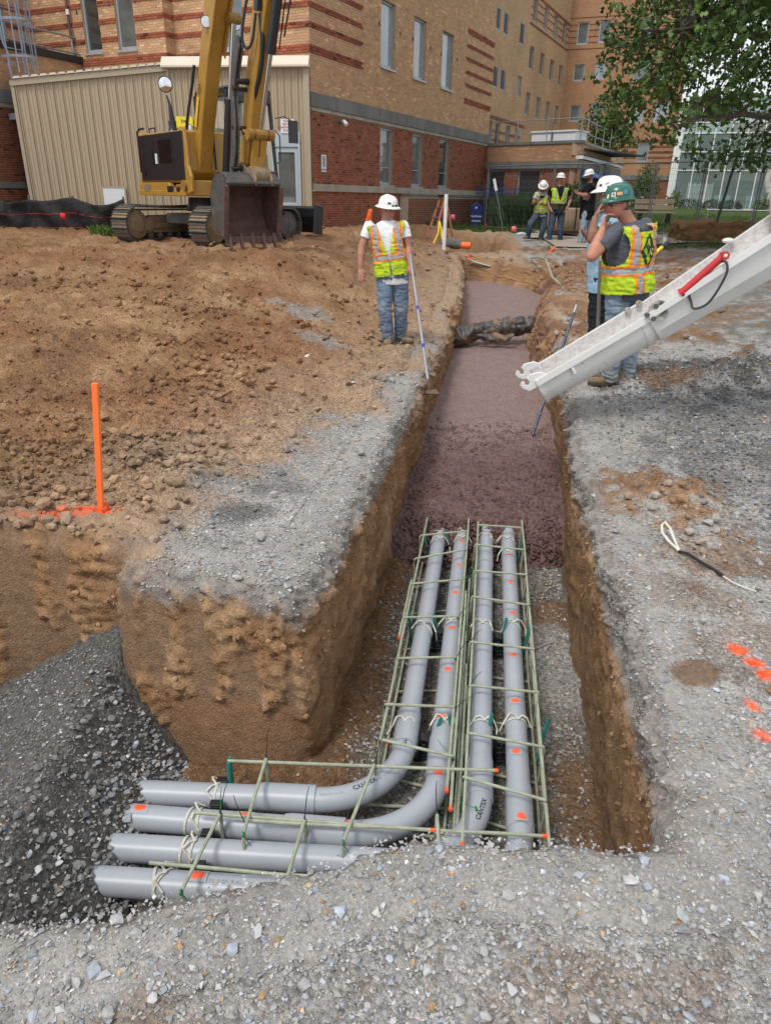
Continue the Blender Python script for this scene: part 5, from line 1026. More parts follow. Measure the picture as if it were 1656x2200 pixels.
# ---- glazed atrium
atr = thing('glass_atrium', tuple(F7.pt(E7+6, 1.25)), 'two storey glass curtain wall with white mullions at the right', 'building')
whitef = mat('white_mullion', (.78, .79, .80), .4, var=.04); s0a = E7+.01; s1a = s0a+13.5; za, zb = 1.28, 7.35
mb = MB(); F7.box(mb, s0a, s0a+.52, za, zb+.6, -.4, .25); mb.build('white_pilaster', whitef, atr, world=True)
rowsz = [za, 3.93, 5.21, 6.48, 7.2, zb+1.6]; cols = [s0a+.52+1.13*i for i in range(12)]
glz = mat('atrium_glass', (.52, .68, .66), .02, var=.05, vs=.3, spec=.9, trans=.0, alpha=.17); sky_g = mat('spandrel_glass', (.30, .40, .40), .04, spec=1, coat=.8, var=.05); dkg = mat('dark_glass', (.012, .014, .014), .04, spec=.8, coat=.4)
for i, s in enumerate(cols): mb = MB(); F7.box(mb, s-.035, s+.035, za, zb+1.6, -.02, .12); mb.build('mullion', whitef, atr, world=True)
for j, z in enumerate(rowsz[1:-1]): mb = MB(); F7.box(mb, s0a+.52, s1a, z-.035, z+.035, 0, .10); mb.build('transom', whitef, atr, world=True)
for i in range(len(cols)-1):
    for j in range(5):
        mb = MB(); F7.box(mb, cols[i]+.036, cols[i+1]-.036, rowsz[j]+.036, rowsz[j+1]-.036, .03, .045); m_ = glz
        if j == 3: m_ = sky_g if i < 3 else glz
        if j == 4: m_ = dkg if i < 3 else sky_g
        mb.build('pane', m_, atr, world=True)
mb = MB(); F7.box(mb, s0a, s1a, za-.35, za, -.3, .15); mb.build('sill_wall', whitef, atr, world=True)
inn = mat('interior_wall', (.16, .13, .085), .9, var=.2, vs=.4, gen='Pos'); cream = mat('interior_cream', (.42, .36, .24), .9); flo = mat('interior_floor', (.14, .11, .09), .5)
mb = MB(); F7.box(mb, s0a, s1a, za-.3, zb+2, -8.2, -8); mb.build('back_wall', inn, atr, world=True); mb = MB(); F7.box(mb, s0a, s1a, 6.4, 6.6, -8, -.2); mb.build('ceiling', inn, atr, world=True); mb = MB(); F7.box(mb, s0a, s1a, za-.1, za, -8, -.1); mb.build('floor', flo, atr, world=True)
mb = MB(); F7.box(mb, s0a, s0a+.1, za, 6.4, -8, -.1); mb.build('side_wall', inn, atr, world=True); mb = MB(); F7.box(mb, s0a+3.4, s1a, 3.3, 4.9, -7.9, -5.5); mb.build('balcony_front', cream, atr, world=True)
slat = mat('yellow_ceiling_slat', (.75, .58, .14), .5)  # the slats' own yellow
for k in range(9): mb = MB(); F7.box(mb, s0a+3.6+k*.12, s0a+8.6-k*.05, 6.15-.0*k, 6.24, -1.0-k*.5, -.8-k*.5); mb.build('ceiling_slat', slat, atr, world=True)
for s, o in ((4.4, -5), (7.0, -4.2), (9.5, -5.5)): mb = MB(); F7.box(mb, s0a+s, s0a+s+.35, za, 6.3, o-.35, o); mb.build('column', inn, atr, world=True)
for i, s in enumerate((3.6, 4.2, 5.9, 6.6)):
    t = thing('armchair', tuple(F7.pt(s0a+s, za, -1.6)), ('teal armchair inside the glass wall, first from the left', 'teal armchair inside the glass wall, second from the left', 'teal armchair inside the glass wall, third from the left', 'teal armchair inside the glass wall, rightmost one')[i], 'chair', 'teal chairs in the atrium'); tm = bpy.data.materials.get('teal_fabric') or mat('teal_fabric', (.10, .30, .32), .9)
    mb = MB(); F7.box(mb, s0a+s, s0a+s+.55, za+.1, za+.45, -2.0, -1.5); mb.build('seat', tm, t, world=True); mb = MB(); F7.box(mb, s0a+s, s0a+s+.55, za+.45, za+.95, -1.6, -1.45); mb.build('backrest', tm, t, world=True)
sg = thing('lobby_screen', tuple(F7.pt(s0a+2.0, za, -1)), 'white lattice screen inside the glass wall near its left end', 'screen'); mb = MB()
for k in range(5): mb.cyl(F7.pt(s0a+1.5+k*.45, za, -1), F7.pt(s0a+1.5+k*.45, 3.1, -1), .02, n=5)
for k in range(4): mb.cyl(F7.pt(s0a+1.5+k*.45, za+.1, -1), F7.pt(s0a+1.95+k*.45, 3.1, -1), .015, n=4); mb.cyl(F7.pt(s0a+1.95+k*.45, za+.1, -1), F7.pt(s0a+1.5+k*.45, 3.1, -1), .015, n=4)
mb.build('lattice', whitef, sg, world=True); mb = MB(); F7.box(mb, s0a+1.5, s0a+3.3, za, 3.0, -1.08, -1.05); mb.build('panel', mat('screen_panel', (.3, .38, .34), .6), sg, world=True)
# ================= PEOPLE =================
print('people')
def ellip(c, r, R=None, n=16, m=11):
    mb = MB(); mb.ball((0, 0, 0), 1, n, m); v = np.array(mb.v)*np.array(r); 
    if R is not None: v = v @ np.array(R).T
    return v+np.array(c), mb.f
def capsule(a, b, ra, rb, n=14, k=1.0, side=None):
    """tapered limb with round ends; k flattens across 'side'"""
    a, b = V(*a), V(*b); x, y, d = frame(b-a, side if side is not None else (0, 0, 1)); L = np.linalg.norm(b-a); st = []
    for t in np.linspace(-math.pi/2, 0, 5): st.append((a+d*ra*math.sin(t), ra*max(.02, math.cos(t))))
    for t in (.33, .66): st.append((a+(b-a)*t, ra+(rb-ra)*t))
    for t in np.linspace(0, math.pi/2, 5): st.append((b+d*rb*math.sin(t), rb*max(.02, math.cos(t))))
    vs = [c+(x*math.cos(2*math.pi*i/n)+y*math.sin(2*math.pi*i/n)*k)*r for c, r in st for i in range(n)]; m = len(st)
    fs = [(i*n+j, i*n+(j+1) % n, (i+1)*n+(j+1) % n, (i+1)*n+j) for i in range(m-1) for j in range(n)]+[tuple(range(n))[::-1], tuple(range((m-1)*n, m*n))]
    return np.array(vs), fs
def loft(st, n=22, p=2.4):
    """stations (centre, lateral vec*rx, forward vec*ry); superellipse sections"""
    vs = []
    for c, a, b in st:
        for i in range(n):
            t = 2*math.pi*i/n; cx, sy = math.cos(t), math.sin(t); cx = math.copysign(abs(cx)**(2/p), cx); sy = math.copysign(abs(sy)**(2/p), sy); vs.append(c+a*cx+b*sy)
    m = len(st); fs = [(i*n+j, i*n+(j+1) % n, (i+1)*n+(j+1) % n, (i+1)*n+j) for i in range(m-1) for j in range(n)]+[tuple(range(n))[::-1], tuple(range((m-1)*n, m*n))]
    return np.array(vs), fs
def remeshed(name, prims, vox, mt, parent, colfn=None, cut=None, disp=None, sm=4):
    vs, fs, b = [], [], 0
    for v, f in prims: vs += [tuple(p) for p in v]; fs += [[i+b for i in q] for q in f]; b += len(v)
    me = bpy.data.meshes.new(name); me.from_pydata(vs, [], fs); me.validate(); o = bpy.data.objects.new(name, me); COL.objects.link(o)
    r = o.modifiers.new('r', 'REMESH'); r.mode = 'VOXEL'; r.voxel_size = vox
    if sm: s = o.modifiers.new('s', 'SMOOTH'); s.iterations = sm; s.factor = .5
    bpy.context.view_layer.update(); m2 = bpy.data.meshes.new_from_object(o.evaluated_get(bpy.context.evaluated_depsgraph_get())); o.modifiers.clear(); o.data = m2; bpy.data.meshes.remove(me); m2.name = name
    n = len(m2.vertices); co = np.zeros(n*3, np.float32); m2.vertices.foreach_get('co', co); co = co.reshape(-1, 3).astype(float); no = np.zeros(n*3, np.float32); m2.vertices.foreach_get('normal', no); no = no.reshape(-1, 3)
    col = colfn(co, no) if colfn else None
    if disp is not None: co2 = co+no*disp(co, no)[:, None]
    else: co2 = co
    npol = len(m2.polygons); lt = np.zeros(npol, np.int32); m2.polygons.foreach_get('loop_total', lt)
    if cut is not None or True:
        li = np.zeros(len(m2.loops), np.int32); m2.loops.foreach_get('vertex_index', li)
        if (lt == 4).all():
            q = li.reshape(-1, 4)
            if cut is not None: k = ~cut(co, no)[q].any(axis=1); q = q[k]
            used = np.unique(q); mp_ = np.full(n, -1); mp_[used] = np.arange(len(used)); q = mp_[q]; co2 = co2[used]; col = None if col is None else col[used]
            bpy.data.objects.remove(o); o = arr_mesh(name, co2, q, mt, col, True)
            o.parent = parent; return o
    m2.vertices.foreach_set('co', co2.astype(np.float32).ravel()); m2.materials.append(mt); o.parent = parent
    m2.polygons.foreach_set('use_smooth', [True]*npol); return o
skin_m = mat('skin', attr=True, rough=.5, var=.06, vs=12, spec=.4)
cloth = mat('cloth', attr=True, rough=.88, var=.10, vs=22, bump=.35, bs=120, bd=.004, spec=.2)
hatw = mat('white_hard_hat', (.80, .80, .78), .28, var=.05, vs=9, dirt=(.45, .42, .36), damt=.18, ds=12, coat=.4)
hatg = mat('green_hard_hat', (.012, .115, .075), .32, var=.12, vs=9, dirt=(.25, .32, .28), damt=.18, ds=10, coat=.4)
hatb = mat('black_hard_hat', (.015, .015, .016), .35); bootm = mat('boot_leather', (.20, .14, .09), .85, var=.25, vs=20, dirt=(.36, .27, .17), damt=.5, ds=10); sole = mat('boot_sole', (.06, .05, .04), .9)
eyew = mat('eye_white', (.7, .68, .65), .3, var=0); eyed = mat('eye_dark', (.03, .02, .015), .2, var=0); hairm = mat('hair_brown', (.05, .03, .018), .8, var=.2, vs=60); greyhair = mat('hair_grey', (.30, .28, .26), .8, var=.3, vs=60)
stk = {'k': mat('sticker_black', (.02, .02, .025), .5), 'w': mat('sticker_white', (.7, .7, .68), .5), 'o': mat('sticker_orange', (.65, .30, .13), .5), 'b': mat('sticker_blue', (.06, .22, .5), .5)}
LIME, SILV, ORG = np.array((.47, .63, .03)), np.array((.36, .37, .36)), np.array((.95, .24, .03))
def person(root, J, fwd, face, label, skin, shirt, pants, hat='w', vest=None, fat=1.0, vox=.010, sleeve=.62, dirt=0., shirt_low=.02, boots=True, hair=None, beard=None, hands=('rest', 'rest'), stubble=0, hatkind='full', group=None, pose_fn=None):
    r = thing('person', root, label, 'person', group); J = {k: V(*v) for k, v in J.items()}
    up = V(0, 0, 1); fw = nrm(V(*fwd)); pel = (J['hpL']+J['hpR'])/2; ch = (J['shL']+J['shR'])/2; sp_ = nrm(ch-pel); lat = J['shL']-J['shR']; lat = nrm(lat-sp_*(lat @ sp_)); fwt = np.cross(sp_, lat)
    if fwt @ fw < 0: fwt = -fwt
    hl = nrm((J['hpL']-J['hpR'])*V(1, 1, 0)+lat*.05); hf = np.cross(up, hl); hf = hf if hf @ fw > 0 else -hf; H = np.linalg.norm(ch-pel); sw = max(.17, np.linalg.norm(J['shL']-J['shR'])/2)
    def torso(g, w=1.0, low=-.06, top=True, lowf=1.0):
        S = []
        for t, a, b, off in ((low, .165, .118, .0), (0.04, .172, .125, .0), (.28, .158*w, .118*w, .01), (.55, .172*w, .125*w, .012), (.78, .182, .120, .008), (.93, min(sw-.01, .19), .098, .0)):
            k = sst(0, .6, t); l_ = nrm(hl*(1-k)+lat*k); f_ = nrm(hf*(1-k)+fwt*k); c = pel+(ch-pel)*t*1.0+sp_*.02+f_*off*(fat-.5)*2
            if t <= low+1e-6: a, b = a*lowf, b*lowf
            S.append((c, l_*(a*(.6+.4*fat)+g), f_*(b*fat+g)))
        S.append((pel+(ch-pel)*1.04, lat*(.125+g*.6), fwt*(.075+g*.5))); 
        if top: S.append((pel+(ch-pel)*1.10, lat*(.065+g*.4), fwt*(.058+g*.4)))
        return loft(S)
    fd = nrm(V(*face)); hx = nrm(np.cross(fd, up)); hu = np.cross(hx, fd); HR = np.stack([hx, fd, hu], 1); hc = J['head']; hp = lambda x, y, z: hc+hx*x+fd*y+hu*z
    neck = J['neck']; fr = .6+.4*fat
    P_ = [torso(-.012), capsule(ch+sp_*.0, hp(0, -.03, -.03), .062*fr, .056*fr), ellip(hp(0, -.012, .035), (.075, .094, .090), HR), ellip(hp(0, .018, -.030), (.062*fr, .072, .078), HR), ellip(hp(0, .058, -.072), (.034*fr, .030, .026), HR),
          capsule(hp(0, .083, .012), hp(0, .103, -.018), .010, .0135), ellip(hp(.032, .066, -.018), (.026, .024, .026), HR), ellip(hp(-.032, .066, -.018), (.026, .024, .026), HR), ellip(hp(0, .078, .034), (.052, .014, .010), HR), ellip(hp(0, .086, -.046), (.022, .010, .009), HR), ellip(hp(0, .084, -.055), (.018, .011, .007), HR),
          ellip(hp(.077, -.012, -.002), (.008, .018, .031), HR), ellip(hp(-.077, -.012, -.002), (.008, .018, .031), HR)]
    for s in 'LR':
        sh, el, wr, ha = J['sh'+s], J['el'+s], J['wr'+s], J['ha'+s]; P_ += [capsule(sh-up*.01, el, .058*fr, .047*fr), capsule(el, el+(wr-el)*.35, .047*fr, .049*fr), capsule(el+(wr-el)*.3, wr, .048*fr, .030)]
        d = nrm(ha-wr); ln = .19; side = nrm(np.cross(d, fw if s == 'L' else -fw)+.001*up); nn = nrm(np.cross(side, d)); kind = hands[0 if s == 'L' else 1]
        cu = {'rest': .35, 'grip': 1.25, 'flat': .1, 'pocket': .2}[kind]; pc = wr+d*.055; P_.append(ellip(wr+d*.052, (.040, .058, .017), np.stack([side, d, nn], 1)))
        inw = nn*(1 if (nn @ (pel+up*.2-wr)) > 0 else -1)
        for q, (ox, fl) in enumerate(((-.030, .070), (-.010, .080), (.010, .076), (.029, .060))):
            b0 = wr+d*.098+side*ox; a1 = cu*.55; a2 = cu*1.25; d1_ = nrm(d*math.cos(a1)+inw*math.sin(a1)); d2_ = nrm(d*math.cos(a2)+inw*math.sin(a2)); b1 = b0+d1_*fl*.5; b2 = b1+d2_*fl*.5
            fr_ = .0095 if vox < .009 else .0115; P_ += [capsule(b0-d*.01, b1, fr_, fr_*.95, 8), capsule(b1, b2, fr_*.95, fr_*.8, 8)]
        sg = -1 if (side @ fw) < 0 else 1; tb = wr+d*.03-side*.030*(-sg); P_ += [capsule(tb, tb+nrm(d+side*sg*.8+inw*.4)*.045, .013, .0115, 8), capsule(tb+nrm(d+side*sg*.8+inw*.4)*.045, tb+nrm(d+side*sg*.8+inw*.4)*.045+nrm(d+inw*.6)*.032, .0115, .009, 8)]
        hp_, kn, an = J['hp'+s], J['kn'+s], J['an'+s]; P_ += [capsule(hp_, kn, .078*fr, .054), capsule(kn, an, .052, .036)]
    sk = np.array(skin); bc = np.array(beard) if beard is not None else None
    def skincol(co, no):
        c = np.tile(sk, (len(co), 1)); L = (co-hc) @ HR; head = np.linalg.norm(L, axis=1) < .16
        c = c*(1+.10*fbm(co*14, 3))[:, None]; red = head & ((np.abs(L[:, 1]-.09) < .02) | (np.abs(L[:, 0]) > .07)); c[red] *= np.array((1.08, .88, .86))
        lip = (np.abs(L[:, 2]+.051) < .008) & (np.abs(L[:, 0]) < .024) & (L[:, 1] > .07) & head; c[lip] = sk*np.array((.85, .55, .55))
        br_ = head & (np.abs(L[:, 2]-.034) < .006) & (np.abs(np.abs(L[:, 0])-.032) < .018) & (L[:, 1] > .06); c[br_] = np.array((.05, .035, .025)) if hair is not greyhair else np.array((.22, .2, .18))
        es = head & (np.abs(L[:, 2]-.015) < .010) & (np.abs(np.abs(L[:, 0])-.032) < .016) & (L[:, 1] > .05); c[es] = c[es]*.62
        hb = head & ((L[:, 1] < -.02) & (L[:, 2] > -.045) & ~((np.abs(L[:, 0]) > .079))) & (L[:, 2] > -.045)
        if hair is not None: c[hb] = (.05, .032, .02) if hair is hairm else (.26, .24, .22)
        if bc is not None: m = head & (L[:, 2] < -.028) & (L[:, 1] > .005) & (L[:, 1] > -.3*L[:, 2]*0) & ~lip & ~((L[:, 1] > .088) & (L[:, 2] > -.038)); c[m] = c[m]*(1-stubble)+bc*stubble
        return np.clip(c, .01, .9)
    body = remeshed('body', P_, vox, skin_m, r, skincol, sm=3)
    for s in (-1, 1):
        mb = MB(); mb.ball(hp(.031*s, .070, .014), .0125, 8, 6); e = mb.build('eye', eyew, r, smooth=True); mb = MB(); mb.ball(hp(.031*s, .079, .013), .0062, 8, 5); mb.build('iris', eyed, e, smooth=True)
    # clothes
    def folds(amp, sc=16):
        def f(co, no):
            a = fbm(co*np.array((sc, sc, sc*.75)), 3); b = fbm(co*np.array((sc*.5, sc*.5, sc*1.9))+9, 2); return amp*(1-2*np.abs(a))*.5+amp*.9*(.5-np.abs(b))
        return f
    shc = np.array(shirt); top_z = J['neck'][2]
    def arm(s, g, f): sh, el = J['sh'+s], J['el'+s]; e = sh+(el-sh)*f; return [capsule(sh-up*.012, e, .062*fr+g, .060*fr+g*1.3), ellip(sh-sp_*.012, (.058*fr+g,)*3)]
    def sleeve_cut(co, no):
        m = np.zeros(len(co), bool)
        for s in 'LR': sh, el = J['sh'+s], J['el'+s]; d = nrm(el-sh); L = np.linalg.norm(el-sh); t = (co-sh) @ d; rr = np.linalg.norm(co-sh-np.outer(t, d), axis=1); m |= (t > L*sleeve) & (rr < .13) & (t < L*1.3) & ((np.abs((co-pel) @ lat) > .15) | (np.abs((co-pel) @ fwt) > .15))
        m |= (co @ sp_) > (ch+sp_*.075) @ sp_
        m |= (co[:, 2] < pel[2]-.10-shirt_low)
        return m
    remeshed('shirt', [torso(.010 if shirt_low < .045 else .022 if shirt_low < .13 else .036, low=-.25 if shirt_low < .05 else -.32)]+arm('L', .004, sleeve+.12)+arm('R', .004, sleeve+.12), vox, cloth, r, lambda co, no: np.clip(np.tile(shc, (len(co), 1))*(1+.08*fbm(co*9, 3))[:, None], .004, .9), sleeve_cut, folds(.008, 12))
    pc_ = np.array(pants)
    def pcol(co, no):
        n1 = fbm(co*5, 3); n2 = fbm(co*np.array((30, 30, 9)), 3); c = np.tile(pc_, (len(co), 1))*(1+.22*n1+.12*n2)[:, None]
        worn = np.zeros(len(co))
        for s in 'LR': worn = np.maximum(worn, np.exp(-((np.linalg.norm(co-(J['kn'+s]+J['hp'+s]*0), axis=1)/.15)**2))); worn = np.maximum(worn, .7*np.exp(-((np.linalg.norm(co-(J['kn'+s]*.5+J['hp'+s]*.5+fwt*.06), axis=1)/.13)**2)))
        c = c*(1+.45*worn[:, None]); dd = np.clip(dirt*(worn*.9+.35*np.clip(n1+.2, 0, 1)+.7*np.exp(-(np.minimum(np.abs(co[:, 2]-J['anL'][2]), 9)/.12)**2)), 0, .8); return np.clip(c*(1-dd[:, None])+np.array((.33, .25, .14))*dd[:, None], .004, .8)
    Pp = [loft([(pel-up*.11, hl*.13*fr, hf*.10*fat), (pel-up*.04, hl*(.172*fr+.012), hf*(.122*fat+.012)), (pel+up*.06, hl*(.165*fr+.012), hf*(.118*fat+.012)), (pel+up*.12, hl*(.160*fr+.008), hf*(.115*fat+.008))])]
    for s in 'LR': h_, k_, a_ = J['hp'+s], J['kn'+s], J['an'+s]; cf_ = nrm(k_-a_); Pp += [capsule(h_-up*.01, k_, .108*fr, .082), capsule(k_, a_+cf_*.03, .080, .072), capsule(a_+cf_*.10, a_+cf_*.0, .066, .073)]
    def pdisp(co, no):
        base = folds(.014, 13)(co, no); st = np.zeros(len(co))
        for s in 'LR': z = co[:, 2]-J['an'+s][2]; st += .5*np.exp(-(z/.14)**2)*np.sin(z*95+9*fbm(co*5, 2))*.0045
        return base+st
    remeshed('trousers', Pp, vox, cloth, r, pcol, lambda co, no: (co[:, 2] > pel[2]+.105), pdisp)
    if boots:
        for s in 'LR':
            a_, t_ = J['an'+s], J['to'+s]; d = (t_-a_)*V(1, 1, 0); d = nrm(d) if np.linalg.norm(d) > .03 else fw; g0 = V(a_[0], a_[1], min(a_[2]-.05, t_[2]+.04)); x_ = nrm(np.cross(d, up))
            B = [loft([(g0-d*.085+up*.035, x_*.030, up*.030), (g0-d*.06+up*.04, x_*.040, up*.042), (g0+d*.02+up*.04, x_*.043, up*.044), (g0+d*.10+up*.028, x_*.051, up*.034), (g0+d*.165+up*.026, x_*.048, up*.030), (g0+d*.20+up*.022, x_*.030, up*.020)], 14), capsule(g0-d*.02+up*.05, g0-d*.02+up*.14, .050, .050)]
            b = remeshed('boot', B, .009, bootm, r, sm=2); mb = MB(); mb.prism([(-.085, -.036), (-.02, -.042), (.09, -.052), (.16, -.050), (.205, -.025), (.205, .025), (.16, .050), (.09, .052), (-.02, .042), (-.085, .036)], g0+up*-.012, d, x_, up*.022); mb.build('sole', sole, b)
    if vest: vest(r, dict(torso=torso, ch=ch, pel=pel, sp=sp_, lat=lat, fw=fwt, J=J, vox=vox, H=H, folds=folds, fr=fr, fat=fat))
    # hard hat
    if hat:
        hm = {'w': hatw, 'g': hatg, 'b': hatb}[hat]; hb_ = thing_part('hard_hat', r); mb = MB(); hc2 = hp(0, -.005, .055); n = 32
        ring_ = lambda rx, ry, z, tilt=0: [hc2+hx*rx*math.cos(t)+fd*ry*math.sin(t)+hu*(z+tilt*math.sin(t)) for t in np.linspace(0, 2*math.pi, n+1)[:-1]]
        prof = [(.112, .133, .0), (.112, .133, .02), (.106, .127, .055), (.090, .110, .088), (.064, .080, .108), (.030, .040, .117), (.002, .002, .119)]; br = (.150, .182) if hatkind == 'full' else (.128, .152)
        rows_ = [ring_(.108, .128, -.004), ring_(br[0]-.004, br[1]-.004, -.018), ring_(br[0], br[1], -.014), ring_(.120, .142, .004)]+[ring_(*p) for p in prof]
        if hatkind == 'cap':
            for row in rows_[1:3]:
                for i in range(n): t = 2*math.pi*i/n; k = max(0, math.sin(t))**1.5; row[i] = row[i]+fd*.045*k-hu*.012*k
        for row in rows_[4:]:
            for i in range(n):
                t = 2*math.pi*i/n
                if abs(math.cos(t)) < .22: row[i] = row[i]+hu*.006
        mb.add([p for row in rows_ for p in row], [(a*n+i, a*n+(i+1) % n, (a+1)*n+(i+1) % n, (a+1)*n+i) for a in range(len(rows_)-1) for i in range(n)]+[tuple(range((len(rows_)-1)*n, len(rows_)*n))])
        shell = mb.build('hard_hat', hm, r, smooth=True, auto=False); bpy.data.objects.remove(hb_) if hb_ else None
        mb = MB(); mb.ball(hp(0, -.005, .045), (.100, .118, .03), 16, 7); mb.build('hat_liner', blackp, shell, smooth=True)
        def stick(az, el, w_, h_, m_):   # small curved sticker lying on the dome
            g_ = np.zeros((4, 5, 3))
            for i in range(4):
                for j in range(5):
                    e = el+(i/3-.5)*h_/.115; a = az+(j/4-.5)*w_/.12; s_, c_ = math.sin(e), math.cos(e); g_[i, j] = hc2+hx*math.sin(a)*(.1155*c_**.9)+fd*math.cos(a)*(.137*c_**.9)+hu*(.004+.121*s_)
            o = grid_mesh('sticker', g_, stk[m_]); o.parent = shell
        return r, stick, hp, dict(hx=hx, fd=fd, hu=hu, hc=hc)
    return r, None, hp, dict(hx=hx, fd=fd, hu=hu, hc=hc)
def thing_part(n, r): return None
def vestfn(kind):
    def f(r, k):
        ch, pel, sp_, lat, fw, H, J = k['ch'], k['pel'], k['sp'], k['lat'], k['fw'], k['H'], k['J']; low = kind.get('low', -.12)
        def loc(co): q = co-pel; return q @ lat, q @ fw, (q @ sp_)/H
        def col(co, no):
            u, v, h = loc(co); c = np.tile(kind.get('base', LIME), (len(co), 1))*(1+.10*fbm(co*10, 3))[:, None]; w = kind.get('hs', .30); b = kind.get('hw', .075)
            if kind.get('low_dark'): m = h < kind['low_dark']; c[m] = np.array((.055, .045, .038))
            au = np.abs(u); vs_ = kind.get('vs', .115)+.0*h; vb = kind.get('vb', .026)
            vt = (np.abs(au-vs_) < vb*2.0) & (h > w+b*.4); 
            if kind.get('backonly'): vt &= (v < .02) | (h > w)
            vo = vt & (np.abs(au-vs_) > vb); below = kind.get('below', False)
            if below: m = (np.abs(u-kind['below']) < vb*2) & (h < w); c[m] = ORG; m = (np.abs(u-kind['below']) < vb) & (h < w); c[m] = SILV
            c[vt] = SILV; c[vo] = ORG if kind.get('org', True) else LIME
            hh = np.abs(h-w) < b*.5+.035; hs_ = np.abs(h-w) < b*.5
            c[hh] = ORG if kind.get('org', True) else LIME; c[hs_] = SILV
            dd = np.clip(.30*fbm(co*6+4, 4)+.05, 0, .35)*kind.get('dirt', 1.0); c = c*(1-dd[:, None])+np.array((.22, .19, .12))*dd[:, None]
            return np.clip(c, .01, .95)
        def cut(co, no):
            u, v, h = loc(co); m = (h < low) | (h > 1.04)
            if kind.get('open', True): vn = kind.get('vneck', .55); ww = .004+np.maximum(0, h-vn)*kind.get('vw', .10)/.5; m |= (v > .0) & (np.abs(u-kind.get('cx', 0)) < ww)
            m |= (h > .93) & (np.abs(u) < .085)
            for s in 'LR': side = 1 if s == 'L' else -1; us = (J['sh'+s]-pel) @ lat*side; m |= ((u*side-(us+.030))/.062)**2+((h-.66)/.27)**2 < 1; m |= (u*side > us+.02) & (h > .5)
            return m
        VP = [k['torso'](.037, low=low-.15, lowf=1.05)]
        for s in 'LR': sd = 1 if s == 'L' else -1; VP += [capsule(ch+lat*sd*.075+sp_*.005, J['sh'+s]-lat*sd*.02-sp_*.012, .084*k['fr'], .090*k['fr'])]
        o = remeshed('safety_vest', VP, k['vox']*.85, cloth, r, col, cut, lambda co, no: k['folds'](.016, 11)(co, no)+.004, sm=3)
        s = o.modifiers.new('t', 'SOLIDIFY'); s.thickness = .004; s.offset = 1
        if kind.get('extra'): kind['extra'](r, k, o)
    return f
JEAN, JEANL, DJEAN = (.075, .125, .21), (.17, .25, .34), (.028, .055, .10)
# man with the tamper
J = dict(head=(-.118, -.01, 1.575), neck=(-.117, 0, 1.46), shR=(-.340, .03, 1.405), shL=(.072, 0, 1.42), elR=(-.43, 0, 1.154), wrR=(-.440, -.06, .935), haR=(-.425, -.12, .778), elL=(.132, -.02, 1.165), wrL=(.160, -.14, .990), haL=(.185, -.20, .92), hpR=(-.130, 0, .86), hpL=(.036, 0, .868), knR=(-.140, -.06, .446), knL=(.068, 0, .453), anR=(-.085, 0, .075), anL=(.070, .12, .095), toR=(-.095, -.2, -.02), toL=(.227, -.02, -.015))
p1, stick, hp, hf_ = person((.082, 9.15, -.075), J, (.05, -1, 0), (.50, -.84, -.12), 'man in white hard hat and lime vest on the trench edge holding a tamper', (.42, .20, .135), (.78, .79, .80), (.095, .17, .29), vest=vestfn(dict(low=-.03, hs=.36, hw=.085, vs=.128, vneck=.36, vw=.072, armw=.165)), vox=.0095, sleeve=.55, dirt=.42, fat=1.0, hair=greyhair, beard=(.30, .26, .23), stubble=.45, hands=('grip', 'rest'), shirt_low=.03)
for a in ((-.75, .55, .05, .045, 'k'), (-.15, .62, .03, .055, 'k'), (.5, .35, .04, .03, 'k'), (.75, .75, .035, .03, 'k'), (-.35, .12, .05, .022, 'k'), (-1.0, .15, .04, .018, 'k'), (-1.1, .75, .03, .02, 'k'), (.1, .1, .03, .018, 'k')): stick(*a)
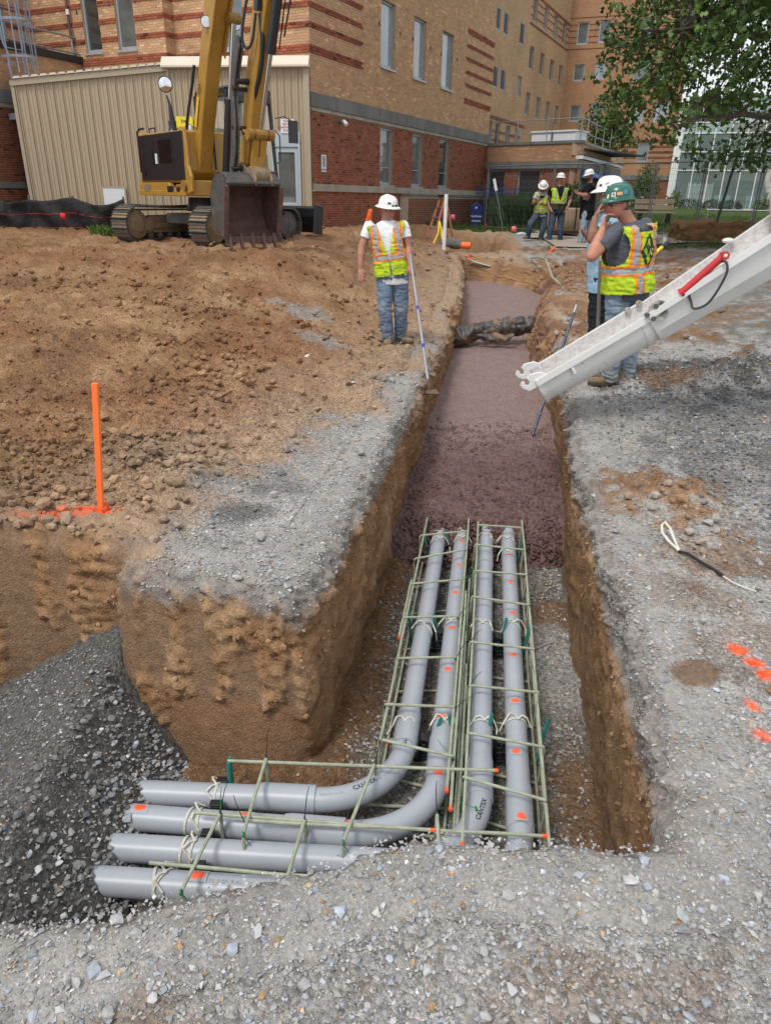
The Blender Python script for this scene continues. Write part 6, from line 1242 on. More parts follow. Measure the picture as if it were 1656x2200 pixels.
# man in green hat
J = dict(head=(-.262, -.05, 1.600), neck=(-.165, 0, 1.50), shL=(-.270, -.12, 1.400), shR=(.062, .12, 1.435), elL=(-.481, -.22, 1.185), wrL=(-.405, -.17, 1.40), haL=(-.375, -.14, 1.515), elR=(.171, .18, 1.215), wrR=(.15, .33, 1.08), haR=(.12, .43, 1.02), hpL=(-.150, -.05, .905), hpR=(.040, .05, .91), knL=(-.125, -.05, .491), knR=(.077, .10, .485), anL=(-.103, -.03, .083), anR=(.105, .12, .083), toL=(-.268, -.03, -.03), toR=(.25, .20, -.03))
diam = {}
def p2extra(r, k, o):
    ch, pel, sp_, lat, fw, H = k['ch'], k['pel'], k['sp'], k['lat'], k['fw'], k['H']
    # back print: diamond mark and lettering lie on the back of the vest
    co = np.array([v.co for v in o.data.vertices]); q = co-pel; U_, V_, H_ = q @ lat, q @ fw, (q @ sp_)
    nrm_ = np.zeros(len(co)*3, np.float32); o.data.vertices.foreach_get('normal', nrm_); nrm_ = nrm_.reshape(-1, 3); backm = V_ < -.02
    def onb(u, h): 
        d = (U_[backm]-u)**2+(H_[backm]-h)**2; i = np.argsort(d)[:14]; return pel+lat*u+sp_*h+fw*(V_[backm][i].min()-.004)
    mb = MB(); dk = mat('vest_print', (.012, .035, .035), .8, var=0)
    cu, chh = -.010, .315
    def seg(a, b, w_):
        a, b = V(*a), V(*b); n_ = 6; d = nrm(b-a); e = V(-d[1], d[0]); L = []
        for i in range(n_+1): p = a+(b-a)*i/n_; L += [onb(*(p+e*w_/2)), onb(*(p-e*w_/2))]
        mb.add(L, [(2*i, 2*i+1, 2*i+3, 2*i+2) for i in range(n_)])
    W_, Hh = .085, .135
    top, bot, lf, rt_ = (cu, chh+Hh), (cu, chh-Hh), (cu-W_, chh), (cu+W_, chh)
    for a, b in ((top, lf), (lf, bot), (bot, rt_), (rt_, top)): seg(a, b, .024)
    for a, b in (((cu-.035, chh+.045), (cu+.040, chh-.06)), ((cu+.040, chh+.05), (cu-.035, chh-.055)), ((cu-.035, chh+.045), (cu-.05, chh-.01)), ((cu+.040, chh-.06), (cu+.052, chh-.005)), ((cu-.02, chh), (cu+.02, chh+.06))): seg(a, b, .016)
    mb.build('vest_logo', dk, o)
    mb = MB(); vs, fs = text_geo('BLUEGO  C', .042, .0008); w_ = max(v[0] for v in vs)
    mb.add([onb(cu+(w_/2-v[0])*1.1 if (np.cross(sp_, fw) @ lat) > 0 or True else 0, chh+.150+v[1]+.02*math.cos((v[0]-w_/2)*6)) for v in vs], fs); mb.build('vest_lettering', dk, o)
p2, stick, hp, h2 = person((2.253, 6.84, .02), J, (-.72, .68, 0), (-.93, -.36, -.10), 'young man in green hard hat, glasses and lime vest standing behind the white chute', (.50, .225, .15), (.10, .105, .125), JEANL, hat='g', hatkind='cap', vest=vestfn(dict(low=-.09, hs=.31, hw=.11, vs=.118, vb=.024, open=False, dirt=.2, below=.075, armw=.165, extra=p2extra)), fat=1.28, vox=.0095, sleeve=.66, dirt=.45, hair=hairm, hands=('grip', 'rest'), shirt_low=.044)
for a in ((.62, .28, .035, .035, 'w'), (.20, .16, .022, .03, 'w'), (1.05, .32, .045, .025, 'o'), (1.45, .42, .028, .036, 'b'), (.62, .28, .018, .018, 'k')): stick(-a[0], *a[1:]); 
mb = MB()   # spectacles
for s in (-1, 1):
    c = [hp(s*.033+.022*math.cos(t), .092-.25*abs(s*.033+.022*math.cos(t))**1.3, .012+.016*math.sin(t)) for t in np.linspace(0, 2*math.pi, 15)]; mb.tube(c, .0022, n=5); mb.tube([hp(s*.055, .082, .018), hp(s*.078, .05, .018), hp(s*.080, -.01, .012)], .0022, n=5)
mb.tube([hp(-.012, .096, .014), hp(0, .1, .017), hp(.012, .096, .014)], .0022, n=5); mb.build('spectacles', blackp, p2)
mb = MB(); vv = [c for c in ()]
t = thing('hand_radio', tuple(V(2.253, 6.84, .02)+V(-.372, -.16, 1.50)), 'small grey device held to the mouth of the man in the green hat', 'device'); mb = MB(); mb.cyl((0, 0, -.035), (.005, -.01, .035), .020, n=14); mb.build('device_body', mat('device_grey', (.10, .11, .11), .3, metal=.5), t, bev=.003)
# water bottle in the back pocket
wb = thing('water_bottle', (2.253+.035, 6.84-.125, .02+.865), 'clear water bottle tucked in the back pocket of the green hatted man', 'bottle'); btm = mat('clear_plastic', (.80, .86, .9), .06, var=0, trans=.75, spec=.5); mb = MB(); mb.lathe([(.030, 0), (.033, .01), (.033, .05), (.030, .06), (.033, .07), (.033, .12), (.026, .145), (.014, .165), (.0135, .185)], n=20); mb.build('bottle_body', btm, wb, smooth=True); mb = MB(); mb.lathe([(.016, .183), (.016, .200), (.0001, .201)], n=14); mb.build('cap', whitem, wb); mb = MB(); mb.lathe([(.0336, .075), (.0336, .112)], n=18); mb.build('bottle_label', mat('bottle_label', (.55, .65, .75), .4), wb)
# man half hidden behind him
J = dict(head=(-.173, 0, 1.70), neck=(-.160, .06, 1.59), shL=(-.228, -.06, 1.48), shR=(-.05, .25, 1.47), elL=(-.333, -.18, 1.30), wrL=(-.325, -.16, 1.49), haL=(-.275, -.12, 1.60), elR=(-.15, .28, 1.25), wrR=(-.28, .2, 1.3), haR=(-.35, .15, 1.35), hpL=(-.15, -.02, .93), hpR=(-.03, .12, .93), knL=(-.13, 0, .494), knR=(.0, .1, .48), anL=(-.10, 0, .083), anR=(.03, .1, .08), toL=(-.22, -.05, -.03), toR=(-.1, 0, -.03))
p3, stick, hp, _h = person((2.325, 7.7, .0), J, (-1, -.1, 0), (-1, -.1, -.05), 'man in white hard hat, pale blue shirt and black trousers behind the green hatted man', (.30, .15, .095), (.30, .46, .60), (.022, .024, .028), hatkind='cap', vox=.010, sleeve=.55, hands=('flat', 'rest'), shirt_low=.14)
for a in ((.5, .3, .03, .02, 'k'), (1.0, .5, .03, .03, 'k'), (1.2, .15, .03, .018, 'k')): stick(-a[0], *a[1:])
# three men at the back
J = dict(head=(.070, -.1, 1.50), neck=(.10, 0, 1.40), shR=(-.075, 0, 1.320), shL=(.235, 0, 1.325), elR=(-.18, -.12, 1.06), wrR=(-.08, -.33, 1.12), haR=(.001, -.4, 1.20), elL=(.267, -.05, 1.06), wrL=(.12, -.28, 1.02), haL=(.01, -.33, 1.04), hpR=(.033, 0, .82), hpL=(.195, 0, .80), knR=(-.22, -.20, .52), knL=(.20, -.05, .446), anR=(-.235, -.1, .16), anL=(.160, 0, .06), toR=(-.397, -.25, .07), toL=(.175, -.2, -.0))
p4, stick, hp, _h = person((4.321, 22.7, .49), J, (-.1, -1, 0), (-.15, -.8, -.62), 'man bending over a phone, leftmost of the three men standing at the back', (.26, .12, .075), (.42, .40, .33), DJEAN, vest=vestfn(dict(low=-.0, hs=.16, hw=.09, org=False, vs=.115, armw=.15, dirt=.2)), vox=.014, sleeve=.6, dirt=.2, hands=('grip', 'grip'))
t = thing('phone', (4.321+.0, 22.7-.42, .49+1.235), 'black phone in the hands of the bending man at the back', 'phone'); mb = MB(); mb.box((0, 0, 0), (.14, .012, .07), (.5, 0, .2)); mb.build('phone_body', blackp, t, bev=.004)
J = dict(head=(-.02, -.02, 1.745), neck=(-.013, 0, 1.62), shR=(-.255, 0, 1.49), shL=(.225, 0, 1.50), elR=(-.345, .05, 1.20), wrR=(-.275, -.06, 1.0), haR=(-.19, -.12, .90), elL=(.340, .05, 1.20), wrL=(.262, -.06, 1.0), haL=(.165, -.12, .90), hpR=(-.12, 0, .90), hpL=(.105, 0, .90), knR=(-.155, -.03, .458), knL=(.118, -.03, .463), anR=(-.18, 0, .082), anL=(.16, 0, .073), toR=(-.26, -.2, -.03), toL=(.17, -.22, -.03))
p5, stick, hp, _h = person((4.891, 22.6, .455), J, (0, -1, 0), (.0, -1, -.02), 'man with thumbs in pockets in lime and black vest, middle one at the back', (.42, .21, .15), (.012, .012, .013), DJEAN, vest=vestfn(dict(low=.04, hs=.42, hw=.07, org=False, vs=.12, low_dark=.40, vneck=.5, vw=.10, armw=.165, dirt=.3)), vox=.014, sleeve=.6, dirt=.15, fat=1.1, hair=greyhair, beard=(.4, .35, .3), stubble=.4, hands=('pocket', 'pocket'))
for a in ((-.6, .35, .02, .035, 'k'), (.6, .35, .02, .035, 'k')): stick(*a)
J = dict(head=(-.050, 0, 1.86), neck=(-.005, 0, 1.74), shR=(-.05, -.20, 1.62), shL=(.05, .2, 1.62), elR=(-.135, -.25, 1.36), wrR=(-.38, -.27, 1.40), haR=(-.53, -.22, 1.48), elL=(-.055, .2, 1.37), wrL=(-.26, .1, 1.42), haL=(-.42, 0, 1.49), hpR=(-.04, -.09, .93), hpL=(.065, .09, .93), knR=(-.08, -.1, .506), knL=(.16, .1, .517), anR=(-.113, -.08, .075), anL=(.26, .1, .08), toR=(-.345, -.1, -.04), toL=(.104, .1, -.03))
p6, stick, hp, _h = person((5.585, 22.0, .42), J, (-1, -.05, 0), (-1, -.25, -.22), 'big man in black t-shirt and faded jeans, rightmost of the three at the back', (.40, .19, .13), (.010, .010, .011), (.24, .32, .40), vox=.014, sleeve=.8, fat=1.45, dirt=.3, hair=hairm, beard=(.05, .03, .02), stubble=.8, hands=('grip', 'grip'), shirt_low=.12, hatkind='cap')
# ================= EXCAVATOR =================
print('excavator')
yel = mat('machine_yellow', (.40, .215, .032), .45, var=.10, vs=3, dirt=(.22, .15, .08), damt=.35, ds=4, coat=.15)
ydk = mat('machine_yellow_oily', (.30, .16, .03), .5, var=.3, vs=6, dirt=(.03, .02, .015), damt=.4, ds=5)
blk = mat('machine_black', (.016, .017, .021), .35, var=.2, vs=6, dirt=(.25, .22, .18), damt=.10, ds=60, coat=.2); hose = mat('rubber_hose', (.03, .033, .035), .55, var=.15, vs=8, dirt=(.16, .14, .12), damt=.35, ds=9)
chrome = mat('chrome_rod', (.62, .63, .65), .15, metal=1, var=.05); steel = mat('worn_steel', (.11, .108, .105), .5, metal=.4, var=.3, vs=5, dirt=(.19, .14, .10), damt=.5, ds=4, bump=.3, bs=40)
mud = mat('muddy_steel', (.26, .19, .11), .9, var=.25, vs=5, dirt=(.10, .095, .09), damt=.5, ds=5, bump=.4, bs=40, gen='Pos'); redmud = mat('red_mud_steel', (.115, .062, .055), .85, var=.30, vs=8, bump=.5, bs=40, dirt=(.05, .04, .04), damt=.35, ds=4)
trackm = mat('track_steel', (.085, .082, .078), .75, var=.3, vs=8, dirt=(.24, .18, .11), damt=.45, ds=5, bump=.4, bs=50, gen='Pos'); glassm = mat('cab_glass', (.75, .82, .8), .02, var=0, alpha=.22, spec=.8); lampm = mat('work_lamp', (.75, .77, .8), .1, var=0, metal=.6)
EZ = .72; ec = V(-3.66, 15.95, EZ); ef = nrm(V(.62, -.78, 0)); el_ = V(-ef[1], ef[0], 0)
ex = thing('excavator', tuple(ec), 'yellow and black tracked excavator with a muddy bucket lowered in front of the shed', 'excavator', rz=math.atan2(ef[1], ef[0]))
GM = None
def eb(mb, name, m, par=None, **k):
    o = mb.build(name, m, par or ex, **k)
    if GM is not None: o.data.transform(GM)
    return o
# undercarriage, built in its own yaw
A_ = nrm(V(.5, .866, 0)); Bv = V(A_[1], -A_[0], 0)
def trk(cx, cy, side):   # centre of track on the ground (world), side +1 = nearer track
    base = Matrix.Translation((cx, cy, EZ)) @ Matrix(((A_[0], Bv[0], 0, 0), (A_[1], Bv[1], 0, 0), (0, 0, 1, 0), (0, 0, 0, 1)))
    R_, hl, wd = .33, 1.12, .45; per = 4*hl+2*math.pi*R_; n = 38
    proto = None
    for i in range(n):
        s = per*i/n
        if s < 2*hl: p = V(-hl+s, 0, R_*2+.02-.03*math.sin(math.pi*s/(2*hl))); a = 0
        elif s < 2*hl+math.pi*R_: t = (s-2*hl)/R_; p = V(hl+R_*math.sin(t), 0, R_+.01+R_*math.cos(t)); a = t
        elif s < 4*hl+math.pi*R_: p = V(hl-(s-2*hl-math.pi*R_), 0, .01); a = math.pi
        else: t = (s-4*hl-math.pi*R_)/R_; p = V(-hl-R_*math.sin(t), 0, R_+.01-R_*math.cos(t)); a = math.pi+t
        if proto is None:
            mb = MB(); mb.box((0, 0, 0), (.165, wd, .022)); 
            for gx in (-.065, .0, .06): mb.box((gx, 0, .024), (.014, wd, .030))
            mb.mi = 1; mb.box((-.032, 0, .016), (.046, wd*.92, .014)); mb.box((.030, 0, .015), (.04, wd*.9, .012))
            proto = eb(mb, 'track_shoe', [trackm, mud]); o = proto
        else: o = proto.copy(); COL.objects.link(o)
        M = base @ Matrix.Translation(tuple(p)) @ Matrix.Rotation(a, 4, 'Y'); o.parent = ex; o.matrix_parent_inverse = root_mat(ex).inverted(); o.matrix_basis = M
    for yy in (-.09, .09):
        mb = MB(); mb.M = base
        pts = [V(-hl, yy, .045)]+[V(-hl-math.sin(t)*(R_-.05), yy, R_-math.cos(t)*(R_-.05)) for t in np.linspace(0, math.pi, 9)]+[V(hl+math.sin(t)*(R_-.05), yy, R_+math.cos(t)*(R_-.05)) for t in np.linspace(0, math.pi, 9)]+[V(-hl, yy, .045)]
        for p, q in zip(pts[:-1], pts[1:]): mb.beam(p, q, .03, .07, up=(0, 1, 0))
        eb(mb, 'track_chain', trackm, world=True)
    mb = MB(); mb.M = base; mb.prism([(-hl+.1, .16), (hl-.1, .16), (hl, .30), (hl-.2, .52), (-hl+.5, .50), (-hl+.2, .44)], (0, .13, 0), (1, 0, 0), (0, 0, 1), (0, -.26, 0)); mb.box((0, .15, .30), (1.5, .03, .10)); eb(mb, 'track_frame', mud, world=True, bev=.015)
    for x0, r_, nm in ((-hl, .27, 'idler'), (hl, .27, 'sprocket')):
        mb = MB(); mb.M = base; mb.lathe([(.02, -.17), (r_, -.16), (r_, -.10), (r_*.8, -.09), (r_*.8, .09), (r_, .10), (r_, .15), (r_*.62, .17), (r_*.5, .20), (.02, .21)], (x0, 0, R_+.01), (0, 1, 0), n=24)
        if nm == 'idler': mb.box((x0+.25, .16, R_), (.30, .03, .22))
        eb(mb, nm, mud if nm == 'idler' else trackm, world=True, smooth=True)
    for k in range(7): mb = MB(); mb.M = base; x = -hl+.35+k*.27; mb.lathe([(.02, -.14), (.07, -.13), (.07, .13), (.03, .16)], (x, 0, .11), (0, 1, 0), n=14); eb(mb, 'roller', trackm, world=True)
rf = V(-3.58, 14.25, 0); ct = rf+A_*1.42; ct2 = ct-Bv*2.12; trk(ct[0], ct[1], 1); trk(ct2[0], ct2[1], -1); cm = (ct+ct2)/2
mb = MB(); mb.M = Matrix.Translation((cm[0], cm[1], EZ)) @ Matrix(((A_[0], Bv[0], 0, 0), (A_[1], Bv[1], 0, 0), (0, 0, 1, 0), (0, 0, 0, 1)))
mb.prism([(-.95, .30), (-.55, .28), (0, .40), (.55, .28), (.95, .30), (.95, .50), (.55, .52), (.3, .66), (-.3, .66), (-.55, .52), (-.95, .5)], (0, 0, 0), (0, 1, 0), (0, 0, 1), (.9, 0, 0)); mb.box((.1, 0, .45), (1.2, 1.5, .2)); eb(mb, 'car_body', steel, world=True, bev=.02)
mb = MB(); mb.cyl((0, 0, .60), (0, 0, .86), .55, .50, n=28); eb(mb, 'swing_ring', blk)
M0 = Matrix.Translation((cm[0], cm[1], EZ)) @ Matrix(((A_[0], Bv[0], 0, 0), (A_[1], Bv[1], 0, 0), (0, 0, 1, 0), (0, 0, 0, 1)))
mb = MB(); mb.M = M0; mb.prism([(1.95, .18), (1.88, .30), (1.87, .50), (1.93, .68), (2.0, .72), (2.04, .70), (1.98, .52), (1.97, .30), (2.05, .16)], (0, -1.35, 0), (1, 0, 0), (0, 0, 1), (0, 2.75, 0)); mb.box((1.93, 1.40, .44), (.34, .03, .60), (0, .12, 0)); mb.box((1.93, -1.36, .44), (.34, .03, .60)); eb(mb, 'dozer_blade', blk, world=True, bev=.01)
mb = MB(); mb.M = M0; 
for y in (-.35, .35): mb.beam((.8, y, .40), (1.9, y, .35), .10, .14)
eb(mb, 'blade_arm', steel, world=True)
# upper body (local frame: x forward, y left, z up)
mb = MB(); mb.box((-.30, -.02, .93), (2.35, 1.95, .10)); mb.prism([(-1.45, .88), (.78, .88), (.78, 1.02), (.2, 1.02), (.1, 1.12), (-1.45, 1.12)], (0, -.985, 0), (1, 0, 0), (0, 0, 1), (0, .12, 0)); mb.mi = 1
mb.box((.20, -.99, 1.0), (.30, .02, .12)); mb.box((.58, -.99, 1.0), (.16, .02, .10)); eb(mb, 'main_frame', [yel, blk], bev=.02)
mb = MB(); mb.prism([(-1.50, 1.12), (.70, 1.12), (.90, 1.30), (.88, 2.0), (-1.45, 2.02)], (0, -.93, 0), (1, 0, 0), (0, 0, 1), (0, .9, 0)); mb.prism([(-1.55, 1.0), (-.60, 1.0), (-.60, 2.02), (-1.50, 2.06)], (0, -.90, 0), (1, 0, 0), (0, 0, 1), (0, 1.85, 0)); eb(mb, 'engine_housing', yel, bev=.03)
mb = MB(); mb.box((-.22, -.942, 1.57), (2.20, .03, .84)); eb(mb, 'side_panel', blk, bev=.02)
mb = MB(); mb.box((.05, -.962, 1.66), (.62, .012, .42)); eb(mb, 'panel_recess', mat('gloss_black', (.006, .007, .009), .12), bev=.01)
mb = MB(); mb.tube([(-1.12, -.97, 1.30), (-1.12, -1.03, 1.32), (-1.12, -1.03, 2.05), (-1.12, -.98, 2.10), (-.90, -.98, 2.10)], .022, n=8); eb(mb, 'grab_rail', blk, smooth=True)
mb = MB(); mb.tube([(-.85, -.88, 2.02), (-.85, -.88, 2.10), (-.55, -.88, 2.10), (-.55, -.88, 2.02)], .014, n=6); eb(mb, 'top_handle', blk)
mb = MB(); mb.box((-.62, -.965, 1.58), (.07, .02, .28)); mb.mi = 1; mb.box((-.42, -.965, 1.55), (.09, .012, .18)); eb(mb, 'panel_latch', [blk, whitem])
mb = MB(); mb.lathe([(.02, 0), (.07, .002), (.075, .02)], (-1.12, -.95, 1.32), (0, -1, 0), n=14); eb(mb, 'fuel_cap', blk)
mb = MB(); mb.box((-.98, -.995, 1.02), (.30, .01, .12)); eb(mb, 'data_plate', mat('plate_grey', (.20, .18, .15), .5, var=.4, vs=40))
mb = MB(); mb.prism([(.80, .88), (1.08, .95), (1.10, 1.22), (1.0, 1.40), (.98, 1.75), (.94, 2.05), (.88, 2.05), (.88, 1.6), (.82, 1.30), (.70, .95)], (0, -.95, 0), (1, 0, 0), (0, 0, 1), (0, .07, 0)); mb.prism([(.66, .88), (1.0, .95), (1.02, 1.22), (.86, 1.40), (.70, 1.62), (.60, 1.62), (.50, .95)], (0, -.30, 0), (1, 0, 0), (0, 0, 1), (0, .07, 0)); mb.box((.75, -.55, 1.02), (.45, .75, .28)); eb(mb, 'boom_bracket', yel, bev=.02)
mb = MB(); mb.cyl((.82, -1.0, 1.06), (.82, -.90, 1.06), .10, n=16); mb.cyl((.55, -1.0, 1.02), (.55, -.92, 1.02), .07, n=14); eb(mb, 'boom_pin', ydk)
mb = MB(); mb.lathe([(.09, 0), (.10, .02), (.075, .06), (.075, .20), (.05, .22)], (-.28, -.62, 2.02), n=14); mb.tube([(-.28, -.62, 2.2), (-.28, -.64, 2.5), (-.34, -.66, 2.66)], [.06, .03, .016], n=8); eb(mb, 'mirror_stalk', blk, smooth=True)
mb = MB(); mb.lathe([(.001, -.03), (.115, -.02), (.142, .0), (.142, .02)], (-.30, -.68, 2.84), (.75, -.62, -.06), n=26); mi_ = eb(mb, 'round_mirror', blk, smooth=True); mb = MB(); mb.lathe([(.0001, .045), (.07, .038), (.130, .018)], (-.30, -.68, 2.84), (.75, -.62, -.06), n=26); eb(mb, 'mirror_glass', mat('mirror', (.8, .8, .8), .03, metal=1, var=0), mi_, smooth=True)
# cab
y0, y1, x0, x1, z0_, z1_ = .02, .93, -.45, 1.02, .98, 2.72
fr_ = [((x1-.05, y0), .07), ((x1-.05, y1), .07), ((x0, y0), .12), ((x0, y1), .12)]
mb = MB(); 
for (px_, py_), w_ in fr_: mb.beam((px_+(.06 if px_ > 0 else 0), py_, z0_), (px_-(.16 if px_ > 0 else 0), py_, z1_), w_, w_)
for a, b in (((x0, y0), (x1-.2, y0)), ((x0, y1), (x1-.2, y1)), ((x1-.2, y0), (x1-.2, y1)), ((x0, y0), (x0, y1))): mb.beam((*a, z1_), (*b, z1_), .11, .11)
mb.box(((x0+x1)/2-.02, (y0+y1)/2, z0_+.03), (x1-x0, y1-y0, .10)); mb.box((x1-.0, (y0+y1)/2, z0_+.20), (.06, y1-y0, .36)); mb.box((.2, y1+.01, z0_+.35), (.9, .04, .7)); mb.box((x0, (y0+y1)/2, 1.5), (.05, y1-y0, .9)); mb.box((x1-.13, (y0+y1)/2, z1_-.12), (.05, y1-y0, .16)); eb(mb, 'cab_frame', blk, bev=.02)
mb = MB(); mb.box(((x0+x1)/2-.12, (y0+y1)/2, z1_+.04), (x1-x0-.05, y1-y0+.04, .07)); eb(mb, 'cab_roof', blk, bev=.03)
mb = MB(); mb.add([(x1+.02, y0+.06, z0_+.38), (x1+.02, y1-.06, z0_+.38), (x1-.19, y1-.06, z1_-.12), (x1-.19, y0+.06, z1_-.12)], [(0, 1, 2, 3)]); eb(mb, 'windscreen', glassm)
mb = MB(); mb.add([(x0+.1, y0, z0_+.5), (x1-.1, y0, z0_+.5), (x1-.2, y0, z1_-.1), (x0+.1, y0, z1_-.1)], [(0, 1, 2, 3)]); eb(mb, 'side_window', glassm)
mb = MB(); mb.box((.0, .48, 1.30), (.5, .5, .14)); mb.box((-.25, .48, 1.75), (.13, .48, .8)); eb(mb, 'driver_seat', blk, bev=.03)
mb = MB(); 
for yy in (.22, .74): mb.tube([(.35, yy, 1.2), (.45, yy, 1.55), (.42, yy, 1.62)], .02, n=6)
eb(mb, 'control_lever', blk)
mb = MB(); mb.tube([(x1-.05, y1+.04, 2.30), (x1+.02, y1+.20, 2.34), (x1+.05, y1+.34, 2.28)], .012, n=6); mb.box((x1+.05, y1+.38, 2.08), (.05, .20, .40)); mb.tube([(x1-.1, y1+.05, 1.5), (x1-.06, y1+.13, 1.55), (x1-.06, y1+.13, 2.0), (x1-.1, y1+.05, 2.1)], .014, n=6); eb(mb, 'cab_mirror', blk, bev=.01)
# boom: side profile extruded across
by = -.56
def bp(poly, y, w_, name, m, bev=.015): mb = MB(); mb.prism(poly, (0, y-w_/2, 0), (1, 0, 0), (0, 0, 1), (0, w_, 0)); return eb(mb, name, m, bev=bev)
bp([(.62, 1.30), (.92, 1.28), (1.12, 1.9), (1.74, 3.30), (2.15, 4.05), (3.2, 4.90), (3.75, 5.15), (3.70, 5.32), (3.0, 5.18), (2.25, 4.75), (1.85, 4.2), (1.45, 3.45), (.85, 2.05), (.60, 1.52)], by, .27, 'boom', yel)
for s in (-1, 1): bp([(1.72, 3.05), (2.15, 3.85), (2.6, 4.3), (2.2, 4.5), (1.7, 3.9), (1.55, 3.3)], by+s*.15, .03, 'boom_gusset', yel)
mb = MB(); mb.cyl((.78, by-.30, 1.42), (.78, by+.30, 1.42), .06, n=12); eb(mb, 'boom_foot_pin', steel)
mb = MB(); mb.box((1.07, by-.155, 2.28), (.09, .008, .50), (0, .42, 0)); dc = eb(mb, 'decal', mat('yellow_decal', (.75, .45, .03), .5, var=.3, vs=50)); mb = MB(); text_plane(mb, 'CAT', .09, (1.28, by-.162, 2.62), (.35, 0, .9), (-.9, 0, .35), .003); mb.build('decal_lettering', blackp, dc)
# boom cylinder
def ram(a, b, k, r1, r2, name='cylinder', n=18, mo=None):
    a, b = V(*a), V(*b); m_ = a+(b-a)*k; mb = MB(); mb.cyl(a, m_, r1, n=n); mb.lathe([(r1, 0), (r1*1.12, 0), (r1*1.12, .09), (r1*.8, .10)], m_-nrm(b-a)*.09, tuple(nrm(b-a)), n=n); mb.cyl(a-V(0, .10, 0), a+V(0, .10, 0), r1*.95, n=14); o = eb(mb, name, mo or blk, smooth=True); mb = MB(); mb.cyl(m_-nrm(b-a)*.02, b, r2, n=14); eb(mb, 'piston_rod', chrome, o, smooth=True); mb = MB(); mb.cyl(b-V(0, .11, 0), b+V(0, .11, 0), .085, n=14); eb(mb, 'rod_end', ydk, o); return o
ram((1.22, -.30, 1.02), (2.02, -.36, 3.62), .56, .092, .048, 'boom_cylinder')
# stick, linkage, thumb
GM = Matrix(((1, 0, .17, -.52), (0, 1, 0, 0), (0, 0, 1, .03), (0, 0, 0, 1)))
bp([(3.62, 4.95), (3.98, 5.1), (4.0, 4.7), (3.66, 3.8), (3.25, 2.35), (3.06, 1.36), (2.90, 1.30), (2.80, 1.42), (2.92, 2.3), (3.15, 3.5), (3.42, 4.4)], by, .235, 'stick', yel, .02)
ram((4.02, by, 4.75), (3.30, by, 1.80), .63, .075, .036, 'bucket_cylinder')
mb = MB(); mb.cyl((3.30, by-.20, 1.80), (3.30, by+.20, 1.80), .06, n=14); mb.cyl((3.30, by-.24, 1.80), (3.30, by-.14, 1.80), .085, n=14); mb.cyl((3.30, by+.14, 1.80), (3.30, by+.24, 1.80), .085, n=14); mb.cyl((3.02, by-.17, 1.85), (3.02, by+.17, 1.85), .05, n=12); eb(mb, 'linkage_pin', ydk)
for s in (-1, 1): mb = MB(); mb.beam((3.02, by+s*.145, 1.88), (3.30, by+s*.145, 1.80), .035, .13, up=(0, 1, 0)); eb(mb, 'side_link', yel, bev=.01)
mb = MB(); mb.beam((3.30, by-.07, 1.80), (3.22, by-.07, 1.20), .06, .12, up=(0, 1, 0)); mb.beam((3.30, by+.07, 1.80), (3.22, by+.07, 1.20), .06, .12, up=(0, 1, 0)); mb.box((3.25, by, 1.36), (.09, .20, .22)); eb(mb, 'bucket_link', yel, bev=.01)
th_ = [(3.02, 1.20), (3.10, 1.55), (3.10, 1.95), (3.02, 2.35), (3.12, 2.75), (3.20, 2.98), (3.16, 3.14), (3.06, 3.12), (3.0, 2.85), (2.93, 2.4), (2.96, 1.95), (2.94, 1.55), (2.90, 1.20)]
for s in (-1, 1): bp(th_, by-.31+s*.03, .035, 'thumb_plate', steel, .006)
mb = MB(); 
for z in (1.3, 1.9, 2.45): mb.cyl((3.02, by-.36, z), (3.02, by-.10, z), .035, n=10)
mb.cyl((3.08, by-.34, 2.55), (3.08, by-.10, 2.55), .045, n=10); eb(mb, 'thumb_crossbar', blk)
# bucket: opening towards the camera
GM = Matrix.Translation((-.31, 0, .03)) @ Matrix.Translation((3.2, by, 1.32)) @ Matrix.Diagonal((.86, .90, .84, 1)) @ Matrix.Translation((-3.2, -by, -1.32))
bw = 1.12; ok = [(2.98, 1.30), (3.22, 1.22), (3.42, 1.02), (3.30, .98), (2.98, .98)]
shell = [(3.46, .98), (3.42, 1.12), (3.26, 1.22), (3.05, 1.22), (2.86, 1.08), (2.72, .80), (2.72, .45), (2.86, .18), (3.06, .02), (3.28, -.03)]
N_ = len(shell); mb = MB()
inner = []
for i, p in enumerate(shell):
    a = V(*shell[max(i-1, 0)]); b = V(*shell[min(i+1, N_-1)]); t = nrm(b-a); nrm2 = V(-t[1], t[0]); inner.append((p[0]-nrm2[0]*-.03, p[1]-nrm2[1]*-.03))
mb.prism(shell+inner[::-1], (0, by-.20-bw/2, 0), (1, 0, 0), (0, 0, 1), (0, bw, 0)); bk = eb(mb, 'bucket_shell', steel)
mb = MB(); mb.prism(inner[1:]+[(3.24, .0), (3.40, .9)], (0, by-.20-bw/2+.02, 0), (1, 0, 0), (0, 0, 1), (0, .012, 0)); mb.prism(inner[1:]+[(3.24, .0), (3.40, .9)], (0, by-.20+bw/2-.032, 0), (1, 0, 0), (0, 0, 1), (0, .012, 0))
in2 = [(p[0]+.012, p[1]) for p in inner[3:]]; 
for (a, b), (c, d) in zip(inner[2:-1], inner[3:]): 
    q = nrm(V(c-a, d-b)); nn = V(-q[1], q[0])*-.0
    mb.add([(a+.008, by-.20-bw/2+.03, b), (a+.008, by-.20+bw/2-.03, b), (c+.008, by-.20+bw/2-.03, d), (c+.008, by-.20-bw/2+.03, d)], [(0, 1, 2, 3)])
eb(mb, 'bucket_lining', redmud, bk)
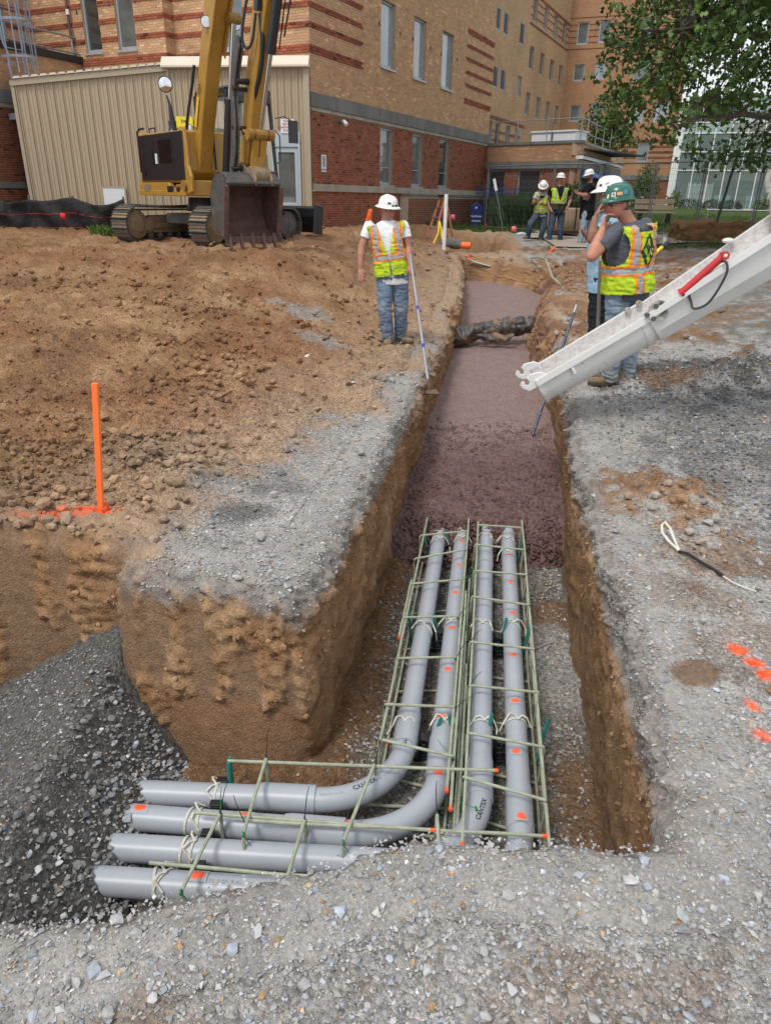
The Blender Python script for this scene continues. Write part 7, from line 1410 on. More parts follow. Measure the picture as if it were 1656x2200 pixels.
for s in (-1, 1):
    mb = MB(); mb.prism(shell+[(3.36, .30), (3.44, .72), (3.50, .95)], (0, by-.20+s*bw/2-(.03 if s > 0 else 0), 0), (1, 0, 0), (0, 0, 1), (0, .03, 0)); eb(mb, 'bucket_side', steel, bk, bev=.006)
    mb = MB(); mb.beam((3.49, by-.20+s*(bw/2+.01), .96), (3.30, by-.20+s*(bw/2+.01), .04), .035, .09, up=(0, 1, 0)); eb(mb, 'side_cutter', redmud, bk)
mb = MB(); mb.beam((3.27, by-.20-bw/2, -.02), (3.27, by-.20+bw/2, -.02), .12, .05, up=(1, 0, 0)); eb(mb, 'cutting_edge', redmud, bk)
for i in range(5): yy = by-.20-bw/2+.08+i*(bw-.16)/4; mb = MB(); mb.beam((3.25, yy, .08), (3.33, yy, -.22), .10, .07, up=(0, 1, 0), w2=.085, h2=.035); eb(mb, 'bucket_tooth', redmud, bk, bev=.006)
mb = MB(); mb.beam((3.43, by-.20-bw/2, 1.03), (3.43, by-.20+bw/2, 1.03), .05, .16, up=(1, 0, 0)); eb(mb, 'bucket_lip_plate', steel, bk, bev=.01)
for y in (by-.17, by+.17): mb = MB(); mb.prism([(2.95, 1.05), (3.50, .98), (3.52, 1.10), (3.40, 1.30), (3.28, 1.34), (3.15, 1.30), (3.0, 1.42), (2.86, 1.42), (2.80, 1.30)], (0, y-.02, 0), (1, 0, 0), (0, 0, 1), (0, .04, 0)); eb(mb, 'bucket_ear', mud, bk, bev=.008)
mb = MB(); mb.cyl((3.30, by-.15, 1.18), (3.30, by+.15, 1.18), .16, n=18); mb.cyl((2.90, by-.22, 1.36), (2.90, by+.22, 1.36), .06, n=12); eb(mb, 'quick_coupler', mud, bk, smooth=True)
# hoses
GM = Matrix(((1, 0, .17, -.52), (0, 1, 0, 0), (0, 0, 1, .03), (0, 0, 0, 1)))
def hz(pts, r=.020, m=hose): 
    P_ = [V(*p) for p in pts]; out = []
    for i in range(len(P_)-1):
        p0, p1_, p2_, p3_ = P_[max(i-1, 0)], P_[i], P_[i+1], P_[min(i+2, len(P_)-1)]
        for t in np.linspace(0, 1, 7)[:-1]: out.append(.5*((2*p1_)+(-p0+p2_)*t+(2*p0-5*p1_+4*p2_-p3_)*t*t+(-p0+3*p1_-3*p2_+p3_)*t**3))
    mb = MB(); mb.tube(out+[P_[-1]], r, n=8); return eb(mb, 'hose', m, smooth=True)
ys = by-.14
hz([(3.72, ys, 5.0), (3.50, ys-.10, 4.4), (3.42, ys-.08, 3.9), (3.42, ys-.02, 3.55)], .026); hz([(3.66, ys+.05, 5.0), (3.48, ys, 4.4), (3.44, ys, 3.9), (3.44, ys+.02, 3.5)], .026)
hz([(3.40, ys-.05, 3.75), (3.28, ys-.12, 3.6), (3.18, ys-.15, 3.15), (3.22, ys-.10, 2.98), (3.32, ys-.05, 3.05), (3.40, ys-.04, 3.4)], .022)
hz([(3.80, ys+.10, 4.9), (3.66, ys+.10, 4.3), (3.72, ys+.16, 4.12), (3.86, ys+.20, 4.3), (3.92, ys+.2, 4.62)], .026)
hz([(3.42, ys+.03, 3.4), (3.44, ys+.06, 3.1), (3.38, ys+.08, 2.7), (3.20, ys+.07, 2.3), (3.12, ys+.08, 1.9)], .040, blk); hz([(3.97, by+.13, 4.7), (4.0, by+.18, 4.3), (3.86, by+.15, 3.6), (3.72, by+.14, 3.1)], .014)
mb = MB(); mb.cyl((3.96, by+.12, 4.65), (3.62, by+.12, 2.95), .012, n=6); eb(mb, 'hard_line', blk)
mb = MB(); mb.box((3.44, ys+.03, 3.5), (.10, .20, .14)); eb(mb, 'hose_clamp', blk)
GM = None
hz([(.70, by-.22, 1.95), (.85, by-.22, 2.3), (.98, by-.19, 2.6), (1.15, by-.17, 3.0)], .028, blk); hz([(.62, by-.20, 1.75), (.80, by-.25, 2.1), (.95, by-.2, 2.5), (1.12, by-.18, 2.9)], .022, blk); hz([(1.0, -.38, 1.35), (1.06, -.42, 1.9), (1.10, -.40, 2.2)], .022, blk)
# work lamps
for p, d in (((1.80, by-.20, 3.55), (.9, -.35, -.1)), ((1.95, by+.27, 3.55), (.9, .1, -.1)), ((.70, -.72, 2.02), (.9, -.3, 0))):
    mb = MB(); mb.lathe([(.03, -.06), (.085, -.03), (.09, .02)], p, d, n=18); o = eb(mb, 'lamp_housing', blk, smooth=True); mb = MB(); mb.lathe([(.0001, .026), (.08, .022)], p, d, n=18); mb.build('lamp_lens', lampm, o)
# operator
cp = ec+ef*.12+el_*.50; J = dict(head=(0, 0, 1.02), neck=(0, 0, .90)); R2 = lambda x, y, z: tuple(ef*x+el_*y+V(0, 0, z))
J = dict(head=R2(.02, -.06, .92), neck=R2(0, -.04, .79), shL=R2(0, .15, .66), shR=R2(0, -.23, .66), elL=R2(.10, .22, .36), wrL=R2(.34, .18, .33), haL=R2(.42, .12, .32), elR=R2(.10, -.30, .36), wrR=R2(.34, -.20, .30), haR=R2(.42, -.12, .29), hpL=R2(0, .08, .14), hpR=R2(0, -.14, .14), knL=R2(.42, .12, .14), knR=R2(.42, -.16, .14), anL=R2(.50, .10, -.22), anR=R2(.50, -.14, -.22), toL=R2(.70, .10, -.30), toR=R2(.70, -.14, -.30))
person((cp[0], cp[1], EZ+1.32), J, tuple(ef), tuple(ef-V(0, 0, .1)), 'excavator operator in orange vest and black hard hat seated in the cab', (.30, .14, .09), (.02, .02, .022), (.03, .035, .05), hat='b', vest=vestfn(dict(low=-.0, base=np.array((.95, .13, .02)), org=False, vs=.11, hs=.2, dirt=.1)), vox=.014, sleeve=1.3, hands=('grip', 'grip'))
# ================= CONCRETE CHUTE =================
print('chute')
chw = mat('chute_white', (.72, .72, .70), .38, var=.06, vs=4, dirt=(.34, .30, .27), damt=.16, ds=22, stretch=(1, 1, 1), coat=.2); chs = mat('chute_inside', (.60, .575, .56), .7, var=.22, vs=26, dirt=(.10, .085, .085), damt=.40, ds=30, bump=.6, bs=60)
redc = mat('red_paint', (.52, .02, .02), .35, var=.08, coat=.3)
A0, A1, A2 = V(1.235, 5.90, .262), V(2.078, 5.85, .835), V(3.13, 5.65, 1.695)
lat_c = None
def chute_section(a, b, ra, rb, name, seg=14, wall_=.012, lip=.05, octo=False):
    d = nrm(b-a); side = nrm(np.cross(d, V(0, 0, 1))); upv = np.cross(side, d); mb = MB(); mb2 = MB()
    angs = np.linspace(0, math.pi, seg+1); 
    def ring_(c, r, off): 
        L = [c+side*(r+off)*.0+side*(-(r+off))+upv*lip]
        for t in angs: 
            x, z = -math.cos(t), -math.sin(t)
            L.append(c+side*(r+off)*x+upv*(r+off)*z*1.02)
        L.append(c+side*(r+off)+upv*lip); return L
    m_ = 9; O, I = [], []
    for i in range(m_): k = i/(m_-1); c = a+(b-a)*k; r = ra+(rb-ra)*k; O.append(ring_(c, r, wall_)); I.append(ring_(c, r, 0))
    n = len(O[0]); mb.add([p for r in O for p in r], [(i*n+j, i*n+j+1, (i+1)*n+j+1, (i+1)*n+j) for i in range(m_-1) for j in range(n-1)])
    mb2.add([p for r in I for p in r], [(i*n+j, (i+1)*n+j, (i+1)*n+j+1, i*n+j+1) for i in range(m_-1) for j in range(n-1)])
    for R_, Q_ in ((O[0], I[0]), (Q_l := I[-1], O[-1])): mb.add(R_+Q_, [(j, j+1, n+j+1, n+j) for j in range(n-1)])
    for s in (0, -1):   # rolled rim
        mb.add([p for i in range(m_) for p in (O[i][s], I[i][s])], [(2*i, 2*i+1, 2*i+3, 2*i+2) for i in range(m_-1)])
        sg = -1 if s == 0 else 1
        for i in range(m_-1): p, q = O[i][s], O[i+1][s]; mb.beam(p+side*sg*.012-upv*.022, q+side*sg*.012-upv*.022, .030, .050, up=tuple(upv))
    return mb, mb2, side, upv, d
ch_ = thing('concrete_chute', tuple(A0), 'white splattered steel concrete chute reaching over the trench from the right', 'chute')
mb, mb2, side, upv, d = chute_section(A0, A1+nrm(A1-A0)*.03, .190, .215, 'x'); lo_ = mb.build('lower_chute', chw, ch_, smooth=True, world=True); mb2.build('lower_trough', chs, ch_, smooth=True, world=True)
mbu, mbu2, side2, up2, du = chute_section(A1-nrm(A2-A1)*.02, A2, .232, .325, 'x', seg=6); up_o = mbu.build('upper_chute', chw, ch_, world=True); mbu2.build('upper_trough', chs, ch_, world=True)
A3 = A2+nrm(A2-A1)*1.7; mb3, mb4, _a, _b, _c = chute_section(A2-nrm(A2-A1)*.02, A3, .335, .36, 'x', seg=6); mb3.build('feed_chute', chw, ch_, world=True); mb4.build('feed_trough', chs, ch_, smooth=True, world=True)
# end ring and stiffening ring near the joint
def arcring(c, r, sd, uv, dd, w_, t_, name, m=chw):
    mb = MB(); P_ = [c+sd*(-math.cos(t))*r+uv*(-math.sin(t))*r*1.02 for t in np.linspace(-.05, math.pi+.05, 22)]
    for p, q in zip(P_[:-1], P_[1:]): mb.beam(p, q, w_, t_, up=tuple(nrm((p+q)/2-c)))
    mb.build(name, m, ch_, world=True)
arcring(A0+d*.012, .207, side, upv, d, .030, .014, 'end_ring'); arcring(A1-d*.10, .222, side, upv, d, .050, .012, 'joint_ring'); arcring(A1-d*.02, .232, side2, up2, du, .03, .02, 'joint_ring')
for s in (-1, 1):   # hook lugs at the lower end
    c = A0-d*.03+side*s*.200+upv*.045; mb = MB(); pts = [(.0, -.05), (.05, -.045), (.085, .0), (.09, .035), (.06, .06), (.045, .04), (.05, .015), (.03, .0), (.01, .02), (.02, .06), (-.02, .075), (-.10, .05), (-.14, .0), (-.12, -.05)]
    mb.prism([(p[0], p[1]) for p in pts], c-side*.008, -d, upv, side*.016); mb.build('hook_lug', chw, ch_, world=True, bev=.004)
for s, k in ((1, .30), (1, .0)): 
    if k: mb = MB(); c = A0+d*k+side*(.207)+upv*.0; mb.beam(c, c-upv*.06, .02, .05, up=tuple(side)); mb.build('rim_clip', chw, ch_, world=True)
# hinge hardware at the joint (camera side)
def flat_disc(c, r, ax, w_, m, name, hole=None): mb = MB(); mb.lathe([(hole or .0001, -w_/2), (r, -w_/2), (r, w_/2), (hole or .0001, w_/2)], c, tuple(ax), n=18); mb.build(name, m, ch_, world=True)
cs = A1+side*.237+upv*.045
grim = mat('grimy_steel', (.40, .37, .34), .6, var=.3, vs=30, dirt=(.12, .09, .07), damt=.5, ds=25)
flat_disc(cs+d*.03+side*.014, .078, side, .016, grim, 'hinge_plate')
for a, b in ((-.03, -.03), (.06, -.025), (.025, .045), (.07, .04), (-.06, .02)): flat_disc(cs+d*a+upv*b+side*.028, .018, side, .03, steel, 'bolt')
mb = MB(); mb.beam(cs+d*.03, cs+d*.20-upv*.01, .018, .07, up=tuple(side)); mb.build('hinge_arm', chw, ch_, world=True)
cf = A1-side*.20+upv*.075-d*.10
for a in (0, .10): flat_disc(cf+d*a-upv*.02, .024, side, .03, grim, 'far_hinge', .0)
# red ram and hose
r0, r1 = cs+d*.12+side*.03+upv*.01, cs+du*.58+side*.06+up2*.085
mb = MB(); k0 = r0+(r1-r0)*.22; mb.cyl(k0, r1, .028, n=16); mb.cyl(k0-(r1-r0)*.02, k0+(r1-r0)*.03, .036, n=16); mb.cyl(r1-side*.03, r1+side*.03, .03, n=14); hy = mb.build('hydraulic_ram', redc, ch_, smooth=True, world=True); mb = MB(); mb.cyl(r0, k0, .012, n=10); mb.build('ram_rod', chrome, hy, world=True); mb = MB(); mb.ball(r0, .022, 10, 7); mb.ball(r1+side*.03, .014, 8, 6); mb.build('ram_eye', chw, hy, world=True)
q0, q1 = r0+(r1-r0)*.38, r0+(r1-r0)*.93; mb = MB(); P_ = [q0, q0-V(0, 0, .05), q0-V(-.03, .0, .12)+side*.01, q0+(q1-q0)*.3-V(0, 0, .22)+side*.03, q0+(q1-q0)*.7-V(-.02, 0, .24)+side*.05, q1+(q1-q0)*.22-V(0, 0, .15)+side*.06, q1+(q1-q0)*.16-V(0, 0, .05)+side*.05, q1-V(0, 0, .02)]
out = []
for i in range(len(P_)-1):
    p0, a_, b_, p3_ = P_[max(i-1, 0)], P_[i], P_[i+1], P_[min(i+2, len(P_)-1)]
    for t in np.linspace(0, 1, 7)[:-1]: out.append(.5*((2*a_)+(-p0+b_)*t+(2*p0-5*a_+4*b_-p3_)*t*t+(-p0+3*a_-3*b_+p3_)*t**3))
mb.tube(out+[P_[-1]], .009, n=8); mb.build('ram_hose', hose, hy, smooth=True, world=True); mb = MB(); mb.cyl(q0, q0-V(0, 0, .03), .012, n=8); mb.cyl(q1, q1-V(0, 0, .03), .012, n=8); mb.build('hose_fitting', redc, hy, world=True)
# rim lug further up, pivot and hook at the top
c = A1+(A2-A1)*.56-side2*.25+up2*.08; mb = MB(); mb.ball(c, (.05, .035, .022), 12, 8); mb.build('rim_knob', chw, ch_, smooth=True, world=True)
c = A1+(A2-A1)*.86-side2*.20+up2*.12; mb = MB(); mb.prism([(-.16, -.16), (.14, -.16), (.10, .02), (.05, .10), (-.04, .09), (-.08, .0)], c, du, up2, side2*.03); mb.build('pivot_plate', grim, ch_, world=True, bev=.006); flat_disc(c+up2*.03+side2*.03, .045, side2, .05, grim, 'pivot_bolt'); flat_disc(c+up2*.03+side2*.055, .03, side2, .03, mat('brass_bolt', (.42, .33, .12), .5, metal=.6), 'pivot_nut')
mb = MB(); mb.tube([c+up2*.05, c+up2*.12-du*.03, c+up2*.19+du*.0, c+up2*.24+du*.05], [.022, .02, .02, .02], n=8); mb.build('lift_hook', grim, ch_, smooth=True, world=True)
# concrete splashes on the outside (raised blobs)
mb = MB()
for i in range(900):
    k = rng.random(); up_ = rng.random() < .62
    if up_: a, b, ra, rb, sd, uv = A1, A2, .232, .325, side2, up2
    else: a, b, ra, rb, sd, uv = A0, A1, .190, .213, side, upv
    r = (ra+(rb-ra)*k+.0135)*(.985 if up_ else 1.0); t = math.pi*.5+rng.random()*math.pi*.5; c = a+(b-a)*k+sd*(-math.cos(t))*r+uv*(-math.sin(t))*r*1.02; s_ = .0010+.0030*rng.random()**3; dd = nrm(b-a); tt = nrm(np.cross(nrm(c-(a+(b-a)*k)), dd)); L_ = s_*(1+2*rng.random())
    if not up_: mb.add([c-dd*s_, c+tt*L_, c+dd*s_, c-tt*L_], [(0, 1, 2, 3)])
o = mb.build('splatter', mat('dried_splash', (.26, .22, .19), .9), ch_, world=True); o['kind'] = 'stuff'
# ================= TREES, SHRUBS, GRASS =================
print('vegetation')
leafm = mat('leaves', attr=True, rough=.55, var=.15, vs=2, spec=.35, gen='Pos'); barkm = mat('bark', (.085, .068, .052), .95, var=.3, vs=14, bump=.8, bs=40, bd=.02)
LV = np.array([(0, 0), (.18, .10), (.50, .06), (.30, .26), (.58, .50), (.26, .48), (.20, .80), (0, 1.0), (-.20, .80), (-.26, .48), (-.58, .50), (-.30, .26), (-.50, .06), (-.18, .10)])
LV2 = np.array([(0, 0), (.46, .22), (.16, .42), (.36, .78), (0, 1.0), (-.36, .78), (-.16, .42), (-.46, .22)])
LS = np.array([(0, 0), (.26, .35), (.18, .75), (0, 1.0), (-.18, .75), (-.26, .35)])
def leaves(name, P, size, col, parent, up_bias=.5, shape=None, kind=True):
    n = len(P); L = LV if shape is None else shape; m = len(L)
    d = rng.normal(size=(n, 3)); d[:, 2] -= .25; d /= np.linalg.norm(d, axis=1)[:, None]; nn = rng.normal(size=(n, 3)); nn[:, 2] += up_bias*2; s = np.cross(d, nn); s /= np.linalg.norm(s, axis=1)[:, None]
    q = np.cross(s, d); fold = .12*np.abs(L[:, 0])
    v = P[:, None, :]+(s[:, None, :]*L[None, :, 0, None]+d[:, None, :]*L[None, :, 1, None]+q[:, None, :]*fold[None, :, None])*size[:, None, None]
    f = (np.arange(m)[None]+(np.arange(n)*m)[:, None]); o = arr_mesh(name, v.reshape(-1, 3), f, leafm, np.repeat(col, m, 0), smooth=False); attach(o, parent, True)
    if kind: o['kind'] = 'stuff'
    return o
def lcol(n, a=(.045, .085, .018), b=(.11, .19, .035), y=.0, p=None):
    k = rng.random(n)**1.6
    if p is not None: k = np.clip(k*.6+.35*(fbm(p*.8, 2)+.3), 0, 1)
    c = np.array(a)[None]*(1-k[:, None])+np.array(b)[None]*k[:, None]; i = rng.random(n) < y; c[i] = (.22, .13, .04); return c
# big oak at the right, crown overhanging the view
tr = thing('oak_tree', (12.6, 18.2, .6), 'large leafy oak whose branches overhang the upper right corner', 'tree')
mb = MB(); mb.tube([(12.6, 18.2, .3), (12.55, 18.2, 1.2), (12.5, 18.15, 2.6), (12.4, 18.1, 4.5), (12.3, 18.0, 7)], [.36, .29, .26, .22, .15], n=14); mb.build('trunk', barkm, tr, smooth=True, world=True)
def xb(z): return ip(z, [(2.55, 7.4), (2.8, 6.3), (3.2, 5.55), (3.7, 5.25), (4.2, 4.85), (4.8, 4.40), (5.4, 4.35), (6.5, 4.8), (9, 6.5), (11, 9)])
n = 22000; P = np.stack([rng.uniform(4.2, 18, n), rng.uniform(15.2, 21.5, n), 2.5+8.0*rng.random(n)**1.15], -1)
f = fbm(P*.75+3, 3); edge = P[:, 0]-xb(P[:, 2])+.9*fbm(P*1.3+8, 2); k = (edge > 0) & (f > -.20+.10*sst(4.5, 3, P[:, 2])) & ((P[:, 0]-12)**2/46+(P[:, 2]-5.6)**2/34+(P[:, 1]-18.2)**2/14 < 1.25) & ~((P[:, 2] < 3.25) & (f < .22))
gap_ = np.hypot((P[:, 0]-8.1)/1.5, (P[:, 2]-4.4)/.9); P = P[k & ((gap_ > 1) | (f > .12))]; P = P[:6000]; print('tufts', len(P))
tw = MB(); limbs = [((12.5, 18.15, 2.9), (9.6, 17.4, 3.3), (7.2, 16.9, 3.35), (5.7, 16.6, 3.15)), ((12.45, 18.1, 3.8), (9.5, 18.3, 4.6), (7.0, 17.6, 5.0), (5.0, 17.0, 4.8)), ((12.4, 18.1, 4.6), (10.2, 17.2, 5.7), (7.9, 16.5, 6.5), (5.8, 16.2, 6.6)), ((12.5, 18.1, 3.4), (11.0, 16.6, 3.5), (9.4, 15.9, 3.4), (7.8, 15.6, 3.1)), ((12.4, 18, 5), (13.5, 17, 6), (14.5, 16.5, 6.4), (15.5, 16, 6.2)), ((12.4, 18, 3.6), (13.6, 17.2, 3.9), (14.8, 16.6, 3.8), (15.6, 16.2, 3.5)), ((12.4, 18, 4.8), (10.5, 19.3, 5.5), (8.8, 19.9, 5.8), (7.2, 20.1, 5.6))]
nodes = []
for L in limbs:
    L = [V(*p) for p in L]; pts = []
    for i in range(3):
        for t in np.linspace(0, 1, 6)[:-1]: pts.append(L[i]*(1-t)+L[i+1]*t+V(*(rng.normal(size=3)*.06)))
    pts.append(L[-1]); tw.tube(pts, list(np.linspace(.13, .02, len(pts))), n=7); nodes += pts[3:]
nodes = np.array(nodes); add = []
for p in P[::5]:
    i = np.argmin(np.linalg.norm(nodes-p, axis=1)); q = nodes[i]; m_ = (p+q)/2+V(*(rng.normal(size=3)*.10))+V(0, 0, .08); tw.tube([q, m_, p], [.022, .014, .005], n=4, cap=False)
tw.build('branches', barkm, tr, world=True)
nl = 10; LP = np.repeat(P, nl, 0)+rng.normal(size=(len(P)*nl, 3))*np.array((.17, .17, .10)); leaves('crown', LP, .10+.055*rng.random(len(LP)), lcol(len(LP), a=(.034, .070, .014), b=(.115, .20, .034), p=LP), tr, shape=LV2)
def bush(name, c, r, n, size, label, a=(.03, .065, .016), b=(.08, .14, .03), y=0, cat='shrub', shell=.5, group=None, gaps=-.25, trunk=False, shape=LS, sc=2.0):
    t = thing(name, (c[0], c[1], c[2]-r[2]), label, cat, group); d = rng.normal(size=(n*2, 3)); d /= np.linalg.norm(d, axis=1)[:, None]; rr = shell+(1-shell)*rng.random(n*2); p = d*rr[:, None]; f = fbm(p*sc+c[0], 3); p = p*(1+.28*f[:, None]); k = fbm(p*sc*1.4+5+c[1], 2) > gaps; p = p[k][:n]*np.array(r)+np.array(c)
    leaves('foliage', p, size*(.7+.6*rng.random(len(p))), lcol(len(p), a, b, y), t, shape=shape)
    mb = MB()
    for i in range(7): a_ = rng.random()*6.28; mb.tube([(c[0], c[1], c[2]-r[2]), (c[0]+.3*r[0]*math.cos(a_), c[1]+.3*r[1]*math.sin(a_), c[2]-.3*r[2]), (c[0]+.75*r[0]*math.cos(a_), c[1]+.75*r[1]*math.sin(a_), c[2]+.35*r[2])], [.03*r[2]+.01, .02*r[2]+.006, .004], n=5, cap=False)
    if trunk: mb.tube([(c[0], c[1], trunk), (c[0], c[1], c[2]-r[2]*.4)], [.09, .06], n=8)
    mb.build('stem', barkm, t, world=True); return t
bush('small_tree', (10.9, 40.5, 4.9), (1.55, 1.4, 1.7), 3600, .17, 'small bushy tree growing behind the low flat roofed building', cat='tree', shell=.15, trunk=.9, gaps=-.12, a=(.045, .075, .02), b=(.12, .17, .04))
bush('shrub', (12.5, 38.5, 1.95), (.75, .7, 1.1), 1700, .12, 'rounded green shrub against the red brick wall behind the green hatted man', gaps=-.2)
bush('shrub', (12.9, 39.5, 2.7), (.6, .6, .9), 700, .12, 'yellowing upright shrub beside the red brick wall', a=(.07, .085, .02), b=(.19, .18, .05))
bush('shrub', (21.1, 58, 1.75), (.55, .55, .8), 700, .13, 'pale young shrub at the foot of the white pilaster', a=(.08, .12, .03), b=(.20, .26, .08), gaps=-.05)
for i, (x, lab) in enumerate(((23.3, 'clipped dark hedge ball below the glass wall, left one'), (24.9, 'clipped dark hedge ball below the glass wall, middle one'), (26.1, 'clipped dark hedge ball below the glass wall, right one'))): bush('boxwood_hedge', (x, 60.6-i*.5, 1.45), (.95, .6, .45), 900, .10, lab, a=(.015, .035, .01), b=(.04, .07, .02), cat='hedge', group='hedge balls under the glass wall', gaps=-.6, shell=.75)
for i, (x, h, lab) in enumerate(((28.2, .6, 'loose yellow green shrub below the glass wall, left one'), (29.8, .5, 'loose yellow green shrub below the glass wall, middle one'), (31.3, .6, 'loose yellow green shrub below the glass wall, right one'))): bush('shrub', (x, 59-i*.5, 1.6), (.65, .5, h), 500, .12, lab, a=(.08, .11, .02), b=(.22, .24, .05), group='shrubs under the glass wall', gaps=-.1)
# tall reed-like grass behind the fence
def blades(name, P, h, w_, col, parent=None, lean=.35, label=None, cat=None):
    n = len(P); a = rng.random(n)*6.283; d = np.stack([np.cos(a), np.sin(a), 0*a], -1); s = np.stack([-np.sin(a), np.cos(a), 0*a], -1); ln = rng.random(n)*lean
    b = P; m_ = P+d*(h*ln*.35)[:, None]+np.array((0, 0, 1))*(h*.6)[:, None]; t = P+d*(h*ln)[:, None]+np.array((0, 0, 1))*(h*(1-.25*ln))[:, None]
    v = np.stack([b-s*w_[:, None], b+s*w_[:, None], m_+s*w_[:, None]*.8, t, m_-s*w_[:, None]*.8], 1); f = np.arange(n*5).reshape(n, 5)
    o = arr_mesh(name, v.reshape(-1, 3), f, leafm, np.repeat(col, 5, 0), smooth=False); o['kind'] = 'stuff'
    if parent: attach(o, parent, True)
    if label: o['label'] = label; o['category'] = cat
    return o
n = 6500; x = rng.uniform(3.9, 6.4, n); y = 28.6-.55*(x-3.9)+rng.uniform(-.8, .8, n); k = rng.random(n) < sst(3.85, 4.2, x)*sst(6.5, 6.0, x)
x, y = x[k], y[k]; n = len(x); P = np.stack([x, y, zg(x, y)], -1); blades('reed_grass', P, .75+.50*rng.random(n)+.15*fbm(P*2, 2), .012+.008*rng.random(n), lcol(n, (.028, .058, .022), (.075, .13, .035)), lean=.5, label='tall dense green ornamental grass behind the wire fence', cat='grass')
# lawn blades
n = 30000; x = np.concatenate([rng.uniform(-1.0, 4.8, n//2), rng.uniform(4.5, 16, n//2)]); y = np.concatenate([24.6+6*rng.random(n//2)**1.6, 20.0+15*rng.random(n//2)**1.5]); _, _, g = zone(x, y); k = (g > .45) & (pit2(x, y) > .15); x, y = x[k], y[k]; n = len(x); P = np.stack([x, y, zg(x, y)], -1)
blades('lawn_grass', P, .05+.08*rng.random(n)**2+.10*(fbm(P*1.2, 2) > .45), .007+.006*rng.random(n), lcol(n, (.05, .085, .018), (.13, .19, .045), .03), lean=.8, label='short mown grass on the lawns behind the dig', cat='grass')
n = 500; x = rng.normal(-6.1, .16, n); y = rng.normal(16.4, .12, n); P = np.stack([x, y, zfull(x, y)], -1); blades('grass_tuft', P, .10+.12*rng.random(n), .008+0*x, lcol(n, (.06, .11, .02), (.16, .24, .05)), lean=.9, label='small grass tuft at the end of the silt fence', cat='grass')
n = 260; x = rng.normal(-.9, .5, n); y = rng.normal(25.0, .1, n)
# ================= SITE OBJECTS =================
print('misc')
wood = mat('weathered_wood', (.16, .12, .085), .85, var=.25, vs=8, bump=.4, bs=60, stretch=(1, 1, .1)); flagr = mat('red_flag', (.60, .02, .02), .6, var=.05); flago = mat('orange_ribbon', (.95, .16, .03), .6, var=.08); pinkm = mat('pink_flag', (.85, .18, .22), .6, var=.05)
alumt = mat('aluminium_pole', (.42, .43, .46), .35, metal=.7, var=.1, dirt=(.45, .43, .40), damt=.45, ds=16)
zf1 = lambda x, y: float(zfull(np.array([x]), np.array([y]))[0])
# orange marker stake
sx_, sy_ = -1.62, 3.66; z0 = zf1(sx_, sy_); t = thing('marker_stake', (sx_, sy_, z0), 'fluorescent orange marker stake standing in sprayed dirt at the left', 'stake'); mb = MB(); mb.prism([(-.016, -.012), (.016, -.012), (.016, .012), (-.016, .012)], (0, 0, -.06), (1, 0, 0), (0, 1, 0), (.080, .01, .80)); mb.build('stake', mat('fluoro_orange', (1.0, .19, .035), .55, var=.05), t, bev=.002)
# tamper held by the left man
t = thing('hand_tamper', (.20, 8.90, 1.02), 'long silver handled tamper held by the man on the left bank', 'tool'); mb = MB(); a, b = V(.235, 8.93, 1.03), V(.43, 7.25, -.16); mb.tube([a+(b-a)*i/8 for i in range(9)], .016, n=10); mb.build('handle', alumt, t, smooth=True, world=True)
mb = MB(); 
for k in (.42, .70): mb.cyl(a+(b-a)*k, a+(b-a)*(k+.025), .018, n=10)
mb.build('blue_tape', mat('blue_tape', (.03, .06, .35), .5), t, world=True); mb = MB(); mb.box((.41, 7.22, -.19), (.24, .10, .018), (.25, .1, .35)); mb.cyl((.425, 7.25, -.19), (.43, 7.27, -.06), .022, n=8); mb.build('tamper_plate', mat('rusty_steel', (.17, .10, .07), .8, var=.3, vs=15), t, world=True, bev=.004)
# float handles on the right
t = thing('bull_float_handle', (1.58, 7.3, -.64), 'blue and silver pole leaning in the trench under the chute', 'tool'); mb = MB(); mb.cyl((2.071, 8.1, .589), (1.56, 7.28, -.66), .016, n=10); mb.build('pole', mat('blue_chipped_pole', (.05, .06, .14), .4, var=.3, vs=8, dirt=(.5, .5, .5), damt=.5, ds=18), t, smooth=True, world=True); mb = MB(); mb.cyl((2.071, 8.1, .589), (2.04, 8.05, .515), .017, n=10); mb.build('pole_end', alumt, t, world=True)
t = thing('plate_tamper', (2.08, 7.15, .03), 'grey handled flat tamper standing at the feet of the green hatted man', 'tool'); mb = MB(); mb.cyl((2.045, 7.3, 1.12), (2.12, 7.2, .06), .018, n=10); mb.build('handle', mat('grey_handle', (.16, .14, .13), .6), t, smooth=True, world=True); mb = MB(); mb.box((2.04, 7.12, .045), (.34, .22, .015), (0, 0, .3)); mb.build('plate', mat('rust_plate', (.12, .055, .045), .8, var=.3, vs=15), t, world=True)
t = thing('yellow_handle_tool', (2.8, 7.6, 1.0), 'yellow handled tool with black grip behind the green hatted man', 'tool'); mb = MB(); mb.cyl((2.38, 7.30, 1.03), (2.72, 7.58, 1.235), .018, n=10); mb.build('shaft', mat('yellow_plastic', (.75, .55, .03), .5), t, world=True); mb = MB(); mb.cyl((2.72, 7.58, 1.235), (2.79, 7.64, 1.275), .021, n=10); mb.build('grip', blackp, t, world=True)
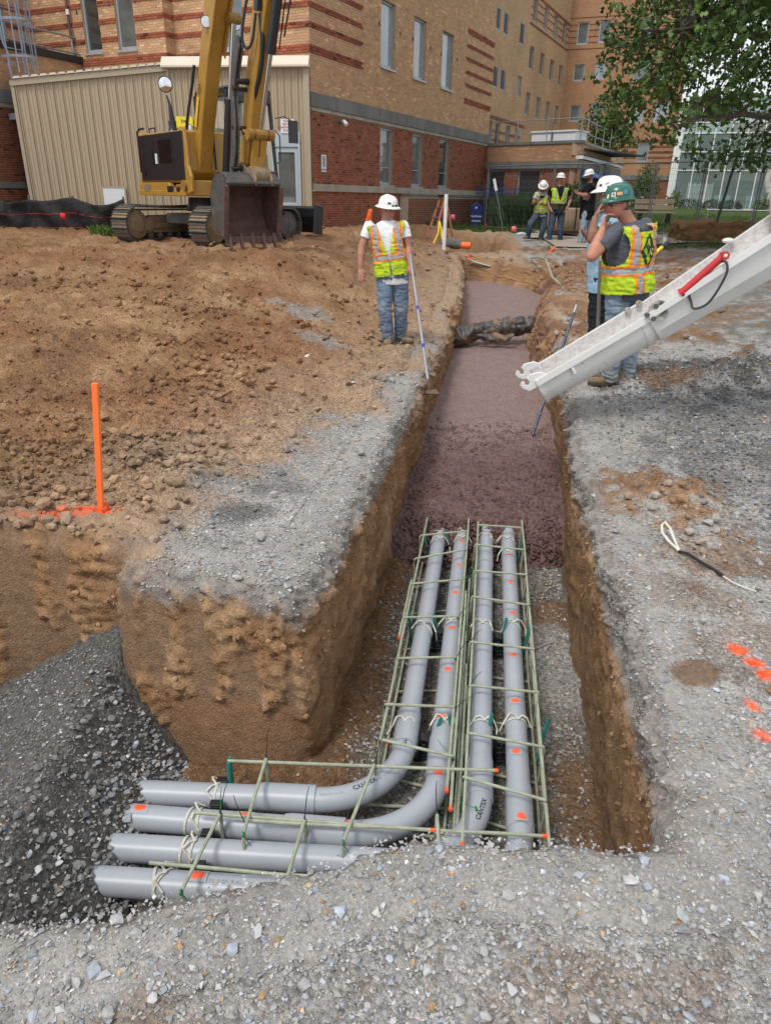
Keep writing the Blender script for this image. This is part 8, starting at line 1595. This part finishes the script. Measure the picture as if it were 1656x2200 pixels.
# stepladder in the far pit
lm = mat('salmon_fibreglass', (.50, .17, .12), .55, var=.12, vs=8, dirt=(.4, .36, .3), damt=.2, ds=8); t = thing('stepladder', (1.45, 22.0, -.2), 'salmon fibreglass stepladder standing in the far pit', 'ladder')
top = V(1.47, 22.0, 1.68); fd_ = nrm(V(-.80, -.35, 0)); sd_ = V(-fd_[1], fd_[0], 0); H_ = 1.9
def rail(s, dirn, spread, w0, w1): a_ = top+sd_*s*w0; b_ = V(top[0], top[1], -.22)+dirn*spread+sd_*s*w1; mb = MB(); mb.beam(a_, b_, .03, .075, up=tuple(sd_)); mb.build('rail', lm, t, world=True); return a_, b_
R1, R2_ = rail(-1, fd_, .62, .15, .27), rail(1, fd_, .62, .15, .27); rail(-1, -fd_, .50, .14, .22); rail(1, -fd_, .50, .14, .22)
for i in range(1, 7): k = i/7.0; mb = MB(); mb.beam(R1[0]+(R1[1]-R1[0])*k, R2_[0]+(R2_[1]-R2_[0])*k, .09, .03); mb.build('tread', gal2, t, world=True)
mb = MB(); mb.box(tuple(top+V(0, 0, .02)), (.16, .36, .05), (0, 0, math.atan2(fd_[1], fd_[0]))); mb.build('ladder_cap', blackp, t, world=True)
t = thing('yellow_strap', (1.3, 21.5, .4), 'yellow strap hanging from the stepladder to the dirt', 'strap'); mb = MB(); mb.tube([(1.37, 21.6, 1.05), (1.34, 21.4, .75), (1.22, 20.9, .55), (1.05, 19.8, .42)], .022, n=5); mb.tube([(1.37, 21.6, 1.05), (1.44, 21.5, .8), (1.47, 21.3, .55)], .03, n=5); mb.build('strap', mat('yellow_strap', (.75, .62, .03), .6), t, world=True)
t = thing('white_pipe_post', (1.37, 19.3, .0), 'upright white plastic pipe beside the stepladder', 'post'); mb = MB(); mb.lathe([(.040, 0), (.048, 0), (.048, 1.72), (.040, 1.72), (.040, 1.6)], (1.37, 19.3, .02), n=16); mb.build('pipe', mat('white_pvc', (.75, .76, .76), .4), t, smooth=True, world=True)
# blue entrance sign
t = thing('entrance_sign', (3.22, 28.7, .64), 'blue pointed sign reading Northwest Entrance by the terrace wall', 'sign'); bs_ = mat('sign_blue', (.020, .045, .17), .45, var=.05)
ax = nrm(V(.98, .12, 0)); nn_ = V(ax[1], -ax[0], 0); o0 = V(3.00, 28.75, .62); mb = MB(); mb.prism([(0, 0), (.42, 0), (.42, .76), (.21, .92), (0, .76)], o0, ax, (-.03, 0, 1), -nn_*.10); mb.build('board', bs_, t, world=True, bev=.01); mb = MB(); text_plane(mb, 'Northwest', .092, o0+ax*.215+V(-.012, 0, .40)+nn_*.006, ax, (-.03, 0, 1), .003); text_plane(mb, 'Entrance', .092, o0+ax*.215+V(-.006, 0, .24)+nn_*.006, ax, (-.03, 0, 1), .003); mb.lathe([(.02, 0), (.04, .001), (.04, .004), (.02, .005)], o0+ax*.20+V(-.02, 0, .72)+nn_*.004, tuple(nn_), n=16); mb.build('lettering', whitem, t, world=True)
# leaning marker post
t = thing('leaning_post', (3.82, 26.0, .7), 'grey post with a white tag leaning against the fence end', 'post'); mb = MB(); mb.beam((3.40, 26.0, 2.28), (3.84, 26.0, .62), .05, .03); mb.build('post', mat('grey_post', (.16, .18, .19), .6), t, world=True); mb = MB(); mb.beam((3.40, 25.97, 2.26), (3.50, 25.97, 1.90), .09, .012, up=(0, 1, 0)); mb.build('tag', whitem, t, world=True)
# temporary wire fence
fm = mat('fence_steel', (.17, .18, .19), .5, metal=.4, var=.1); fdk = mat('fence_steel_dark', (.07, .072, .075), .5, metal=.3)
fp = [(3.42, 28.0), (5.25, 25.35), (6.45, 24.25), (7.72, 23.05), (8.75, 22.0), (9.85, 20.9), (11.3, 19.6)]
labs = ['wire fence panel between the wall and the leftmost steel post', 'wire fence panel behind the three standing men', 'wire fence panel behind the green hatted man', 'wire fence panel in front of the wooden bench', 'wire fence panel in front of the far dirt block', 'wire fence panel at the right edge by the oak branches']
for i in range(6):
    a, b = V(*fp[i], 0), V(*fp[i+1], 0); za_, zb_2 = zg(np.array([a[0]]), np.array([a[1]]))[0]+.05, zg(np.array([b[0]]), np.array([b[1]]))[0]+.05
    ta, tb = 2.70, 2.70; t = thing('fence_panel', (a[0], a[1], za_), labs[i], 'fence', 'temporary wire fence panels'); A_0, B_0 = a+V(0, 0, za_), b+V(0, 0, zb_2); A_1, B_1 = a+V(0, 0, ta), b+V(0, 0, tb); ins = nrm(b-a)*.03
    for p, q, nm in ((A_0+ins, A_1+ins, 'post'), (B_0-ins, B_1-ins, 'post'), (A_1, B_1, 'top_rail'), (A_0+V(0, 0, .05), B_0+V(0, 0, .05), 'bottom_rail')): mb = MB(); mb.cyl(p, q, .018, n=8); mb.build(nm, fm, t, world=True)
    mb = MB(); L_ = np.linalg.norm(b-a); n = int(L_/.062)
    for k in range(1, n): q = k/n; p0, p1_ = A_0*(1-q)+B_0*q, A_1*(1-q)+B_1*q; mb.cyl(p0, p1_, .0026, n=3, cap=False)
    for k in range(1, 12): q = k/12; mb.cyl(A_0*(1-q)+A_1*q, B_0*(1-q)+B_1*q, .0026, n=3, cap=False)
    w_ = mb.build('wire_mesh', fm, t, world=True); w_['kind'] = 'stuff'
    mb = MB(); mb.box((a[0], a[1], za_-.02), (.5, .22, .10), (0, 0, .6)); mb.build('foot_block', mat('foot_concrete', (.2, .2, .19), .9) if 'foot_concrete' not in bpy.data.materials else bpy.data.materials['foot_concrete'], t, world=True)
t = thing('steel_post', (8.9, 20.9, .7), 'thick dark steel pole leaning at the right by the fence', 'post'); mb = MB(); mb.cyl((8.95, 21.2, .75), (9.18, 21.1, 2.95), .036, n=12); mb.build('pole', fdk, t, world=True)
# blue picket fence
t = thing('blue_fence', (4.1, 30.6, .8), 'low blue metal picket fence under the dark windows of the low building', 'fence'); bf = mat('blue_fence_paint', (.03, .07, .22), .5); a, b = F4.pt(-.1, 0, 1.1), F4.pt(2.3, 0, 1.1)
for z in (1.15, 1.85, 2.0): mb = MB(); mb.beam(a+V(0, 0, z), b+V(0, 0, z), .03, .035); mb.build('rail', bf, t, world=True)
for k in range(20): mb = MB(); q = k/19; p = a*(1-q)+b*q; w_ = .05 if k % 7 == 0 else .018; mb.beam(p+V(0, 0, .8), p+V(0, 0, 2.12+(.06 if k % 7 == 0 else 0)), w_, w_); mb.build('picket', bf, t, world=True)
# planter with shrub
t = thing('planter', (5.6, 24.4, .72), 'big round tan concrete planter behind the standing men', 'planter'); pm = mat('tan_concrete', (.36, .26, .175), .8, var=.1, vs=4, bump=.2, bs=40); mb = MB(); mb.lathe([(.42, .04), (.55, .08), (.66, .22), (.70, .45), (.70, .70), (.66, .74), (.60, .74), (.58, .62)], (5.62, 24.4, .70), n=36, sx=1.0); mb.build('bowl', pm, t, smooth=True, world=True); mb = MB(); mb.beam((5.70, 23.69, .78), (5.70, 23.69, 1.44), .05, .03); mb.build('dark_slit', blackp, t, world=True); mb = MB(); mb.lathe([(.0001, 0), (.5, 0), (.5, .06)], (5.62, 24.4, .69), n=24); mb.build('base', mat('planter_base', (.10, .07, .05), .9), t, world=True); mb = MB(); mb.lathe([(.0001, 0), (.60, .0)], (5.62, 24.4, 1.36), n=20); mb.build('soil', gmat, t, world=True)  # black strip added on the bowl for its dark slit
bush('planter_shrub', (5.65, 24.45, 1.70), (.85, .7, .50), 2400, .075, 'dense dark green shrub growing in the round planter', a=(.02, .045, .012), b=(.06, .10, .025), gaps=-.5, shell=.5)
# benches
def bench(x, y, rz, lab, slats=3, w_=1.25):
    z0 = zf1(x, y); t = thing('park_bench', (x, y, z0), lab, 'bench', rz=rz); bw_ = mat('bench_wood', (.30, .225, .16), .8, var=.2, vs=8) if 'bench_wood' not in bpy.data.materials else bpy.data.materials['bench_wood']
    for k in range(slats): mb = MB(); mb.box((0, -.18+k*.17, .44), (w_, .15, .045)); mb.build('seat_slat', bw_, t, bev=.006)
    for k in range(2): mb = MB(); mb.box((0, .26, .60+k*.17), (w_, .035, .14)); mb.build('back_slat', bw_, t, bev=.006)
    for s in (-1, 1): mb = MB(); mb.prism([(-.22, 0), (-.08, 0), (.0, .36), (.16, .36), (.20, 0), (.30, 0), (.26, .42), (-.26, .42)], (s*w_*.36-.03, 0, 0), (0, 1, 0), (0, 0, 1), (.06, 0, 0)); mb.build('leg', blackp, t)
bench(8.65, 25.3, -.15, 'brown slatted bench on the lawn left of the dirt block')
t = thing('low_rail', (11.9, 27.2, .9), 'low grey metal rail on the lawn at the right', 'rail'); mb = MB(); mb.cyl((11.2, 27.4, 1.42), (14.0, 26.4, 1.42), .03, n=8); mb.build('bar', gal2, t, world=True)
for x in (11.25, 12.6, 13.95): y = 27.4-(x-11.2)*.357; mb = MB(); mb.cyl((x, y, .85), (x, y, 1.42), .028, n=8); mb.build('post', gal2, t, world=True)
# cut block of soil heaped on the grass
t = thing('dirt_block', (9.3, 21.7, .55), 'squared heap of brown excavated soil on the grass at right', 'dirt pile'); g_ = np.zeros((40, 90, 3)); 
for i in range(40):
    for j in range(90):
        a_ = j/89*math.pi*2; k = i/39; rr = 1.0 if k < .55 else 1-(k-.55)/.45; c_, s_ = math.cos(a_), math.sin(a_); sq = (abs(c_)**5+abs(s_)**5)**-.2; g_[i, j] = (9.35+1.25*c_*sq*rr*(1.04-.08*min(k, .55)), 21.75+.75*s_*sq*rr, .50+.62*min(k/.55, 1)+.05*(k > .55))
nz_ = fbm(g_*2.2, 4)[..., None]*np.array((.10, .10, .09))+fbm(g_*9, 3)[..., None]*.03; nz_[:, -1] = nz_[:, 0]; g_ = g_+nz_; cb = np.tile(np.array((.235, .135, .065)), (40, 90, 1))*(1+.25*fbm(g_*6, 3)[..., None]); o = grid_mesh('soil_mass', g_, gmat, np.clip(cb, .02, .6)); attach(o, t, True)
def flag(x, y, h, m, lab, w_=.10, hh=.08, lean=0, z=None):
    z0 = zf1(x, y) if z is None else z; t = thing('marker_flag', (x, y, z0), lab, 'flag'); mb = MB(); mb.cyl((0, 0, -.05), (lean, 0, h), .004, n=5); mb.build('wire', fdk, t); mb = MB(); g = [(lean+w_*i/4, .012*math.sin(i*1.7), h-.0-j*hh/2+.01*math.sin(i)) for j in range(3) for i in range(5)]; mb.add(g, [(j*5+i, j*5+i+1, (j+1)*5+i+1, (j+1)*5+i) for j in range(2) for i in range(4)]); f = mb.build('flag_sheet', m, t, smooth=True); s = f.modifiers.new('t', 'SOLIDIFY'); s.thickness = .003
flag(-7.3, 16.9, .44, flagr, 'small red flag in front of the black silt fence', .12, .13); flag(3.83, 24.5, .22, pinkm, 'pink flag on the grass left of the standing men', .16, .16, .05); flag(2.0, 25.6, .45, pinkm, 'pink flag behind the white pipe post', .14, .16); flag(7.05, 19.7, .38, whitem, 'white flag on the strip of grass by the dirt block', .11, .20); flag(3.45, 28.2, .16, flagr, 'tiny red flag at the foot of the blue sign', .12, .08)
# orange ribbon on a lath, dry stalks
t = thing('ribbon_lath', (-.45, 15.2, .7), 'orange survey ribbon tied to a lath behind the man with the tamper', 'flag'); mb = MB(); mb.beam((-.48, 15.2, .62), (-.37, 15.2, 1.46), .012, .03); mb.build('lath', wood, t, world=True); mb = MB(); g = []
for j in range(7): 
    for i in range(4): g.append((-.40-.035*j*.35+(i-1.5)*.045*(.5+.12*j), 15.17+.02*math.sin(i*2+j), 1.43-j*.062))
mb.add(g, [(j*4+i, j*4+i+1, (j+1)*4+i+1, (j+1)*4+i) for j in range(6) for i in range(3)]); rb_ = mb.build('ribbon', flago, t, smooth=True, world=True); s = rb_.modifiers.new('t', 'SOLIDIFY'); s.thickness = .004
t = thing('dry_stalk', (-.75, 15.2, .75), 'dry looped plant stalk against the base of the brick wall', 'plant'); mb = MB(); mb.tube([(-.68, 15.2, .7), (-.76, 15.2, 1.0), (-.84, 15.2, 1.14), (-.88, 15.2, 1.08), (-.82, 15.2, .95)], .012, n=5); mb.tube([(-.70, 15.2, .7), (-.72, 15.25, .95)], .010, n=5); mb.build('stalk', mat('straw', (.30, .22, .12), .9), t, world=True)
# silt fence
t = thing('silt_fence', (-8.2, 18.0, .8), 'sagging black fabric silt fence with faint red threads at the left edge', 'fence'); bfab = mat('silt_fabric', (.012, .012, .013), .75, var=.3, vs=4, bump=.6, bs=14, bd=.03); n = 120; m_ = 16; g_ = np.zeros((m_, n, 3))
for j in range(n):
    k = j/(n-1); x = -12.0+k*5.75; y = 18.4-.5*k+.10*math.sin(k*21)+.05*math.sin(k*53+1); zt1 = 1.50+.05*math.sin(k*19)-.08*abs(math.sin(k*math.pi*5)); 
    for i in range(m_): q = i/(m_-1); zb = .55; g_[i, j] = (x, y+.10*math.sin(q*7+k*37)*q*(1-q)*2+.06*(1-q)**2, zb+(zt1-zb)*q)
g_ += fbm(g_*np.array((3, 3, 1.2)), 3)[..., None]*np.array((0, .09, .01)); o = grid_mesh('fabric', g_, bfab); attach(o, t, True); s = o.modifiers.new('t', 'SOLIDIFY'); s.thickness = .006
for q in (.38, .72): mb = MB(); mb.tube([g_[int(q*15), j]+V(0, -.012, 0) for j in range(0, n, 3)], .004, n=4); mb.build('red_thread', flagr, t, world=True)
for k in range(6): j = int(k*(n-1)/5); p = g_[8, j]; mb = MB(); mb.beam((p[0], p[1]+.04, .5), (p[0], p[1]+.04, 1.56), .035, .035); mb.build('wooden_stake', wood, t, world=True)
# crossing pipe wrapped in plastic
t = thing('wrapped_pipe', (1.9, 12.1, -.4), 'old pipe wrapped in crumpled dark plastic crossing the trench', 'pipe'); wrapm = mat('crumpled_plastic', (.055, .055, .058), .38, var=.4, vs=9, dirt=(.24, .15, .08), damt=.72, ds=6, bump=.7, bs=30, bd=.02)
n1, n2 = 100, 40; g_ = np.zeros((n1, n2, 3)); a, b = V(1.0, 12.0, -.50), V(2.85, 12.35, -.16); d = nrm(b-a); sx1 = nrm(np.cross(d, V(0, 0, 1))); ux = np.cross(sx1, d)
for i in range(n1):
    c = a+(b-a)*i/(n1-1)+V(0, 0, .03*math.sin(i*.06))
    for j in range(n2): w_ = 2*math.pi*j/(n2-1); g_[i, j] = c+(sx1*math.cos(w_)+ux*math.sin(w_))*(.115+.02*math.sin(i*.13))
nn2 = fbm(g_*np.array((5, 5, 5)), 4); r_ = .045*(1-2*np.abs(nn2))+.03*fbm(g_*2.2+4, 3); r_[:, -1] = r_[:, 0]
for i in range(n1):
    c = a+(b-a)*i/(n1-1)+V(0, 0, .03*math.sin(i*.06)); g_[i] += (g_[i]-c)/.12*r_[i][:, None]
o = grid_mesh('plastic_wrap', g_, wrapm); attach(o, t, True)
t = thing('sagging_sheet', (1.75, 11.85, -.6), 'loose dirty plastic hanging under the crossing pipe', 'plastic'); g_ = np.zeros((16, 30, 3))
for i in range(16):
    for j in range(30): u, v = j/29, i/15; g_[i, j] = (1.45+.62*u, 11.93-.06*math.sin(v*3), -.40-.13*v*math.sin(math.pi*u)**.6)
g_ += fbm(g_*7, 3)[..., None]*np.array((.02, .06, .03)); o = grid_mesh('sheet', g_, wrapm); attach(o, t, True); s = o.modifiers.new('t', 'SOLIDIFY'); s.thickness = .008
# orange duct with grey boot, ropes, rods
t = thing('orange_duct', (1.7, 20.4, .45), 'orange duct with a grey wrapped end sticking from the pit wall', 'pipe'); mb = MB(); mb.cyl((1.85, 20.3, .50), (2.15, 20.2, .50), .085, n=14); mb.build('duct', flago, t, smooth=True, world=True); mb = MB(); mb.tube([(1.35, 20.3, .52), (1.6, 20.3, .56), (1.88, 20.3, .50)], [.10, .14, .11], n=12); mb.build('grey_boot', mat('grey_boot', (.13, .125, .12), .9, var=.3, vs=12, bump=.6, bs=30), t, smooth=True, world=True); mb = MB(); mb.cyl((1.75, 20.1, .26), (2.2, 20.0, .24), .045, n=10); mb.build('lower_duct', flago, t, world=True)
t = thing('guide_rope', (3.0, 19.0, .1), 'brown rope with orange taped ends strung across the far trench end', 'rope'); R_ = mat('rope_brown', (.10, .055, .035), .8); mb = MB(); mb.tube([(2.35, 19.4, .20), (2.7, 19.3, .15), (3.2, 19.3, .14), (3.65, 19.5, .2)], .018, n=6); mb.build('rope', R_, t, world=True); mb = MB(); mb.tube([(1.95, 19.4, .30), (2.1, 19.4, .24), (2.36, 19.4, .19)], .022, n=6); mb.build('tape_end', flago, t, world=True); mb = MB(); mb.tube([(3.6, 19.5, .2), (4.05, 19.7, .28), (4.2, 19.9, .38), (4.38, 20.1, .52)], .024, n=6); mb.build('tape_end', flago, t, world=True)
t = thing('plastic_scrap', (2.2, 19.3, .12), 'strip of clear plastic beside the orange taped rope', 'plastic'); mb = MB(); mb.tube([(1.98, 19.3, .26), (2.2, 19.2, .16), (2.6, 19.2, .06), (2.75, 19.15, .05)], [.02, .05, .04, .03], n=6, flat=.3); mb.build('film', mat('clear_film', (.45, .48, .50), .2, spec=.7), t, smooth=True, world=True)
t = thing('green_rod', (3.5, 17.0, .1), 'pale green rod lying across the bank right of the trench', 'rod'); mb = MB(); pts = [(3.62, 19.3), (3.55, 18.0), (3.48, 16.8), (3.42, 15.6), (3.36, 14.6)]; mb.tube([(x, y, zf1(x, y)+.03+(.22 if 16 < y < 19 else .02)) for x, y in pts], .022, n=7); mb.build('rod', frp, t, smooth=True, world=True)
# black cable with white loop on the right bank
t = thing('cut_cable', (1.68, 3.5, -.1), 'black cable with a stripped white loop lying on the right bank', 'cable'); P_ = [(1.637, 3.526), (1.662, 3.47), (1.699, 3.40), (1.735, 3.32), (1.765, 3.25)]; zc = lambda x, y: zf1(x, y)+.012
mb = MB(); mb.tube([(x, y, zc(x, y)+.006) for x, y in P_], .0085, n=8); mb.build('sheath', blackp, t, smooth=True, world=True); cw_ = mat('white_core', (.66, .62, .52), .6); mb = MB(); lp = [(1.637, 3.526, .0), (1.60, 3.60, .01), (1.592, 3.68, .03), (1.605, 3.74, .05), (1.625, 3.75, .06), (1.64, 3.70, .05), (1.642, 3.62, .02), (1.637, 3.526, .0)]; mb.tube([(x, y, zc(x, y)+.01+h) for x, y, h in lp], .0075, n=7); mb.build('core_loop', cw_, t, smooth=True, world=True); mb = MB(); mb.tube([(x, y, zc(x, y)+.004) for x, y in ((1.765, 3.25), (1.79, 3.19), (1.825, 3.13), (1.86, 3.09))], .004, n=6); mb.build('core_end', cw_, t, world=True)
# litter on the left bank
for x, y, s, m_, lab in ((-.36, 6.55, .10, whitem, 'crumpled white paper scrap on the left bank below the tamper man'), (-.08, 6.6, .07, mat('olive_rag', (.14, .15, .06), .9), 'olive green rag at the left rim of the trench'), (-.62, 6.0, .05, mat('yellow_strip', (.7, .62, .2), .6), 'pale yellow tape strip lying on the left bank'), (-.9, 7.9, .06, mat('straw_bit', (.6, .56, .45), .8), 'pale twig shaped scrap on the dirt left of the tamper man')):
    t = thing('litter_scrap', (x, y, zf1(x, y)), lab, 'litter'); g_ = np.zeros((9, 9, 3))
    for i in range(9):
        for j in range(9): g_[i, j] = (x+s*(i/8-.5), y+s*(j/8-.5)*.6, zf1(x, y)+.015)
    g_ += fbm(g_*30, 3)[..., None]*np.array((.02, .02, .025)); o = grid_mesh('scrap', g_, m_); attach(o, t, True); s2 = o.modifiers.new('t', 'SOLIDIFY'); s2.thickness = .003
t = thing('white_bottle', (4.0, 24.2, .6), 'crushed clear plastic litter on the grass edge beside the standing men', 'litter'); mb = MB(); mb.tube([(3.9, 23.6, .66), (4.05, 23.55, .68), (4.25, 23.6, .65)], [.03, .05, .03], n=8); mb.build('litter', mat('pale_film', (.6, .66, .7), .3), t, smooth=True, world=True)
_t = sorted(((len(o.data.loop_triangles), o.name) for o in S.objects if o.type == 'MESH' and not o.data.calc_loop_triangles()), reverse=True); print('total tris', sum(t[0] for t in _t), _t[:30])
